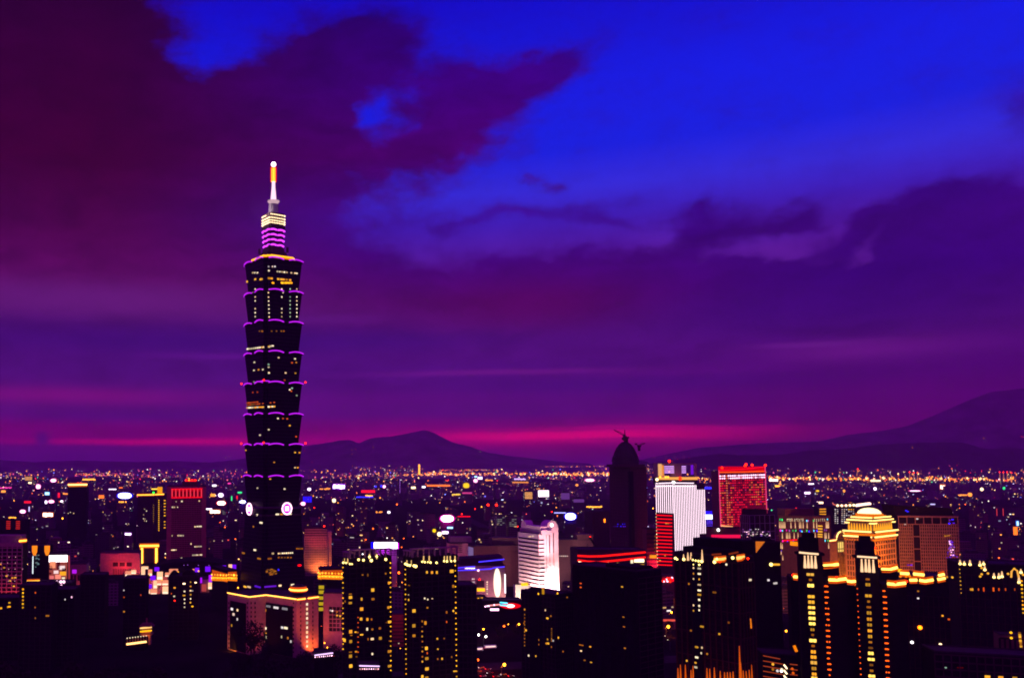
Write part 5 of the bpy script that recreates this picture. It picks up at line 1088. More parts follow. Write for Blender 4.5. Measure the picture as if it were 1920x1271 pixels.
for x, y0 in ((150, 1180), (172, 1150), (215, 1150), (265, 1195), (283, 1160), (405, 1180), (430, 1185), (470, 1175), (522, 1205), (560, 1215), (585, 1215), (610, 1215), (635, 1210), (678, 985), (690, 1130), (712, 1200), (738, 1205), (765, 1195), (785, 1150)):
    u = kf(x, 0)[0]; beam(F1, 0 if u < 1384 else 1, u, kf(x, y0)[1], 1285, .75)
MATS['uplight beam orange'] = emis('orange pier light streak', (255, 100, 5), .7)  # orange light on the piers, painted as glowing cones
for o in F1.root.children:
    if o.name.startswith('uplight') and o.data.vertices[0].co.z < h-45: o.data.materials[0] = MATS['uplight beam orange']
for i in (0, 1):
    for f in (.2, .55, .85) if i == 0 else (.5,):
        p = F1.pt(i, F1.fr(i)[3]*f, 0, 7); light((p[0]+F1.cx, p[1]+F1.cy, 30), (255, 100, 10), 9000, .8, (p[0]+F1.cx, p[1]+F1.cy, 70), 80)
F1.vis(1265, 1415, 1005, 1271)
P, h = corner(1412, 1414, 1463, 1016, 640, -12)
F2 = Bld('apartment_tower', 'featureless black slab behind the right shoulder of the orange footed brown tower', 'apartment tower', P, h, M_BLACK)
F2.lamp(1, *kf(962, 270), 1.2, emis('crown lamp', (255, 220, 120), 4)); F2.strip(1, [kf(975, 270), kf(1040, 270)], E_GOLDS, .7)
for x, y in ((995, 437), (1010, 434), (942, 408)): F2.win(1, *kf(x, y), 1.6, 1.6, E_WHITED)
b = MB(); b.hexa([F2.pt(1, 1, h-.3, -1), F2.pt(1, 14, h-.3, -1), F2.pt(1, 14, h-.3, -14), F2.pt(1, 1, h-.3, -14), F2.pt(1, 2, h+3, -2), F2.pt(1, 10, h+3.5, -2), F2.pt(1, 10, h+3.5, -13), F2.pt(1, 2, h+3, -13)]); b.build('roof_room', M_BLACK, F2.root)
t, z = F2.tz(1, *kf(830, 118)); b = MB(); b.add([F2.pt(1, t, z-4, .6), F2.pt(1, t, z+4, .6), F2.pt(1, t+6, z+4, .6), F2.pt(1, t, z-4, .2), F2.pt(1, t, z+4, .2), F2.pt(1, t+6, z+4, .2)], [(0, 2, 1), (3, 4, 5), (0, 1, 4, 3), (1, 2, 5, 4), (2, 0, 3, 5)]); b.build('lit_gable', emis('amber gable', (235, 120, 30), .8), F2.root)
F2.vis(1412, 1465, 1008, 1180)
# two towers with lit column crowns
kg = cv(1440, 1000, 4.692)
def crown_tower(label, u0, uc, u1, vt, Y, phi, dx, dy, cols, capx, wingdef, wins, wx, trip, tx, vb, group):
    P, h = corner(u0, uc, u1, vt, Y, phi); B = Bld('apartment_tower', label, 'apartment tower', P, h, M_BLACK, group=group)
    l = B.fr(1)[3]; a = B.fr(0)[3]
    b = MB(); B.fbox(b, 1, -1.2, l+1.2, h-.8, h+.6, -8, 1.2); B.fbox(b, 0, -.5, a+1, h-.8, h+.6, -8, 1.2); B.fbox(b, 1, l*.1, l*.9, h+.6, h+9, -9, -2); B.fbox(b, 1, l*.25, l*.75, h+9, h+12, -8, -3)
    b.build('crown_cap', M_BLACK, B.root)
    M_COLM = wallmat('crown column', (.35, .2, .13), .7)
    for x, y0, y1 in cols:
        u, v0 = kg(x, y0); _, v1 = kg(x, y1); t, z1 = B.tz(1, u, v0); _, z0 = B.tz(1, u, v1); c = B.pt(1, t, 0, 1.0)
        m = MB(); m.lathe([(.8, z0), (.75, z0+1.5), (.35, z1-1), (.45, z1)], 8, (c[0], c[1])); m.build('crown_column', emis('lit crown column', (255, 200, 150), 1.4), B.root)
    tops = [kg(*p) for p in capx]; B.strip(1, tops, emis('crown line', (255, 205, 160), 1.5), .55, 'light_strip', 1.3)
    for w in wingdef:
        PW_, hw = corner(*w[0]); s = Sub(B, 'wing', PW_, hw, M_BLACK)
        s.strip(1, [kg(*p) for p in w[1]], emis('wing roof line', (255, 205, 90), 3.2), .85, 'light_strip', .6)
        if len(w) > 2: s.lamp(1, *kg(*w[2]), .7, E_REDB, 'beacon', .8)
        for (x0, y0, dxx, dyy, n) in (w[3] if len(w) > 3 else ()):
            for j in range(n):
                for k_ in (-1, 0, 1):
                    if rnd.random() < .9: s.lamp(1, *kg(x0+dxx*j+k_*11, y0+dyy*j+(k_ == 1)*1.5), .42, emis('amber balcony lamp', (255, 90, 10), 2.2), 'balcony_lamp')
    for x, y, w_, q_ in wins:
        B.win(1, *kg(x, y), w_*1.05, 2.0 if q_ else 1.4, (E_GOLDD, E_GOLDS, emis('bright golden window', (255, 205, 90), 2.0))[q_], 'window', .5)
        if q_: b_ = MB(); t, z = B.tz(1, *kg(x, y)); B.fbox(b_, 1, t-.1, t+.1, z-1, z+1, .5, .95); b_.build('mullion', M_BLACK, B.root)
    for x0, y0, x1, y1, n in trip: B.dots(1, *kg(x0, y0), *kg(x1, y1), n, .4, emis('amber balcony lamp', (255, 90, 10), 2.2), 'balcony_lamp')
    B.grid(1, 6, 36, M_BLACK, None, None, 0, h-14, .5, .5, .4, 'balcony_rib')
    light((B.cx, B.cy-14, h-16), (255, 180, 110), 900, .5)
    return B.vis(u0, u1+48, vt-30, 1271)
w1 = [(370+i_*.037*47*.85, y, w_, q_) for i_, (y, w_, q_) in enumerate([(358, 4, 2), (405, 1.6, 0), (455, 4, 2), (552, 3.6, 1), (600, 3.6, 1), (648, 4, 2), (695, 4, 2), (743, 4.2, 2), (790, 3.8, 2), (842, 2.4, 1), (888, 1.6, 0), (938, 4.2, 2), (985, 2, 0), (1037, 2.6, 1), (1083, 3.4, 1), (1132, 4, 2), (1183, 2.4, 1), (1232, 2.6, 1), (1268, 3.6, 2)])]
w1 = [(370+(y-358)*.04, y, w_, q_) for (_, y, w_, q_) in w1]
w2 = [(875+(y-400)*.043, y, w_, q_) for y, w_, q_ in [(400, 2.4, 0), (447, 2.6, 1), (545, 3.6, 1), (595, 1.6, 0), (645, 2.6, 0), (695, 2.6, 1), (750, 2.6, 1), (800, 2.6, 1), (852, 2.2, 1), (902, 2.4, 1), (952, 2, 0), (1002, 2.2, 0), (1050, 3.2, 2), (1103, 4, 2), (1152, 2.2, 0), (1203, 2, 0), (1250, 3.8, 2)]]
crown_tower('black tower with a lit column crown, left one of the lookalike pair', 1494, 1498, 1541, 1037, 535, -20, 0, 0, [(320, 192, 300), (350, 190, 300), (380, 192, 300), (413, 195, 303)], [(270, 163), (360, 172), (440, 178)],
  [((1541, 1541, 1573, 1060, 545, -20, None, 16), [(488, 283), (560, 278), (622, 268)]), ((1548, 1548, 1588, 1087, 528, -20, None, 22), [(532, 404), (600, 406), (688, 394)], (600, 386), [(510, 460, 1.9, 48.8, 17)])], w1, 0, [], 0, 1271, 'pair of black towers with lit column crowns')
crown_tower('black tower with a lit column crown, lookalike standing before the golden domed tower', 1603, 1606, 1646, 1043, 540, -22, 0, 0, [(820, 222, 335), (855, 222, 335), (885, 224, 338), (922, 226, 340)], [(780, 198), (865, 204), (955, 210)],
  [((1648, 1648, 1683, 1068, 552, -22, None, 16), [(1000, 313), (1070, 316), (1142, 296)]), ((1655, 1655, 1698, 1095, 532, -22, None, 22), [(1048, 438), (1110, 444), (1210, 432)], (1118, 430), [(1023, 502, 2.0, 51, 16)]), ((1588, 1588, 1606, 1098, 548, -20, None, 14), [(692, 415), (735, 422), (772, 418)])], w2, 0, [(783, 482, 815, 1235, 16)], 0, 1271, 'pair of black towers with lit column crowns')
P, h = corner(1566, 1566, 1600, 1108, 600, -20, leftdepth=20)
md = Bld('apartment_block', 'black block squeezed between the two column crowned towers with a string of pale lamps', 'apartment block', P, h, M_BLACK)
for j in range(6): md.win(1, *kg(735, 1012+j*47), 1.3, 2, E_CREAM, 'window', .3)
for x, y in ((705, 482), (716, 622), (716, 778)): md.win(1, *kg(x, y), 2, 2.4, E_GOLDS)
for x, y in ((710, 516), (709, 670)): md.win(1, *kg(x, y), 1, 1, E_LAV)
md.vis(1566, 1604, 1105, 1271)
P, h = corner(1482, 1482, 1502, 1082, 590, -20, leftdepth=14)
ml = Bld('apartment_block', 'black block with one golden roof strip at the left foot of the column crowned pair', 'apartment block', P, h, M_BLACK)
ml.strip(1, [kg(222, 376), kg(280, 382)], emis('wing roof line', (255, 205, 90), 3.2), .9); ml.lamp(1, *kg(218, 362), .7, E_REDB); ml.strip(1, [kg(228, 982), kg(250, 1035)], E_AMBER, .9)
ml.vis(1480, 1502, 1075, 1271)
kh = cv(1660, 1000, 4.692)
P, h = corner(1690, 1690, 1778, 1080, 590, -24, leftdepth=30)
R3 = Bld('apartment_tower', 'long black block with broken yellow strips along its roof, right of the column crowned pair', 'apartment tower', P, h, M_BLACK)
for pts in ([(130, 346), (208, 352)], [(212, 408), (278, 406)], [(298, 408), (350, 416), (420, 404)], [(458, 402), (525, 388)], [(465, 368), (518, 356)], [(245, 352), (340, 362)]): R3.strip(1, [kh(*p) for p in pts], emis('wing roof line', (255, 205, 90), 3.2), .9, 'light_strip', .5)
for x, y in ((130, 375), (180, 375), (210, 370)): R3.lamp(1, *kh(x, y), .8, E_AMBER)
R3.lamp(1, *kh(183, 418), .8, E_REDB); R3.panel(1, *kh(110, 312), *kh(148, 336), E_YEL, 'lit_room', .4)
for x, y, m in ((288, 568, E_WHITED), (503, 721, E_GOLDS), (572, 753, E_ORD), (288, 505, E_GOLDD), (585, 383, E_GOLDS)): R3.win(1, *kh(x, y), 1.2, 1.2, m)
R3.lamp(1, *kh(302, 823), 1.3, E_ORANGE); R3.lamp(1, *kh(232, 953), .9, E_WHITE); R3.lamp(1, *kh(482, 973), .9, E_WARM)
R3.grid(1, 9, 12, M_RIB, None, None, 0, h-12, .3, .25, .2, 'balcony_rib'); R3.vis(1690, 1780, 1070, 1271)
P, h = corner(1797, 1797, 1990, 1056, 680, -24, leftdepth=34)
R4 = Bld('apartment_tower', 'wide black apartment block at the right edge with pointed golden roof uplights', 'apartment tower', P, h, M_BLACK)
for x, y0, y1 in ((655, 228, 272), (692, 240, 275), (742, 230, 278), (830, 238, 285), (862, 242, 275), (872, 280, 325), (953, 345, 390), (996, 345, 392), (1023, 330, 385), (1190, 310, 348), (1172, 360, 435)): beam(R4, 1, kh(x, 0)[0], kh(x, y0)[1], kh(x, y1)[1], 1.1); R4.lamp(1, *kh(x, y1-8), .9, E_CRL)
for x, y in ((845, 300), (845, 355), (900, 348), (587, 383), (1077, 352), (1132, 308), (1210, 360), (832, 375)): R4.lamp(1, *kh(x, y), .8, E_GOLDS)
R4.strip(1, [kh(1105, 385), kh(1108, 330), kh(1130, 308), (1660+1158/4.692, 1000+325/4.692), kh(1172, 385)], emis('arched roof light', (255, 175, 70), 1.1), .6)
R4.dots(1, *kh(652, 312), *kh(665, 520), 7, .5, E_GOLDS); R4.dots(1, *kh(1195, 415), *kh(1211, 695), 9, .65, E_YEL)
for x, w_, hh_ in ((757, 2.4, 2), (766, 1, 2), (819, .8, 2), (865, 1, 3.4), (951, 1, 3.4), (999, .9, 2.4), (1057, .9, 2.2), (1138, .8, 2)): R4.win(1, *kh(x, 490), w_, hh_, E_ORD if x > 800 else E_GOLDS)
b = MB(); l = R4.fr(1)[3]
for f0, f1, hh_ in ((.02, .13, 5), (.2, .3, 6), (.33, .42, 3), (.52, .6, 4)): R4.fbox(b, 1, l*f0, l*f1, h-.4, h+hh_-3, -14, -.6)
b.build('roof_room', M_DARK, R4.root); light((R4.cx-70, R4.cy-6, h+4), (255, 170, 90), 1200, .6)
R4.grid(1, 16, 14, M_RIB, None, None, 0, h-8, .3, .3, .25, 'balcony_rib'); R4.vis(1795, 1920, 1045, 1271)
P, h = corner(1752, 1752, 1960, 1222, 500, -18, leftdepth=20)
R5 = Bld('low_block', 'long low block with a gridded brown top storey in the bottom right corner', 'building', P, h, M_BLACK)
R5.grid(1, 13, 3, wallmat('faint brown trim', (.05, .02, .02), .8), None, None, h-13, h-1, .5, .7, .5)
for x, y in ((895, 1255), (1012, 1262), (1135, 1268)): R5.win(1, *kh(x, y), 2.6, 1.6, E_GOLDS, 'window', .6)
for x in (635, 660, 675): R5.win(1, *kh(x, 1176), 1, .6, emis('dim red window', (140, 15, 15), .5), 'window', .6)
R5.win(1, *kh(528, 1175), .9, .7, E_WGRN, 'window', .6); R5.vis(1750, 1920, 1220, 1271)
P, h = corner(1874, 1874, 1922, 1190, 620, -24, leftdepth=14)
R6 = Bld('low_block', 'small dim brown block with two yellow lamps above the long low block', 'building', P, h, M_BROWN)
for x, y in ((1102, 868), (1105, 915)): R6.lamp(1, *kh(x, y), .8, E_YEL)
for j in range(8): R6.win(1, *kh(1180+j*1.8, 872+j*17), 1.6, 1.4, E_GOLDS if j % 3 else E_GOLDD)
R6.grid(1, 5, 4, M_BLACK, None, None, 0, h-2, 1.2, 1, .2); R6.vis(1874, 1920, 1180, 1215)
# orange lit parking structure
P, h = corner(1430, 1430, 1496, 1226, 560, -14, leftdepth=20)
pk_ = Bld('parking_garage', 'open parking garage showing thin orange floor edges at the bottom of the picture', 'parking garage', P, h, M_BLACK)
for j in range(6):
    y = 1080+j*45; pk_.strip(1, [kg(-45, y-10), kg(105 if j == 0 else 130, y+20)], emis('orange floor edge', (200, 75, 35), .6), .3, 'floor_edge'); pk_.strip(1, [kg(190, y+65), kg(258, y+72)], emis('orange floor edge', (200, 75, 35), .6), .3, 'floor_edge')
for x, y, m in ((40, 1145, E_GOLDS), (115, 1205, E_WHITE), (118, 1190, E_CREAM), (80, 1203, E_WHITED), (218, 1222, E_ORD), (40, 1190, E_GOLDD), (210, 1185, E_ORD)): pk_.lamp(1, *kg(x, y), .8, m)
for j in range(3): pk_.strip(1, [kg(138, 1150+j*47), kg(165, 1185+j*47)], E_WARM, .45, 'ramp_light')
pk_.vis(1428, 1500, 1220, 1271)
# dark residential blocks right of the street
kl = cv(1060, 1010, 4.871)
P, h = corner(1074, 1196, 1240, 1072, 575, 36)
L1 = Bld('apartment_tower', 'huge unlit black apartment block with a faint brown grid on its right side', 'apartment tower', P, h, M_BLACK)
L1.grid(1, 3, 26, wallmat('faint brown trim', (.05, .02, .02), .8), None, None, 0, h-4, .35, .35, .4); L1.grid(0, 14, 24, M_BLACK, None, None, 0, h-2, .6, .5, .4, 'balcony_rib')
Sub(L1, 'upper_block', corner(1136, 1192, 1222, 1062, 585, 36)[0], CAMZ+kz(1192, 1063)*585, M_BLACK)
Sub(L1, 'upper_block', corner(1080, 1120, 1136, 1057, 650, 36)[0], CAMZ+kz(1120, 1058)*650, M_BLACK)
for x, y, m in ((523, 436, E_GOLDS), (145, 405, E_ORD), (145, 440, E_ORD), (540, 800, E_GOLDD), (535, 711, E_GOLDD), (148, 1020, E_CREAM), (150, 967, E_GOLDD), (232, 982, E_GOLDS), (240, 1124, E_GOLDS), (180, 1105, E_GOLDD), (548, 995, E_GOLDD)): L1.win(0, *kl(x, y), 1.4 if y != 967 else 4, .9, m, 'window', .5)
L1.vis(1067, 1240, 1055, 1271)
P, h = corner(977, 1040, 1074, 1116, 630, 34)
L2 = Bld('apartment_tower', 'black apartment block with tiny scattered amber windows below the brilliant white tower', 'apartment tower', P, h, M_BLACK)
Sub(L2, 'upper_block', corner(994, 1012, 1020, 1102, 640, 34)[0], CAMZ+kz(1012, 1103)*640, M_BLACK)
for x, y, m, w_ in ((1040, 677, E_GOLDS, 2), (828, 795, E_GOLDS, 1.6), (815, 590, E_GOLDS, .9), (1030, 925, E_GOLDS, 1), (1048, 925, E_GOLDS, 1.6), (1097, 898, E_WHITED, 1), (1138, 868, E_GOLDS, .7), (958, 890, E_GOLDD, .7), (958, 935, E_GOLDD, .7), (1020, 597, E_CREAM, .7), (1225, 470, E_GOLDD, 1), (953, 435, E_YEL, 1.6), (1130, 430, E_YEL, 1.2), (808, 725, E_GOLDD, .6), (1080, 960, E_GOLDD, .6), (855, 1045, E_CREAM, 1), (928, 1050, E_GOLDS, 1), (1042, 885, E_GOLDS, .8), (1075, 655, E_GOLDD, .7), (1185, 1005, E_GOLDD, .7)):
    u, v = kb(x, y); L2.win(0 if u < 1040 else 1, u, v, w_, 1.4, m, 'window', .5)
for y in range(640, 980, 34): L2.win(0, *kb(815, y), .6, 1.2, E_GOLDD, 'window', .5)
for y in range(780, 920, 20): L2.win(0, *kb(1082, y), .6, .9, E_GOLDD, 'window', .5)
L2.panel(0, *kb(985, 385), *kb(1005, 440), emis('yellow lit gable', (200, 140, 10), .8), 'lit_gable', .4)
for i in (0, 1): L2.grid(i, 9, 22, wallmat('black rib', (.022, .013, .011), .8, .2), None, None, 0, h-2, .5, .4, .3, 'balcony_rib')
L2.vis(977, 1076, 1100, 1240)
# pavilion with red roof lines
P, h = corner(1083, 1083, 1211, 1031, 900, -3, leftdepth=30)
rl = Bld('exhibition_hall', 'long dark hall with two parallel red neon lines along its curved roof', 'hall', P, h, M_DARK)
for pts in ([(110, 152), (220, 158), (330, 156), (530, 138), (730, 120)], [(110, 192), (200, 204), (300, 210), (530, 188), (730, 165)]): rl.strip(1, [kl(*p) for p in pts], emis('red roof neon', (255, 22, 12), 1.4), 1.0, 'light_strip', .8)
for x0, x1, y, m in ((120, 145, 213, E_WARM), (160, 240, 216, E_CREAM), (355, 396, 228, E_WARM), (470, 500, 222, E_GOLDS), (628, 718, 197, E_WARM), (596, 618, 206, E_CREAM), (632, 718, 236, E_GOLDS), (225, 298, 242, E_LAV), (640, 712, 276, E_LAV)):
    hh_ = 15 if m is not E_GOLDS else 6; kp(rl, 1, x0, y-hh_, x1, y+hh_, m, 'window', .5, kl)
rl.vis(1080, 1213, 1028, 1062)
P, h = corner(1047, 1047, 1112, 1012, 1150, -2, leftdepth=30)
d3 = Bld('office_block', 'plain mauve block with a stepped roof behind the red lined hall', 'building', P, h, M_PINK2)
b = MB(); l = d3.fr(1)[3]; d3.fbox(b, 1, l*.55, l, h-.4, h+7, -20, -.2); b.build('roof_room', M_PINK2, d3.root)
for y in range(1020, 1032, 4): d3.win(1, 1101, y, 2, 1.2, M_GLASS)
for x in range(5): d3.win(1, 1050+x*3.4, 1042, 1.6, 1.4, E_WHITED)
d3.lamp(1, 1106.5, 1006, .8, E_REDB); light((d3.cx+20, d3.cy-60, 30), (220, 40, 110), 9000, 1, (d3.cx+16, d3.cy, 50), 120); d3.vis(1047, 1134, 1003, 1060)
c = thing('crane', 'dark lattice crane boom leaning before the plain mauve block', 'crane', (kx(1118, 1040)*1050, 1050, 0)); b = MB(); p1 = at(1106, 1007, 1050); p0 = at(1127, 1040, 1050)
q0 = Vector((p0.x-c.location.x, 0, p0.z)); q1 = Vector((p1.x-c.location.x, 0, p1.z)); b.tube([q0, q1], 1.1, 4); b.build('jib', M_BLACK, c); b = MB(); b.box(q0.x-1.2, q0.x+1.2, -1.2, 1.2, 0, q0.z); b.build('mast', M_BLACK, c)
P, h = corner(1096, 1110, 1142, 960, 1420, 10)
d4 = Bld('apartment_tower', 'tall dark plum slab left of the dome topped tower', 'building', P, h, M_DARK); d4.lamp(1, 1133, 974, 1.4, E_ORANGE); d4.lamp(1, 1133, 977.5, 1.2, E_ORANGE); d4.vis(1096, 1142, 955, 1030)
P, h = corner(1212, 1212, 1231, 992, 1180, -2, leftdepth=16)
d5 = Bld('apartment_block', 'narrow banded plum block between dome topped and striped towers', 'building', P, h, M_BROWN)
d5.bands(1, 14, M_DARK, 0, h-2, .45, .3); light((d5.cx-4, d5.cy-40, 18), (255, 60, 60), 16000, 1, (d5.cx, d5.cy, 24), 120)
for j in range(5): d5.win(1, 1228, 1005+j*7, 2, 1, E_GOLDD); 
d5.panel(1, 1218, 1040, 1231, 1046, emis('amber shop', (255, 150, 20), 1.1), 'shop_front', .5); d5.vis(1210, 1232, 988, 1060)
# shopping block made of glowing boxes
P, h = corner(250, 250, 392, 1087, 1150, 4, leftdepth=30)
mc = Bld('shopping_mall', 'shopping mall stacked from glowing peach and violet cubes', 'mall', P, h, M_PINK)
E_PCH = [emis('peach box', (255, 150, 115), 1.0), emis('warm peach box', (255, 185, 140), 1.4), emis('dim peach box', (205, 75, 75), .7)]; E_VBX = emis('violet box', (120, 15, 255), 1.1); E_MBX = emis('magenta box', (185, 20, 255), 1.1)
E_BRIGHT = [emis('bright box panel', (255, 215, 185), 1.6)]
for x0, x1, y0, y1, m in ((185, 245, 210, 262, 0), (245, 292, 200, 238, 1), (245, 325, 238, 280, 2), (345, 380, 165, 280, 1), (380, 412, 165, 190, 1), (412, 450, 195, 255, 0), (500, 555, 218, 292, 1), (580, 618, 225, 262, 0), (620, 705, 190, 258, 0), (465, 500, 305, 378, 1), (500, 545, 300, 345, 0), (550, 610, 300, 348, 0), (440, 500, 388, 442, 0), (505, 530, 410, 442, 2), (555, 610, 362, 440, 1), (375, 400, 362, 420, 0), (400, 430, 395, 430, 1), (430, 466, 430, 470, 1), (590, 610, 440, 472, 1), (535, 552, 345, 395, 2), (840, 868, 190, 240, 0), (868, 892, 230, 280, 2), (1205, 1240, 145, 186, 1), (940, 985, 340, 408, 2), (1005, 1040, 325, 385, 1), (560, 600, 265, 298, 2), (415, 440, 285, 335, 2),
    (475, 520, 172, 210, 3), (435, 485, 256, 296, 3), (396, 446, 342, 382, 3), (875, 915, 178, 222, 3), (975, 1026, 166, 216, 3), (905, 943, 276, 326, 4), (1010, 1044, 250, 318, 4), (1135, 1180, 155, 190, 3), (1242, 1280, 148, 192, 3)):
    o1 = rnd.uniform(1.5, 6); kp(mc, 1, x0, y0, x1, y1, (E_PCH+[E_VBX, E_MBX])[m], 'light_box', o1, k7)
    if m in (0, 1): kp(mc, 1, x0+2, y0+(y1-y0)*.62, x1-2, y1-2, E_BRIGHT[0], 'light_box', o1+.4, k7)  # brighter panel over the lower part of the box
for x, y in ((345, 275), (425, 243), (390, 280), (360, 320), (390, 325), (548, 292), (708, 218), (910, 208), (1190, 183), (520, 275), (440, 455)): mc.lamp(1, *k7(x, y), 1.1, E_YEL, 'wall_lamp', 3)
for j in range(8): kp(mc, 1, 425+j*22, 465, 440+j*22, 555, emis('dim violet column', (90, 15, 90), .5), 'column', .6, k7)
light((mc.cx-30, mc.cy-40, 14), (255, 90, 150), 40000, 1.5, (mc.cx-30, mc.cy, 16), 120); mc.vis(232, 400, 1062, 1140)
P, h = corner(285, 285, 445, 1052, 1260, 2, leftdepth=60)
ah = Bld('arena', 'broad dark arena with a smooth arched roof behind the glowing cube mall', 'arena', P, h-8, M_BLACK)
b = MB(); l = ah.fr(1)[3]; b.loft([[ah.pt(1, l*f, h-8.2+8*math.sin(math.pi*f)**.7, o) for f in [j/16 for j in range(17)]] for o in (.3, -58)]); b.build('arched_roof', M_BLACK, ah.root)
for u in (345, 352, 372, 392, 402): ah.lamp(1, u, 1061-rnd.random()*3, .5, E_LAV)
ah.vis(285, 446, 1045, 1066)
# small dark blocks over the wooded slope on the left
def dark(label, u0, u1, vt, Y, wins, dep=24, k=k6, name='apartment_block', vb=1180):
    P, h = corner(u0, u0, u1, vt, Y, 2, leftdepth=dep); B = Bld(name, label, 'apartment block', P, h, M_BLACK)
    for x, y, w_, m in wins: B.win(1, *k(x, y), w_, 1.5, m)
    B.grid(1, max(3, int((u1-u0)/9)), int(h/3.4), wallmat('black rib', (.022, .013, .011), .8, .2), None, None, 0, h-1, .4, .35, .3, 'balcony_rib')
    return B.vis(u0, u1, vt, vb)
B = dark('black block with a single column of seven yellow lamps at the left edge', 37, 96, 1098, 720, [(366, 388, 1, E_ORD), (363, 540, 1, E_GOLDD), (365, 650, 1, E_GOLDD), (490, 626, 3, E_GOLDD)])
B.dots(1, *k6(240, 352), *k6(238, 540), 6, .85, E_YEL)
dark('black gable ended block under the violet washed facade', 96, 140, 1106, 740, [(672, 458, 1, E_WHITED), (740, 434, 1, E_PINKW)])
dark('unlit block at the far left edge below the maroon balcony hotel', -60, 37, 1122, 760, [(98, 492, 2, E_YEL), (98, 532, 2.4, E_YEL), (80, 536, 1, E_GOLDS), (5, 548, 3, E_YEL)])
dark('black flat topped block in front of the salmon civic building', 231, 273, 1085, 800, [(135, 470, 1.5, E_ORD), (338, 448, 1, E_ORD), (90, 612, 1.8, E_GOLDS), (12, 402, 1.2, E_WHITED)], 24, k7)
dark('black stepped block directly right of the violet washed facade', 150, 197, 1078, 860, [(1243-200, 0, .1, M_BLACK)] and [], 20)
B = dark('black block with two domed roof humps and dotted windows before the cube mall', 316, 372, 1080, 850, [(672, 376, 2.4, E_GOLDS), (668, 460, 1.8, E_CREAM), (640, 434, 1, E_ORD), (765, 336, 3, E_WARM), (770, 412, 1.6, E_CREAM), (765, 452, 3.2, E_GOLDS), (770, 490, 1.4, E_CREAM), (770, 528, 1.2, E_CREAM), (770, 567, 1.2, E_CREAM), (830, 320, 1.2, E_GOLDS), (830, 362, 1.8, E_GOLDS), (830, 405, 1.8, E_CREAM), (850, 406, 1, E_WHITED), (830, 444, 2, E_GOLDS), (830, 485, 1.2, E_CREAM), (828, 522, 1.4, E_GOLDS), (848, 560, 2.2, E_YEL), (880, 325, 2.6, E_WARM), (672, 503, 1.4, E_REDB)], 24, k7)
b = MB(); l = B.fr(1)[3]
for f0, f1, hh_ in ((.0, .28, 4.5), (.42, .88, 6)): b.loft([[B.pt(1, l*(f0+(f1-f0)*j/10), B.h-.4+hh_*math.sin(math.pi*j/10)**.6, o) for j in range(11)] for o in (-.5, -16)])
b.build('domed_roof', M_BLACK, B.root)
# ================================================================ wooded slope with the small temple
bm_hill = MB(); n = 26; vs = []
def slope(x, y): return max(-3, 62*math.exp(-((x+265)/150)**2-((y-400)/110)**2)+48*math.exp(-((x+60)/110)**2-((y-400)/85)**2))
for j in range(n+1):
    for i in range(n+1): x = -560+640*i/n; y = 170+480*j/n; vs.append((x, y, slope(x, y)-1.2))
bm_hill.add(vs, [(j*(n+1)+i, j*(n+1)+i+1, (j+1)*(n+1)+i+1, (j+1)*(n+1)+i) for j in range(n) for i in range(n)]); bm_hill.smooth = True
tag(bm_hill.build('hillside', M_GROUND), kind='structure')
ty = 470; tp = Vector((kx(275, 1190)*ty, ty, 0)); tp.z = CAMZ+kz(275, 1192)*ty
tm = thing('temple', 'tiny temple with a glowing double eave on the dark wooded slope', 'temple', tp)
E_TMP = emis('temple light', (255, 190, 110), 1.6)
b = MB(); b.box(-2.2, 2.2, -2, 2, -4, 5.6); b.build('hall', M_GOLD, tm)
for z, w_ in ((5.2, 3.9), (1.2, 3.4)): 
    b = MB(); b.loft([[(-w_, -3, z), (w_, -3, z), (w_, 3, z), (-w_, 3, z)], [(-w_*.55, -1.2, z+1.6), (w_*.55, -1.2, z+1.6), (w_*.55, 1.2, z+1.6), (-w_*.55, 1.2, z+1.6)]]); b.build('eave', M_BROWN, tm)
for z in (4.9, 3.2): b = MB(); b.tube([(-3, -2.6, z-.4), (3, -2.6, z+.2)], .42, 5); b.build('light_strip', E_TMP if z > 4 else emis('yellow eave light', (255, 180, 20), 1.5), tm)
b = MB(); b.lathe([(.4, 6.8), (.25, 9.4)], 6); b.build('finial', M_GOLD, tm); light((tp.x, tp.y-5, tp.z+1), (255, 130, 60), 700, .3)
ty = 455; tq = at(256, 1207, ty)
gl = thing('gallery', 'tiny lit colonnade with a bright floor line below the temple', 'gallery', tq)
b = MB(); b.tube([(-5, 0, 0), (5, 0, 1.3)], .5, 5); b.build('light_strip', emis('gallery light', (255, 185, 110), 3), gl)
for j in range(8): b = MB(); b.box(-4.8+j*1.36, -4.5+j*1.36, -.2, .2, .2+j*.17, 2.9+j*.17); b.build('post', M_GOLD, gl); lampo('lamp', E_CREAM, gl, (-4.65+j*1.36, -.3, 3.0+j*.17), .28)
b = MB(); b.box(-5, 5.4, .4, 3, -1.5, 3.4); b.build('wall', M_BLACK, gl); light((tq.x, tq.y-3, tq.z+2), (255, 120, 50), 120, .3)
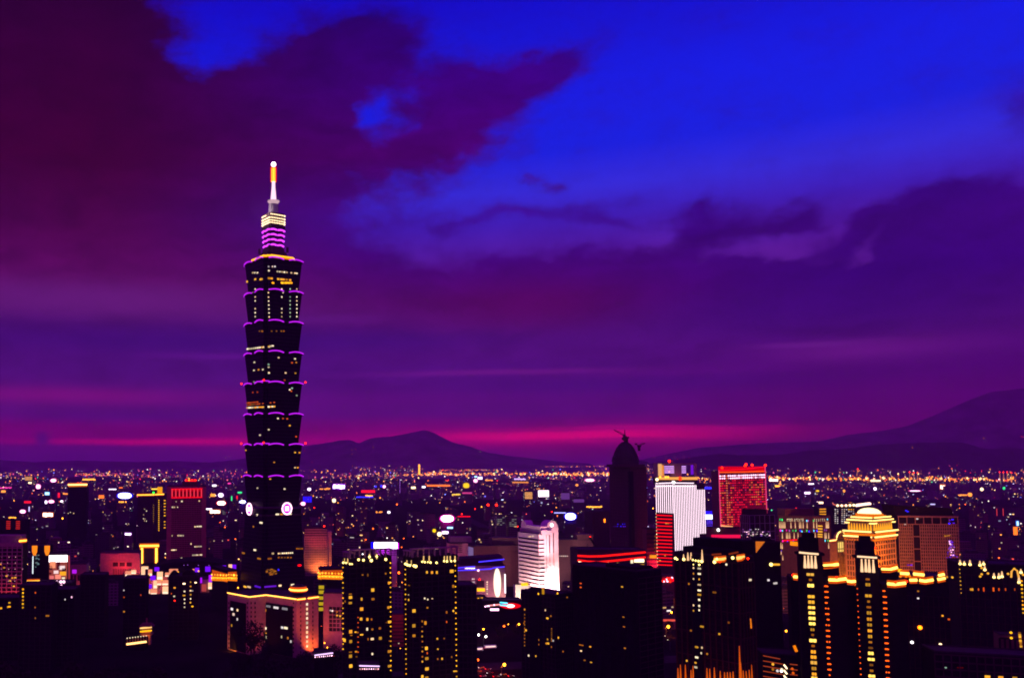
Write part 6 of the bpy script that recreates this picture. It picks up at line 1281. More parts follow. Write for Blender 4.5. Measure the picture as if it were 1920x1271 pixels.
# trees
M_LEAF = wallmat('dark foliage', (.03, .036, .02), .9, .5, .1, .6); M_TRUNK = wallmat('bark', (.04, .028, .02), .9)
def tree_meshes(seed, hgt, rad, pts=None):
    r = random.Random(seed); t = MB(); t.tube([(0, 0, -2), (.1, .05, hgt*.3), (.25, -.1, hgt*.62)], [rad*.09, rad*.065, rad*.03], 7)
    for j in range(5):
        a = r.uniform(0, 6.28); q_ = Vector((math.cos(a), math.sin(a), 0)); t.tube([(0, 0, hgt*(.3+.05*j)), tuple(q_*rad*.35+Vector((0, 0, hgt*(.45+.06*j)))), tuple(q_*rad*.7+Vector((0, 0, hgt*(.55+.07*j))))], [rad*.04, rad*.03, rad*.012], 5)
    c = MB(); lobes = [(Vector((r.uniform(-.55, .55)*rad, r.uniform(-.55, .55)*rad, hgt*r.uniform(.45, .88))), rad*r.uniform(.35, .6)) for _ in range(11)]
    for _ in range(900):
        o, q_ = r.choice(lobes); d = Vector((r.gauss(0, 1), r.gauss(0, 1), r.gauss(0, .8))).normalized()*q_*r.uniform(.55, 1.05); p = o+d; s = rad*r.uniform(.05, .1)
        a = Vector((r.gauss(0, 1), r.gauss(0, 1), r.gauss(0, 1))).normalized(); b_ = a.cross(Vector((r.gauss(0, 1), r.gauss(0, 1), r.gauss(0, 1)))).normalized()
        c.add([p-a*s-b_*s*.6, p+a*s-b_*s*.4, p+a*s*.7+b_*s*.7, p-a*s*.6+b_*s*.6], [(0, 1, 2, 3)])
    me = t.mesh('trunk', M_TRUNK); ce = bpy.data.meshes.new('crown'); ce.from_pydata(c.v, [], c.f); ce.materials.append(M_LEAF); ce.update()
    return me, ce
TREES = [tree_meshes(s, 13, 5.5) for s in range(4)]
def tree(x, y, z, s, label, group):
    o = thing('tree', label, 'tree', (x, y, z), rnd.uniform(0, 6.28), group); me, ce = rnd.choice(TREES); o.scale = (s, s, s*rnd.uniform(.9, 1.2))
    inst('trunk', me, o, (0, 0, 0)); inst('crown', ce, o, (0, 0, 0))
for k in range(20):
    u = 428+k*10.5+rnd.uniform(-4, 4); Y = rnd.uniform(640, 712); p = at(u, 1235, Y); tree(p.x, Y, 0, rnd.uniform(1.0, 1.7) if u > 440 else .8, 'dark street tree in the row along the foot of the zigzag office block', 'trees below the zigzag office')
cnt = 0
for _ in range(900):
    if cnt >= 120: break
    x, y = rnd.uniform(-330, 20), rnd.uniform(330, 560); z = slope(x, y)
    if z < 12: continue
    v = HOR-(z+13-CAMZ)/y*F; u = CX+x/y*F
    if v > 1300 or v < 1150 or u < -20 or u > 640: continue
    if 235 < u < 292 and 1150 < v < 1215 and y < 480: continue
    tree(x, y, z-1, rnd.uniform(.7, 1.25), 'dark broadleaf tree on the black wooded slope at the lower left', 'trees on the wooded slope'); cnt += 1
for u, v, Y, s, lb in ((477, 1222, 705, 2.0, 'tall dark tree hiding the inner corner of the zigzag office block'), (500, 1224, 690, 1.1, 'smaller dark tree right of the tall one before the zigzag office block'), (866, 1257, 735, .9, 'tree glowing orange under a street lamp beside the dotted towers'), (1246, 1128, 1010, .9, 'orange lit tree by the avenue beside the brown tower'), (1256, 1176, 880, 1.0, 'bushier orange lit tree below the other one by the avenue')):
    p = at(u, v, Y); tree(p.x, p.y, max(0, p.z-8), s, lb, None)
for k in range(16): u, v = rnd.uniform(865, 985), rnd.uniform(1150, 1205); Y = -CAMZ/kz(u, v); tree(kx(u, v)*Y, Y, 0, rnd.uniform(.6, 1.0), 'dim tree in the dark gap below the pale theatre', 'trees in the dark gap')
for u, v, Y, w_ in ((866, 1250, 728, 900), (1246, 1124, 1000, 3000), (1256, 1180, 868, 3500)): p = at(u, v, Y); light((p.x, p.y-6, max(5, p.z)), (255, 110, 10), w_, .6)
# ================================================================ streets: lamps, buses, cars, small lit buildings
def ground(u, v): Y = -CAMZ/kz(u, v); return kx(u, v)*Y, Y
lp = MB(); lp.tube([(0, 0, 0), (0, 0, 8.4), (1.0, 0, 9.0), (2.0, 0, 9.0)], [.14, .1, .08, .07], 6); LP_POLE = lp.mesh('pole', wallmat('lamp pole', (.12, .12, .12), .5))
lh = MB(); lh.box(1.6, 2.7, -.25, .25, 8.95, 9.15); LP_HEAD = lh.mesh('lamp_head', wallmat('lamp pole', (.12, .12, .12), .5))
def street_lamp(x, y, mat, label, group, r=.6, z=0, power=0, col=(255, 120, 20), rz=None):
    o = thing('street_lamp', label, 'street lamp', (x, y, z), rnd.uniform(0, 6.28) if rz is None else rz, group)
    inst('pole', LP_POLE, o, (0, 0, 0)); h_ = inst('lamp_head', LP_HEAD, o, (0, 0, 0)); g = inst('bulb', ball(mat), h_, (2.1, 0, 8.85), (r, r, r))
    if power: light((x, y-1.5, z+8), col, power, .4)
E_SOD = emis('sodium lamp', (255, 150, 30), 14); E_SODR = emis('deep sodium lamp', (255, 90, 20), 7)
for u, v, m, r, pw, lb in ((945.6, 1245, E_SOD, 1.1, 5000, 'brightest orange street lamp over the road right of the dotted towers'), (1065.5, 1267.5, E_SOD, 1.2, 4000, 'bright orange street lamp at the bottom edge below the amber windowed block'), (1015.8, 1258.5, E_SODR, .8, 1500, 'orange street lamp between the two brightest lamps on the bottom road'), (1035.7, 1258, E_SODR, .65, 900, 'small orange street lamp right of its neighbour on the bottom road'), (872, 1231, E_SODR, .85, 2500, 'orange street lamp at the right edge of the dotted towers'),
    (896, 1236, E_SODR, .85, 2500, 'orange street lamp above the parked traffic'), (945, 1173, E_SODR, .9, 1200, 'orange street lamp in the dark gap under the theatre'), (973, 1169.5, E_SOD, .8, 1200, 'orange street lamp on the wall of the amber windowed block'), (906.5, 1178.5, E_SOD, .7, 900, 'amber lamp above the white lit canopy'), (1161, 1249.5, E_SOD, .9, 1200, 'orange street lamp alone before the huge unlit block'), (748, 1073, E_SODR, 1.6, 0, 'orange lamp high between the two dotted towers'), (743, 1091, E_SOD, 1.1, 0, 'left amber lamp of the pair between the dotted towers'), (755, 1091, E_SOD, 1.1, 0, 'right amber lamp of the pair between the dotted towers'), (611, 1197.5, E_SODR, 1.1, 1500, 'left orange lamp of the pair under the pale mauve block'), (620, 1197, E_SODR, 1.0, 1500, 'right orange lamp of the pair under the pale mauve block'), (1062, 1080, E_SOD, 1.9, 6000, 'dazzling orange lamp at the right foot of the brilliant white tower'), (1253, 1174, E_SOD, 1.3, 4000, 'bright lamp among the orange trees by the avenue'), (1259, 1147, E_SOD, .9, 1500, 'upper lamp among the orange trees by the avenue'), (1474, 1182, E_SOD, .8, 0, 'amber lamp at the foot of the beam lit hotel')):
    Y = -(CAMZ-9)/kz(u, v); street_lamp(kx(u, v)*Y-2.1, Y, m, lb, None, r, 0, pw, (255, 115, 15), 0)
for k in range(4): u, v = 1044.5+k*5.1, 1241.5+k*.8; Y = -(CAMZ-9)/kz(u, v); street_lamp(kx(u, v)*Y-2.1, Y, E_CREAM, 'cream lamp in the row of four over the bottom road', 'row of four cream lamps', .9, 0, 0, rz=0)
for k in range(60):
    u = rnd.choice([rnd.uniform(1415, 1500), rnd.uniform(860, 1000), rnd.uniform(1235, 1268), rnd.uniform(590, 645), rnd.uniform(730, 760)]); v = rnd.uniform(1100, 1262); x, y = ground(u, v)
    street_lamp(x, y, rnd.choice([E_SODR, E_SOD, E_ORANGE, E_CREAM]), 'small lamp glimmering in the dark streets between the towers', 'lamps in the dark streets', rnd.uniform(.25, .5))
def bus(x, y, rz, label):
    o = thing('bus', label, 'bus', (x, y, 0), rz, 'buses on the lit street')
    b = MB(); b.loft([[(-5.6, -1.25, .5), (5.6, -1.25, .5), (5.6, 1.25, .5), (-5.6, 1.25, .5)], [(-5.7, -1.25, 1.4), (5.7, -1.25, 1.4), (5.7, 1.25, 1.4), (-5.7, 1.25, 1.4)], [(-5.55, -1.2, 3.0), (5.5, -1.2, 3.0), (5.5, 1.2, 3.0), (-5.55, 1.2, 3.0)], [(-5.4, -1.05, 3.2), (5.3, -1.05, 3.2), (5.3, 1.05, 3.2), (-5.4, 1.05, 3.2)]]); b.build('body', M_WHITE, o)
    for s in (-1, 1): b = MB(); b.box(-5.2, 4.8, s*1.27-.03, s*1.27+.03, 1.5, 2.7); b.build('window', emis('bus window', (255, 205, 200), 1.6), o)
    for px_ in (-3.6, 3.4):
        for s in (-1, 1): b = MB(); b.loft([[(px_+.5*math.cos(a), y_, .5+.5*math.sin(a)) for a in [math.pi*k/6 for k in range(12)]] for y_ in (s*1.0, s*1.3)]); b.build('wheel', M_BLACK, o)
    for s in (-.8, .8): lampo('headlight', E_WHITE, o, (5.75, s, .9), .22); lampo('taillight', E_RED, o, (-5.8, s, .9), .2)
for u, v, lb in ((869, 1224, 'lit bus nearest the dotted towers'), (894, 1220, 'lit bus in the middle of the queue of three'), (919, 1215.5, 'lit bus leading the queue away from the dotted towers')): x, y = ground(u, v); bus(x, y, R(14), lb)
CARS = {}
def car_parts(i):
    if i in CARS: return CARS[i]
    m = wallmat('car paint %d' % i, [(.5, .5, .5), (.03, .03, .035), (.3, .02, .02), (.6, .5, .05)][i], .35, .05, .5)
    b = MB(); b.smooth = False; b.loft([[(-2.2, -.85, .35), (2.2, -.85, .35), (2.2, .85, .35), (-2.2, .85, .35)], [(-2.25, -.88, .7), (2.25, -.88, .65), (2.25, .88, .65), (-2.25, .88, .7)], [(-2.1, -.82, .95), (1.9, -.82, .88), (1.9, .82, .88), (-2.1, .82, .95)]])
    c = MB(); c.loft([[(-1.7, -.78, .94), (1.0, -.78, .92), (1.0, .78, .92), (-1.7, .78, .94)], [(-1.2, -.62, 1.45), (.35, -.62, 1.45), (.35, .62, 1.45), (-1.2, .62, 1.45)]])
    w = MB(); w.loft([[(.33*math.cos(a), y_, .33*math.sin(a)) for a in [math.pi*k/6 for k in range(12)]] for y_ in (-.11, .11)])
    CARS[i] = (b.mesh('body', m), c.mesh('cabin', M_GLASS), w.mesh('wheel', M_BLACK)); return CARS[i]
def car(x, y, rz, i, away):
    o = thing('car', ['silver', 'black', 'dark red', 'yellow'][i]+' car in the traffic on the orange lit bottom road', 'car', (x, y, .07), rz, 'cars on the bottom road')
    b, c, w = car_parts(i); inst('body', b, o, (0, 0, 0)); inst('cabin', c, o, (0, 0, 0))
    for a in (-1.35, 1.35):
        for s in (-.78, .78): inst('wheel', w, o, (a, s, .33))
    for s in (-.6, .6): lampo('headlight', E_WHITE, o, (2.25, s, .62), .16); lampo('taillight', emis('tail lamp', (255, 10, 5), 5), o, (-2.25, s, .72), .22)
for k, (u, v) in enumerate(((871, 1263), (879, 1256), (888, 1266), (897, 1259), (906, 1268), (918, 1262), (930, 1269), (944, 1265), (868, 1252), (884, 1250), (958, 1268), (902, 1252), (1002, 1269), (876, 1269), (915, 1255))): x, y = ground(u, v); car(x, y, R(196 if k % 2 else 16)+rnd.uniform(-.05, .05), k % 4, k % 2)
for u, v, w_ in ((900, 1258, 6000), (940, 1262, 4000), (872, 1262, 5000)): x, y = ground(u, v); light((x, y, 9), (255, 45, 10), w_, .6)
for u, v in ((1253, 1080), (1250, 1100), (1252, 1066)): x, y = ground(u, v); light((x, y, 12), (255, 60, 30), 9000, 1)
def small(name, label, cat, u0, u1, vt, Y, dep, fn, wall=M_BLACK, phi=0, vb=None):
    P, h = corner(u0, u0, u1, vt, Y, phi, leftdepth=dep); B = Bld(name, label, cat, P, h, wall); fn(B); return B.vis(u0, u1, vt, vb or vt+12)
small('petrol_station', 'small street building under a blazing white lit canopy beside the dotted towers', 'station', 858, 888, 1201, 835, 10, lambda B: (B.strip(1, [(859, 1204.5), (887, 1200.5)], emis('canopy light', (255, 250, 235), 4), 1.4), [B.lamp(1, *kb(x, y), .9, E_WHITE) for x, y in ((172, 955), (210, 948), (240, 952), (265, 940), (310, 934))]))
for u, v in ((897.5, 1200), (911, 1203.5)): x, y = ground(u, v+8); street_lamp(x-2, y, emis('white street lamp', (255, 250, 235), 8), 'white street lamp right of the blazing white canopy' if u < 900 else 'white street lamp farther right of the blazing white canopy', None, .9, 0, 500, (255, 240, 220), 0)
def nsign(B):
    c = (957, 1135.2)
    b = MB(); t, z = B.tz(1, *c)
    b.loft([[B.pt(1, t+11*x, z+3.0*y, o) for x, y in [(math.cos(a)*(1 if abs(math.cos(a)) < .97 else 1.05), math.sin(a)*abs(math.sin(a))**.3) for a in [2*math.pi*j/24 for j in range(24)]]] for o in (.2, .6)]); b.build('sign', emis('red lens sign', (225, 8, 20), 1.2), B.root)
    b = MB(); b.loft([[B.pt(1, t+4.2*math.cos(a), z+1.7*math.sin(a), o) for a in [2*math.pi*j/16 for j in range(16)]] for o in (.6, .9)]); b.build('sign_core', emis('white sign core', (255, 235, 235), 2.5), B.root)
    for y in (520, 545): B.strip(1, [kb(565, y), kb(640, y+8)], E_CYAN, .7)
    B.strip(1, [kb(450, 552), kb(565, 540)], emis('pinkish strip', (255, 150, 150), 1.5), .7); B.panel(1, *kb(470, 582), *kb(555, 602), E_PINKW, 'lit_front', .4)
    for x, y in ((420, 560), (440, 556), (455, 555), (508, 545)): B.lamp(1, *kb(x, y), .8, E_PINKW)
small('showroom', 'low dark showroom with a red lens shaped neon sign and cyan bars', 'shop', 905, 980, 1126, 930, 20, nsign, M_BLACK, 0, 1150)
small('arcade', 'low arcade with a row of yellow lamps under the pale theatre', 'shop', 888, 912, 1119, 950, 14, lambda B: (B.dots(1, 893, 1121, 904, 1120, 6, .6, E_YEL), B.lamp(1, 915.5, 1128, .6, E_GREEN)), M_BLACK)
for u0, u1, v, lb in ((589, 625, 1225, 'small block with a violet white canopy strip at the foot of the zigzag office'), (673, 712, 1247, 'small block with a violet white canopy strip in front of the nearer dotted tower')):
    B = small('entrance_hall', lb, 'building', u0, u1, v, 540, 12, lambda B: None, M_BLACK, 0, 1271)
    B.strip(1, [(u0+.5, v+2.5 if u0 < 600 else v), (u1-.5, v-2 if u0 < 600 else v+1)], emis('violet white strip', (235, 190, 255), 1.8), .38); B.dots(1, u0+2, v+6, u1-3, v+3 if u0 < 600 else v+6, 9, .36, E_PINKW)
small('shrine', 'small red lantern lit house by the avenue left of the brown tower', 'house', 1239, 1264, 1079, 1060, 14, lambda B: ([B.lamp(1, 1241+rnd.random()*21, 1082+rnd.random()*8, 1.0, rnd.choice([E_RED, E_RED, E_PINKW, E_REDB])) for _ in range(26)], B.panel(1, 1240, 1082, 1262, 1091, emis('red lantern wall', (200, 10, 20), .6), 'lit_wall', .2)), M_BROWN, 0, 1095)
small('gate_house', 'orange lit gate house among the trees by the avenue', 'house', 1242, 1266, 1159, 905, 10, lambda B: B.panel(1, 1242.5, 1160.5, 1265.5, 1164, emis('pinkish beam', (255, 90, 70), .9), 'lit_beam', .4), M_GOLD, 0, 1175)
# ================================================================ buildings carrying signs and lights, out to the horizon
SG = [  # u, v, w, h (pixels of the photograph), light, height of the sign over ground, label
(53.5,896.5,13,7,'strip_gold',70,'gold striped building near the horizon at the far left'),(100,900.6,10,6,'pinkw',55,'block with a round pink white sign left of the ring topped tower'),(71.6,912,8,8,'pinkw',40,'block with a pinkish ball of light at the far left'),(56,905,6,3,'cream',45,'small block with a short cream sign at the far left'),(6,921,8,4,'amber',35,'block with a creamy orange sign touching the left edge'),(11,914,22,4,'magenta',40,'long block edged with pink and violet lights at the left edge'),(88,925,8,5,'cyan',40,'block with a cool cyan sign left of the ring topped tower'),(110,928,4,9,'red',40,'block with an upright red sign beside the ring topped tower'),(123,925,10,5,'amber',38,'block with amber lights just left of the ring topped tower'),(52,941,13,4,'red',38,'block with a wide red bar sign at the far left'),(42.7,958.7,10,6,'pinkw',36,'block with a bright oval pink white sign at the far left'),(54.6,954,2,9,'lav',40,'block with a thin bluish upright tube at the far left'),(86,941,4,6,'white',40,'block with a small square white sign at left'),(96,940,10,5,'pinkw',40,'block with a white sign tapering pink at left'),(116,939.5,5,3,'white',40,'block with a small white lens sign left of the ring topped tower'),(90,965,18,7,'cream2',34,'block topped by a big cream billboard at left'),(234,929,25,10,'skyb',52,'block with a huge blue white glowing oval sign left of the yellow topped slabs'),(228,940.6,17,4,'gold',44,'block with a row of gold lit windows under the huge oval sign'),(190,931,10,6,'orange',44,'block with an orange latticed sign right of the ring topped tower'),(226.6,914,7,2,'orange',45,'small block with a short orange bar near the horizon'),(211,917,14,1.5,'white',50,'block with two thin white bars near the horizon'),(167,898.6,24,4,'gold',60,'long block with a golden roof just over the ring topped tower'),(23,970,14,2.5,'gold',40,'block with a golden roof line over red lit windows at left'),(240,1001,11,4,'white',38,'block with a broken white sign below the yellow topped slabs'),
(399,928,9,5,'amber',46,'block with a peach sign right of the maroon tower'),(414,928,9,7,'white',46,'block with a round white sign left of the tiered tower'),(415,943,15,7,'redw',40,'block with a glaring white oval sign haloed in red left of the tiered tower'),(403,959,18,6,'cream2',34,'block with a slanted cream billboard right of the maroon tower'),(449.5,923,8,3,'green',46,'block with a small green bar beside the tiered tower'),(455,940.6,11,5,'skyb',40,'block with a white sign glowing blue beside the tiered tower'),(434,934,2,9,'green',44,'block with a thin green and white upright tube'),(444,932,3,6,'red',44,'block with a small upright red sign beside the tiered tower'),(401.5,910,7,3,'white',50,'small block with a flat white sign near the horizon left of the tiered tower'),(430,906,6,2,'magenta',50,'small block with a pink sign near the horizon left of the tiered tower'),(392,954,11,2.5,'white',40,'low block with a thin white sign right of the maroon tower'),(419,960,9,8,'louvre',38,'block with a grey louvred sign left of the tiered tower'),
(635.5,912,21,8,'mag',48,'block with a brilliant white sign haloed in violet right of the tiered tower'),(580,917,6,5,'white',46,'block with a small white round sign right of the tiered tower'),(609,916,20,6,'amber',44,'block with clustered amber lamps right of the tiered tower'),(576.5,936,17,11,'bluegrid',38,'block with a square blue latticed sign touching the tiered tower'),(568,944,8,6,'pinkw',36,'block with pale lights touching the right side of the tiered tower'),(626,938,7,7,'cream',38,'block with two upright cream panels'),(684,931.6,32,2,'blue',46,'block with a long blue roof bar right of the tiered tower'),(690,921,26,5,'red',50,'block crowned with red lit gables above the long blue bar'),(692,929,18,3,'gold',47,'block with small golden roof lights above the long blue bar'),(720.5,912,5,5,'pinkw',46,'block with a pinkish white dot sign near the blue lights'),(715,911,4,4,'blue',46,'block with a blue dot sign right of the brilliant violet haloed sign'),(704,912,4,3,'blue',46,'block with a faint blue dot right of the brilliant violet haloed sign'),(749.6,911,1.6,24,'dots',75,'dark tower traced by a dotted white upright line'),(775,914,8,4,'cream',44,'block with a doubled cream sign'),(794.5,912.7,6,3,'white',44,'block with a flat white sign left of the long orange roof'),(822,910,44,3,'orange',44,'long block under a continuous orange roof line'),(786,880,3,19,'gold',95,'thin golden lit tower standing above the river lights'),(711,959.5,12,4,'amber',34,'low block with three golden lamps'),(729,960,5,4,'white',34,'low block with one round white lamp'),(838.6,972,23,12,'mag2',44,'block with a dazzling white sign in a magenta haze left of the brilliant white tower'),(814,994.6,6,6,'yellow',36,'block with a yellow ball sign'),(824,1001,8,8,'cream',30,'block with a clustered cream lamp at street level'),(835,998,11,5,'white',32,'block with a white oval sign under the dazzling magenta one'),(844,989,10,3,'cyan',36,'block with a cyan bar under the dazzling magenta sign'),(874,910,11,9,'yellow',48,'block with a large soft yellow disc near the horizon'),(891.7,901,7,6,'pinkw',55,'block with a magenta haloed white disc near the horizon'),(900,896,8,5,'white',60,'block with a square white sign above the magenta haloed disc'),(892,893.5,5,3,'cyan',62,'block with a small pale sign near the river lights'),(918,900,16,3,'amber',50,'low block with peach lights near the river lights'),(975,898,21,3.5,'vio',58,'block topped by violet white lettering like dashes'),(976,904,30,2.2,'gate',50,'gate shaped building outlined in gold'),(855,927,16,4,'yeldash',42,'block with a yellow dashed sign'),(876,924,18,3,'pinkdim',44,'block with a pinkish lit top edge'),(991,928,14,13,'strip_gold',44,'block with stacked golden bands left of the white block'),(1019,925,20,12,'white2',44,'block whose side blazes white before the dome topped tower'),(1013,916,15,1.5,'gold',52,'thin golden bar over the blazing white block'),(915,947,5,5,'beacon',44,'dark block with a red lamp left of its twin lamp'),(930.6,947,5,5,'beacon',44,'dark block with a red lamp right of its twin lamp'),(1050,961,22,1.6,'skyb2',44,'block edged with pale blue roof strips'),(1106,900,16,5,'pinkw',55,'block with a bright pinkish oval sign left of the dome topped tower'),(1082,909,5,4,'amber',48,'block with a small amber sign left of the dome topped tower'),(1070,968,19,12,'skyb',40,'block with a bright blue white screen right of the brilliant white tower'),(1113,950,31,5,'gold',40,'long block with a golden lit cornice left of the dome topped tower'),(1085,938.5,20,6,'lavdim',42,'block with a pale lavender lit front'),(1060,930,16,12,'lavdim',44,'gate shaped block in pale lavender'),(870,968,24,1.6,'redline',40,'block under a thin red roof line'),(940,974,14,20,'cool',55,'dark office block with cool white window rows'),(962,977,14,18,'cool',52,'neighbouring dark office block with cool white window rows'),
(1326,914.6,18,4,'blue',50,'block with a blue arc sign right of the white striped tower'),(1451,900,15,4,'cream2',55,'block with a long bright white flare right of the red tower'),(1533,920,6,3,'yellow',48,'small block with a yellow sign at right'),(1514,924,10,4,'white',46,'block with a broken white sign at right'),(1457,911,8,3,'gold',48,'low block with a gold sign right of the red tower'),(1521,907,10,2,'white',50,'block with a thin bright white bar at right'),(1493,954,4,4,'beacon',46,'dark block with a red lamp over the beam lit hotel'),(1768,913,8,8,'cream2',50,'block with a square blazing white sign over the grid tower'),(1841,917,6,6,'cream',46,'block with a round cream lamp at right'),(1882.6,915,5,5,'green',46,'block with a greenish white lamp at the far right'),(1819,927,8,7,'amber',40,'block with a blazing orange lamp at right'),(1806,928,18,3,'amber',40,'low block with a row of orange lamps at right'),(1749,945,9,2,'lav',42,'block with a small bluish white bar over the grid tower'),(1716,920,20,2,'pinkw',46,'low block with a row of pink and white lights at right'),(1641,916,5,5,'white',46,'block with a bright white lamp over the golden dome'),(1583,920,4,5,'amber',46,'block with an amber lamp over the curved roof lamps'),(1905,995,10,15,'orange',34,'block with a blazing orange front near the right edge'),(1908.5,981,3,8,'cyan',44,'block with a thin cyan upright sign near the right edge'),(1875,956,20,12,'redpost',50,'plum block with two red lit uprights at right'),(1642,901,18,3,'cream',55,'low block with a bright cream sign among the river lamps')]
SM = dict(gold=E_GOLD, amber=emis('amber sign', (255, 145, 50), 2.2), cream=E_WARM, cream2=emis('blazing cream sign', (255, 232, 205), 5), white=E_WHITE, white2=emis('blazing white wall', (255, 225, 245), 2.6), pinkw=E_PINKW, magenta=emis('pink string', (255, 60, 170), 1.8), cyan=emis('cool cyan sign', (175, 235, 255), 2.2), red=emis('red sign', (240, 20, 45), 1.5), lav=emis('bluish tube', (205, 195, 255), 1.6), skyb=emis('blue white sign', (225, 225, 255), 6), orange=emis('orange sign', (255, 115, 30), 1.8), green=emis('green sign', (60, 255, 150), 1.3), redw=emis('red haloed sign', (255, 230, 220), 6), mag=emis('violet haloed sign', (255, 235, 255), 7), mag2=emis('magenta haze sign', (255, 235, 250), 9), yellow=emis('yellow disc', (255, 200, 0), 1.5), blue=emis('blue bar', (50, 45, 255), 2.0), vio=emis('violet dash', (215, 170, 255), 2.4), lavdim=emis('dim lavender front', (130, 70, 170), .55), pinkdim=emis('dim pink edge', (235, 70, 150), .9), skyb2=emis('pale blue strip', (170, 165, 255), 2))
HALO = dict(skyb=(40, 25, 255), mag=(170, 20, 255), mag2=(255, 10, 190), redw=(255, 40, 60), pinkw=(255, 40, 170), white=(190, 90, 230), cream2=(255, 120, 60), yellow=(150, 120, 0), cyan=(40, 90, 220))  # bloom colour of each sign kind
CITY = [citymat('city wall plum', (.10, .05, .085), .045, [(255, 214, 160), (255, 190, 110), (255, 235, 225), (255, 150, 60)], 2.2),
 citymat('city wall dark', (.05, .03, .05), .032, [(255, 205, 130), (255, 240, 235), (190, 230, 220), (255, 120, 40)], 2.6, 3.8, 3.2),
 citymat('city wall mauve', (.18, .09, .14), .038, [(255, 225, 190), (255, 190, 120), (225, 215, 255), (255, 80, 60)], 1.8, 4.2, 3.5),
 citymat('city wall brown', (.14, .075, .07), .04, [(255, 190, 100), (255, 160, 60), (255, 230, 190), (255, 225, 225)], 2.2, 3.0, 3.3),
 citymat('city wall band', (.12, .065, .09), .036, [(255, 240, 235), (255, 220, 170), (200, 210, 255), (255, 200, 120)], 1.9, 6.5, 3.6, (.06, .94), (.35, .8))]
def blocked(u0, u1, vt, Y, pad=2):
    for a, b_, c, d, yy in HIDE:
        if Y < yy and u1 > a-pad and u0 < b_+pad and vt < d-1: return True
    return False
def clear_of(x, y, r):
    return all((x-a)**2+(y-b_)**2 > (r+c)**2 for a, b_, c in FOOT)
def city_mesh(w, d, h, r):
    b = MB(); b.box(-w/2, w/2, -d/2, d/2, 0, h)
    if r.random() < .35 and w > 14: b.box(-w*.5+1, w*.1, -d*.5+1, d*.4, h-.3, h+r.uniform(3, 9))
    q = MB(); q.box(r.uniform(-.35, 0)*w, r.uniform(.05, .35)*w, -d*.25, d*.2, h, h+r.uniform(2.5, 5))
    for x0, x1, y0, y1 in ((-w/2, w/2, -d/2, -d/2+.4), (-w/2, w/2, d/2-.4, d/2), (-w/2, -w/2+.4, -d/2+.4, d/2-.4), (w/2-.4, w/2, -d/2+.4, d/2-.4)): q.box(x0, x1, y0, y1, h, h+1.1)
    q.lathe([(1.3, h+.02), (1.3, h+2.2), (.2, h+2.6)], 8, (w*.32, d*.3))
    return b, q
rs = random.Random(11)
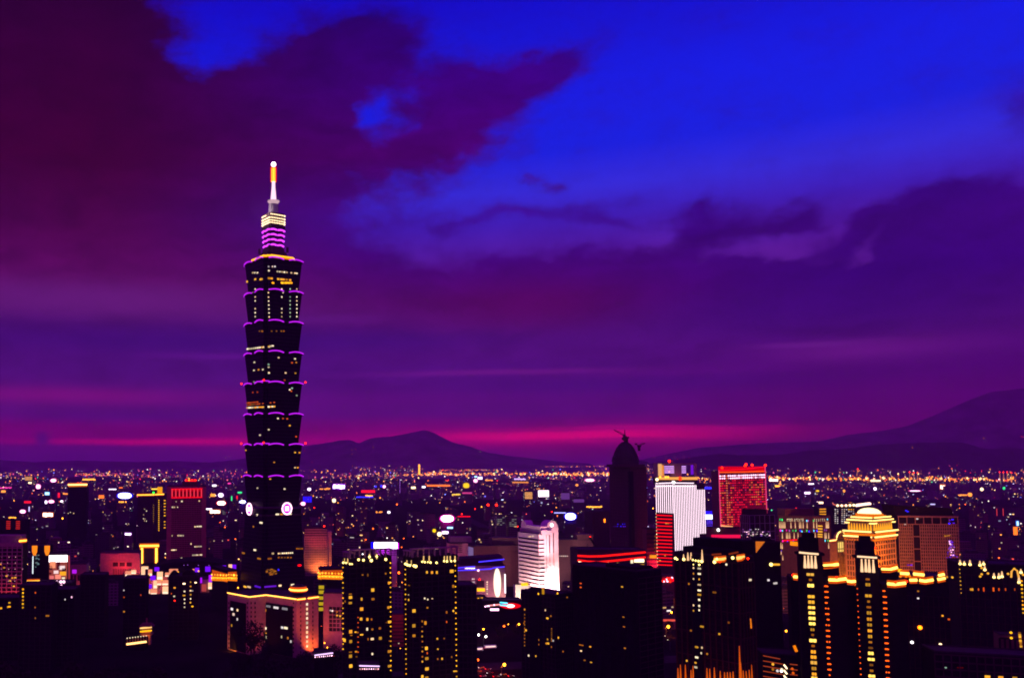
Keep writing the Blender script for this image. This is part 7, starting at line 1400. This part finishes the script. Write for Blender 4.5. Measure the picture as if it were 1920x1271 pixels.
for u, v, w, hh_, kind, hz_, lb in SG:
    Y = -(CAMZ-hz_)/kz(u, v); s = Y/F; W_ = w*s; H_ = hh_*s
    if Y > 9000: Y = 9000; s = Y/F; W_ = w*s; H_ = hh_*s; hz_ = CAMZ+kz(u, v)*Y
    bw = max(W_*1.08+2, 14); bd = rs.uniform(14, 24); top = max(6, hz_-H_/2)
    if kind in ('cool', 'strip_gold', 'lavdim', 'white2', 'louvre', 'dots', 'redpost'): top = hz_+H_/2+1.5
    o = thing('sign_building', lb, 'building', (kx(u, v)*Y, Y+bd/2+.8, 0), R(rs.uniform(-4, 4)))
    b, q = city_mesh(bw, bd, top, rs); wm = CITY[rs.randrange(5)]; b.build('wall', wm, o); q.build('roof', M_ROOF, o); f = -bd/2-.5
    z0, z1 = hz_-H_/2, hz_+H_/2
    if top < z0+.5:
        b = MB()
        for x in (-W_*.35, W_*.35): b.box(x-.3, x+.3, f+.6, f+1.1, top-.2, z0+.3)
        b.build('sign_post', M_BLACK, o)
    def sbox(x0, x1, za, zb, m, nm='sign', dy=0): b = MB(); b.box(x0, x1, f-dy, f+.45-dy, za, zb); b.build(nm, m, o)
    def soval(m, k_=1.0, nm='sign', dy=0): b = MB(); b.loft([[(W_/2*k_*math.cos(a)*abs(math.cos(a))**-.25 if abs(math.cos(a)) > 1e-3 else 0, y_, hz_+H_/2*k_*math.sin(a)) for a in [2*math.pi*(j+.5)/20 for j in range(20)]] for y_ in (f-dy, f+.45-dy)]); b.build(nm, m, o)
    if kind == 'strip_gold':
        for j in range(5): sbox(-W_/2, W_/2, z0+H_*j/5, z0+H_*(j+.55)/5, emis('golden band', (255, 175, 95), 1.3), 'light_strip')
    elif kind == 'bluegrid':
        for j in range(4): sbox(-W_/2+W_*j/4, -W_/2+W_*(j+.8)/4, z0, z1, emis('blue lattice', (35, 20, 255), 1.3), 'sign_panel')
    elif kind == 'dots':
        for j in range(12): lampo('wall_lamp', E_LAV, o, (0, f, z0+H_*j/11), 1.3)
    elif kind in ('cool', 'louvre'):
        for j in range(6):
            for i_ in range(3):
                if rs.random() < .6: sbox(-W_/2+W_*i_/3, -W_/2+W_*(i_+.85)/3, z0+H_*j/6, z0+H_*(j+.4)/6, emis('cool window row', (225, 225, 215), .8 if kind == 'cool' else .25), 'window')
    elif kind == 'gate':
        sbox(-W_/2, W_/2, z0, z1, emis('gold gate', (255, 150, 50), 1.3), 'light_strip')
        for x in (-.46, -.4, .22, .4): sbox(W_*x-.8, W_*x+.8, z0-16, z0, emis('dim gold gate', (200, 85, 30), .9), 'light_strip')
    elif kind in ('vio', 'yeldash', 'gold', 'amber', 'magenta') and w > 9:
        n_ = max(4, int(w/2.2)); m = {'yeldash': emis('yellow dash', (255, 205, 70), 1.6)}.get(kind) or SM[kind]
        for j in range(n_):
            if rs.random() < .9: lampo('sign_lamp', m, o, (-W_/2+W_*(j+.5)/n_, f, hz_+rs.uniform(-.3, .3)*H_*.4), min(H_*.5, W_/n_*.6)*rs.uniform(.75, 1.1))
    elif kind == 'beacon': lampo('beacon', E_REDB, o, (0, f, hz_+1), W_*.45)
    elif kind == 'redpost':
        for x in (-.3, .3): sbox(W_*x-.7, W_*x+.7, z0-6, z1-4, emis('red upright', (235, 60, 70), 1.0), 'light_strip')
    elif kind == 'redline': sbox(-W_/2, W_/2, z0, z1, E_RED, 'light_strip')
    else:
        oval = kind in ('skyb', 'pinkw', 'redw', 'mag2', 'yellow') or (kind in ('white', 'amber', 'green', 'cream') and abs(w-hh_) < 3)
        if kind in HALO:  # bloom round the sign imitated by a glowing border behind it
            m = emis('sign halo '+kind, HALO[kind], 1.1)
            if oval: soval(m, 1.28, 'sign_halo', -.5)
            else: sbox(-W_/2-.13*H_-.5, W_/2+.13*H_+.5, z0-.13*H_-.3, z1+.13*H_+.3, m, 'sign_halo', -.5)
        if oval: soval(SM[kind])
        elif w > 7 and kind in ('white', 'cream2', 'mag', 'skyb'):
            n_ = 5
            for j in range(n_): a = rs.uniform(.0, .18)*H_; sbox(-W_/2+W_*j/n_, -W_/2+W_*(j+1)/n_-.05, z0+a, z1-rs.uniform(0, .2)*H_, SM[kind], 'sign_panel')
        else: sbox(-W_/2, W_/2, z0, z1, SM[kind])
    if kind in ('mag2', 'skyb', 'mag'): light((o.location.x, o.location.y-bd/2-9, hz_-H_/2-2), HALO[kind], 26000 if kind == 'mag2' else 12000, 1.5)
    HIDE.append((u-w*.6, u+w*.6, v-hh_/2-2, v+hh_/2+4, Y)); FOOT.append((kx(u, v)*Y, Y+bd/2, max(bw, bd)*.6))
b = thing('sign_building', 'dark block with two columns of red lit window bars at the far left', 'building', (kx(24, 985)*1500, 1510, 0)); mm = MB(); mm.box(-22, 22, -8, 12, 0, CAMZ+kz(24, 974)*1500); mm.build('wall', M_BLACK, b)
for x in (-8, 8):
    for j in range(5): m = MB(); m.box(x-3.4, x+3.4, -8.6, -8, CAMZ+kz(24, 977+j*3.4)*1500-.9, CAMZ+kz(24, 977+j*3.4)*1500+.4); m.build('window', emis('red window bar', (225, 40, 25), .9), b)
HIDE.append((10, 38, 970, 995, 1500)); FOOT.append((kx(24, 985)*1500, 1510, 26))
for u, v0, v1, tilt, Y, lb in ((1605, 880, 898, 4, 7600, 'slanted pale bridge pylon among the river lamps at right'), (1875, 886, 900, 0, 7400, 'leftmost of four thin golden chimneys at the far right'), (1882, 886, 900, 0, 7400, 'second of four thin golden chimneys at the far right'), (1889, 886, 900, 0, 7400, 'third of four thin golden chimneys at the far right'), (1897, 887, 900, 0, 7400, 'rightmost of four thin golden chimneys at the far right'), (1706, 886, 900, 0, 7400, 'golden mast left in the group of three over the grid tower'), (1714, 887, 900, 0, 7400, 'golden mast in the middle of three over the grid tower'), (1720.5, 887, 900, 0, 7400, 'golden mast right in the group of three over the grid tower')):
    p = at(u, v1, Y); o = thing('mast', lb, 'mast', (p.x, Y, 0)); z0, z1 = max(2, p.z), CAMZ+kz(u, v0)*Y; b = MB(); b.tube([(0, 0, 0), (0, 0, z0), (tilt*Y/F, 0, z1)], [4, 4, 1.8], 6); b.build('shaft', emis('glowing shaft', (235, 140, 75), .8), o); lampo('beacon', E_REDB, o, (tilt*Y/F, 0, z1+5), 5)  # floodlight on the shaft is put into its own emission
# ---- mid distance blocks, one by one
GL = ['plum walled city block with a few lit windows in the crowded middle distance', 'dark city block with sparse lit windows in the crowded middle distance', 'mauve city block with faint window rows in the crowded middle distance', 'brown city block with amber windows in the crowded middle distance', 'city block with continuous window bands in the crowded middle distance']
made = 0; tries = 0
while made < 290 and tries < 20000:
    tries += 1
    v = rs.uniform(905, 1150)**1.0; u = rs.uniform(-20, 1940); hgt = rs.choice([rs.uniform(14, 30), rs.uniform(20, 45), rs.uniform(35, 75)])
    vb = v; Y = CAMZ*F/(vb-HOR)
    if Y > 2600 or Y < 840: continue
    x = kx(u, v)*Y; w, d = rs.uniform(14, 34), rs.uniform(12, 24)
    if Y < 1100: hgt = min(hgt, 26)
    vt = HOR+(CAMZ-hgt-5)*F/Y; hw = w*.6*F/Y
    if blocked(u-hw, u+hw, vt, Y-8) or not clear_of(x, Y, max(w, d)*.55): continue
    i = rs.randrange(5); o = thing('city_block', GL[i], 'building', (x, Y, 0), R(rs.choice([-20, 8, 24, 70])+rs.uniform(-4, 4)), 'blocks of the middle distance')
    b, q = city_mesh(w, d, hgt, rs); b.build('wall', CITY[i], o); q.build('roof', M_ROOF, o)
    FOOT.append((x, Y, max(w, d)*.5)); made += 1
# ---- the rest of the city as one mass, and its lights
far = MB(); cells = {}
for k in range(5200):
    v = rs.uniform(886, 937); Y = CAMZ*F/(v-HOR)
    if Y < 2450 or Y > 9300: continue
    u = rs.uniform(-40, 1960); x = kx(u, v)*Y; w, d, hgt = rs.uniform(14, 46), rs.uniform(14, 30), rs.choice([rs.uniform(8, 20), rs.uniform(12, 34), rs.uniform(24, 66)])
    vt = HOR+(CAMZ-hgt)*F/Y
    if vt < 903 and rs.random() < .93: continue
    if blocked(u-w*.5*F/Y, u+w*.5*F/Y, vt, Y-5, 1): continue
    a = rs.choice([.1, -.35, .4]); c_, s_ = math.cos(a), math.sin(a); far.mi = rs.randrange(5)
    def pt(px_, py_, z): return (x+px_*c_-py_*s_, Y+px_*s_+py_*c_, z)
    far.hexa([pt(-w/2, -d/2, 0), pt(w/2, -d/2, 0), pt(w/2, d/2, 0), pt(-w/2, d/2, 0), pt(-w/2, -d/2, hgt), pt(w/2, -d/2, hgt), pt(w/2, d/2, hgt), pt(-w/2, d/2, hgt)])
FARM = [citymat('far wall %d' % i, tuple(x*2.6 for x in c), .02, cols, 4, 5.5, 4.4) for i, (c, cols) in enumerate((((.06, .03, .05), [(255, 200, 130), (255, 170, 90), (255, 235, 220)]), ((.03, .02, .03), [(255, 190, 110), (255, 120, 50), (255, 240, 240)]), ((.1, .05, .08), [(255, 220, 190), (255, 90, 90), (225, 215, 255)]), ((.08, .045, .05), [(255, 170, 80), (255, 200, 130)]), ((.05, .03, .05), [(255, 240, 235), (255, 180, 120), (120, 140, 255)])))]
tag(far.build('distant_city', FARM), kind='stuff')
LM = [emis('far amber', (255, 150, 40), 3.2), emis('far orange', (255, 105, 20), 2.6), emis('far white', (255, 235, 220), 3.0), emis('far pink', (255, 90, 150), 2.0), emis('far red', (255, 25, 40), 2.4), emis('far blue', (120, 110, 255), 2.2), emis('far cream', (255, 205, 130), 4.5), emis('far green', (90, 255, 170), 1.6)]
fl = MB()
def spot(x, y, z, r, i):
    fl.mi = i; fl.add([(x-r, y, z), (x, y-r, z), (x+r, y, z), (x, y+r, z), (x, y, z-r), (x, y, z+r)], [(0, 1, 5), (1, 2, 5), (2, 3, 5), (3, 0, 5), (1, 0, 4), (2, 1, 4), (3, 2, 4), (0, 3, 4)])
def pick(tbl): return rs.choices(range(8), tbl)[0]
for k in range(2300):                                       # scattered windows and lamps
    v = 882+abs(rs.gauss(0, 1))*30
    if v > 1010: continue
    u = rs.uniform(-30, 1950); Y = CAMZ*F/(v-HOR); Y = min(Y, 7200 if u > 1180 else 9400)
    if Y < 1250: continue
    if 430 < u < 600 and Y < 1100: continue
    z = CAMZ+kz(u, v)*Y; r = Y/F*(.32+rs.random()**3*1.3)
    spot(kx(u, v)*Y, Y-14 if Y > 2400 else Y, max(4, z+rs.uniform(4, 20)), r, pick((30, 16, 18, 14, 8, 6, 8, 2) if u < 1100 else (36, 18, 22, 6, 5, 3, 12, 3)))
def row(u0, u1, v0, v1, n, jit, tbl, rmin=.55, rmax=1.3):
    for k in range(n):
        f = rs.random(); u = u0+(u1-u0)*f; v = v0+(v1-v0)*f+rs.gauss(0, jit); Y = min(7200 if u > 1180 else 9400, (CAMZ-12)*F/max(6, v-HOR)); spot(kx(u, v)*Y, Y, CAMZ+kz(u, v)*Y, Y/F*(rmin+rs.random()**2*(rmax-rmin)), pick(tbl))
AMB = (50, 28, 4, 3, 1, 0, 14, 0); MIX = (30, 24, 8, 18, 8, 4, 8, 0)
row(1440, 1930, 896, 899, 300, 1.8, AMB, .8, 2.3); row(1440, 1930, 905, 912, 110, 4, (30, 14, 26, 3, 4, 2, 16, 5), .5, 1.7); row(1005, 1150, 889, 888, 160, 1.8, AMB, .7, 2.0); row(780, 1010, 889, 888, 190, 1.2, AMB, .6, 1.6); row(1225, 1350, 896, 897, 30, 1.5, AMB, .7, 1.5)
row(1020, 1145, 874.5, 874, 60, .4, (40, 30, 4, 20, 5, 0, 6, 0), .4, .7); row(820, 935, 881, 881, 60, .8, (40, 40, 2, 14, 4, 0, 2, 0), .5, .9); row(800, 830, 886, 885, 26, 1.2, AMB); row(640, 820, 891, 890, 90, 2, AMB, .5, 1.2); row(660, 800, 878, 879, 36, 3, MIX, .4, .9)
row(140, 250, 890, 889, 110, 1.4, (34, 34, 4, 20, 4, 2, 2, 0), .5, 1.0); row(0, 60, 893, 893, 30, 3, MIX); row(250, 455, 892, 894, 70, 2, (24, 24, 6, 26, 10, 2, 2, 0), .4, .9); row(600, 700, 897, 893, 40, 3, MIX, .5, 1.3); row(1030, 1150, 897, 902, 50, .6, (10, 10, 20, 40, 5, 2, 10, 0), .5, .8); row(1210, 1235, 880, 895, 24, 6, MIX, .4, .8); row(1310, 1350, 897, 898, 20, 2, AMB, .7, 1.4)
row(1170, 1300, 852, 858, 16, 3, (8, 8, 6, 40, 14, 0, 0, 2), .35, .6)
for u, v in ((1746, 818), (1749, 819), (1758, 820), (1830, 812), (1850, 811), (1862, 811), (1684, 821), (1763, 796), (1848, 840), (1852, 838), (1906, 821), (1757, 838), (570+1, 845), (660, 843), (667, 842), (700, 838), (430, 855), (423, 858), (44, 870), (660, 851), (585, 866), (900, 847), (1640, 872), (1628, 873), (1567, 839), (1400, 851), (1412, 853)):
    Y = 8000 if u > 1500 else 9800; spot(kx(u, v)*Y, Y if u < 1500 else 7000, CAMZ+kz(u, v)*(Y if u < 1500 else 7000), 3.2, rs.choice([3, 4, 2, 0, 3]))
tag(fl.build('city_lights', LM), kind='stuff')
# nearer scattered roof and street lamps, each its own
made = 0
for k in range(2000):
    if made >= 170: break
    v = rs.uniform(940, 1105); u = rs.uniform(0, 1920); Y = (CAMZ-16)*F/(v-HOR)
    if blocked(u-1, u+1, v-1, Y-4, 0): continue
    x = kx(u, v)*Y
    if not clear_of(x, Y, 2): continue
    street_lamp(x, Y, rs.choice([E_SODR, E_SODR, E_ORANGE, E_SOD, E_CREAM, E_WHITE, E_REDB]), 'small street lamp sparkling between the blocks of the middle distance', 'street lamps of the middle distance', Y/F*rs.uniform(.7, 1.3), CAMZ+kz(u, v)*Y-9 if False else 0, 6500 if made % 3 == 0 else 0, rs.choice([(255, 90, 30), (255, 60, 90), (255, 140, 60)])); made += 1
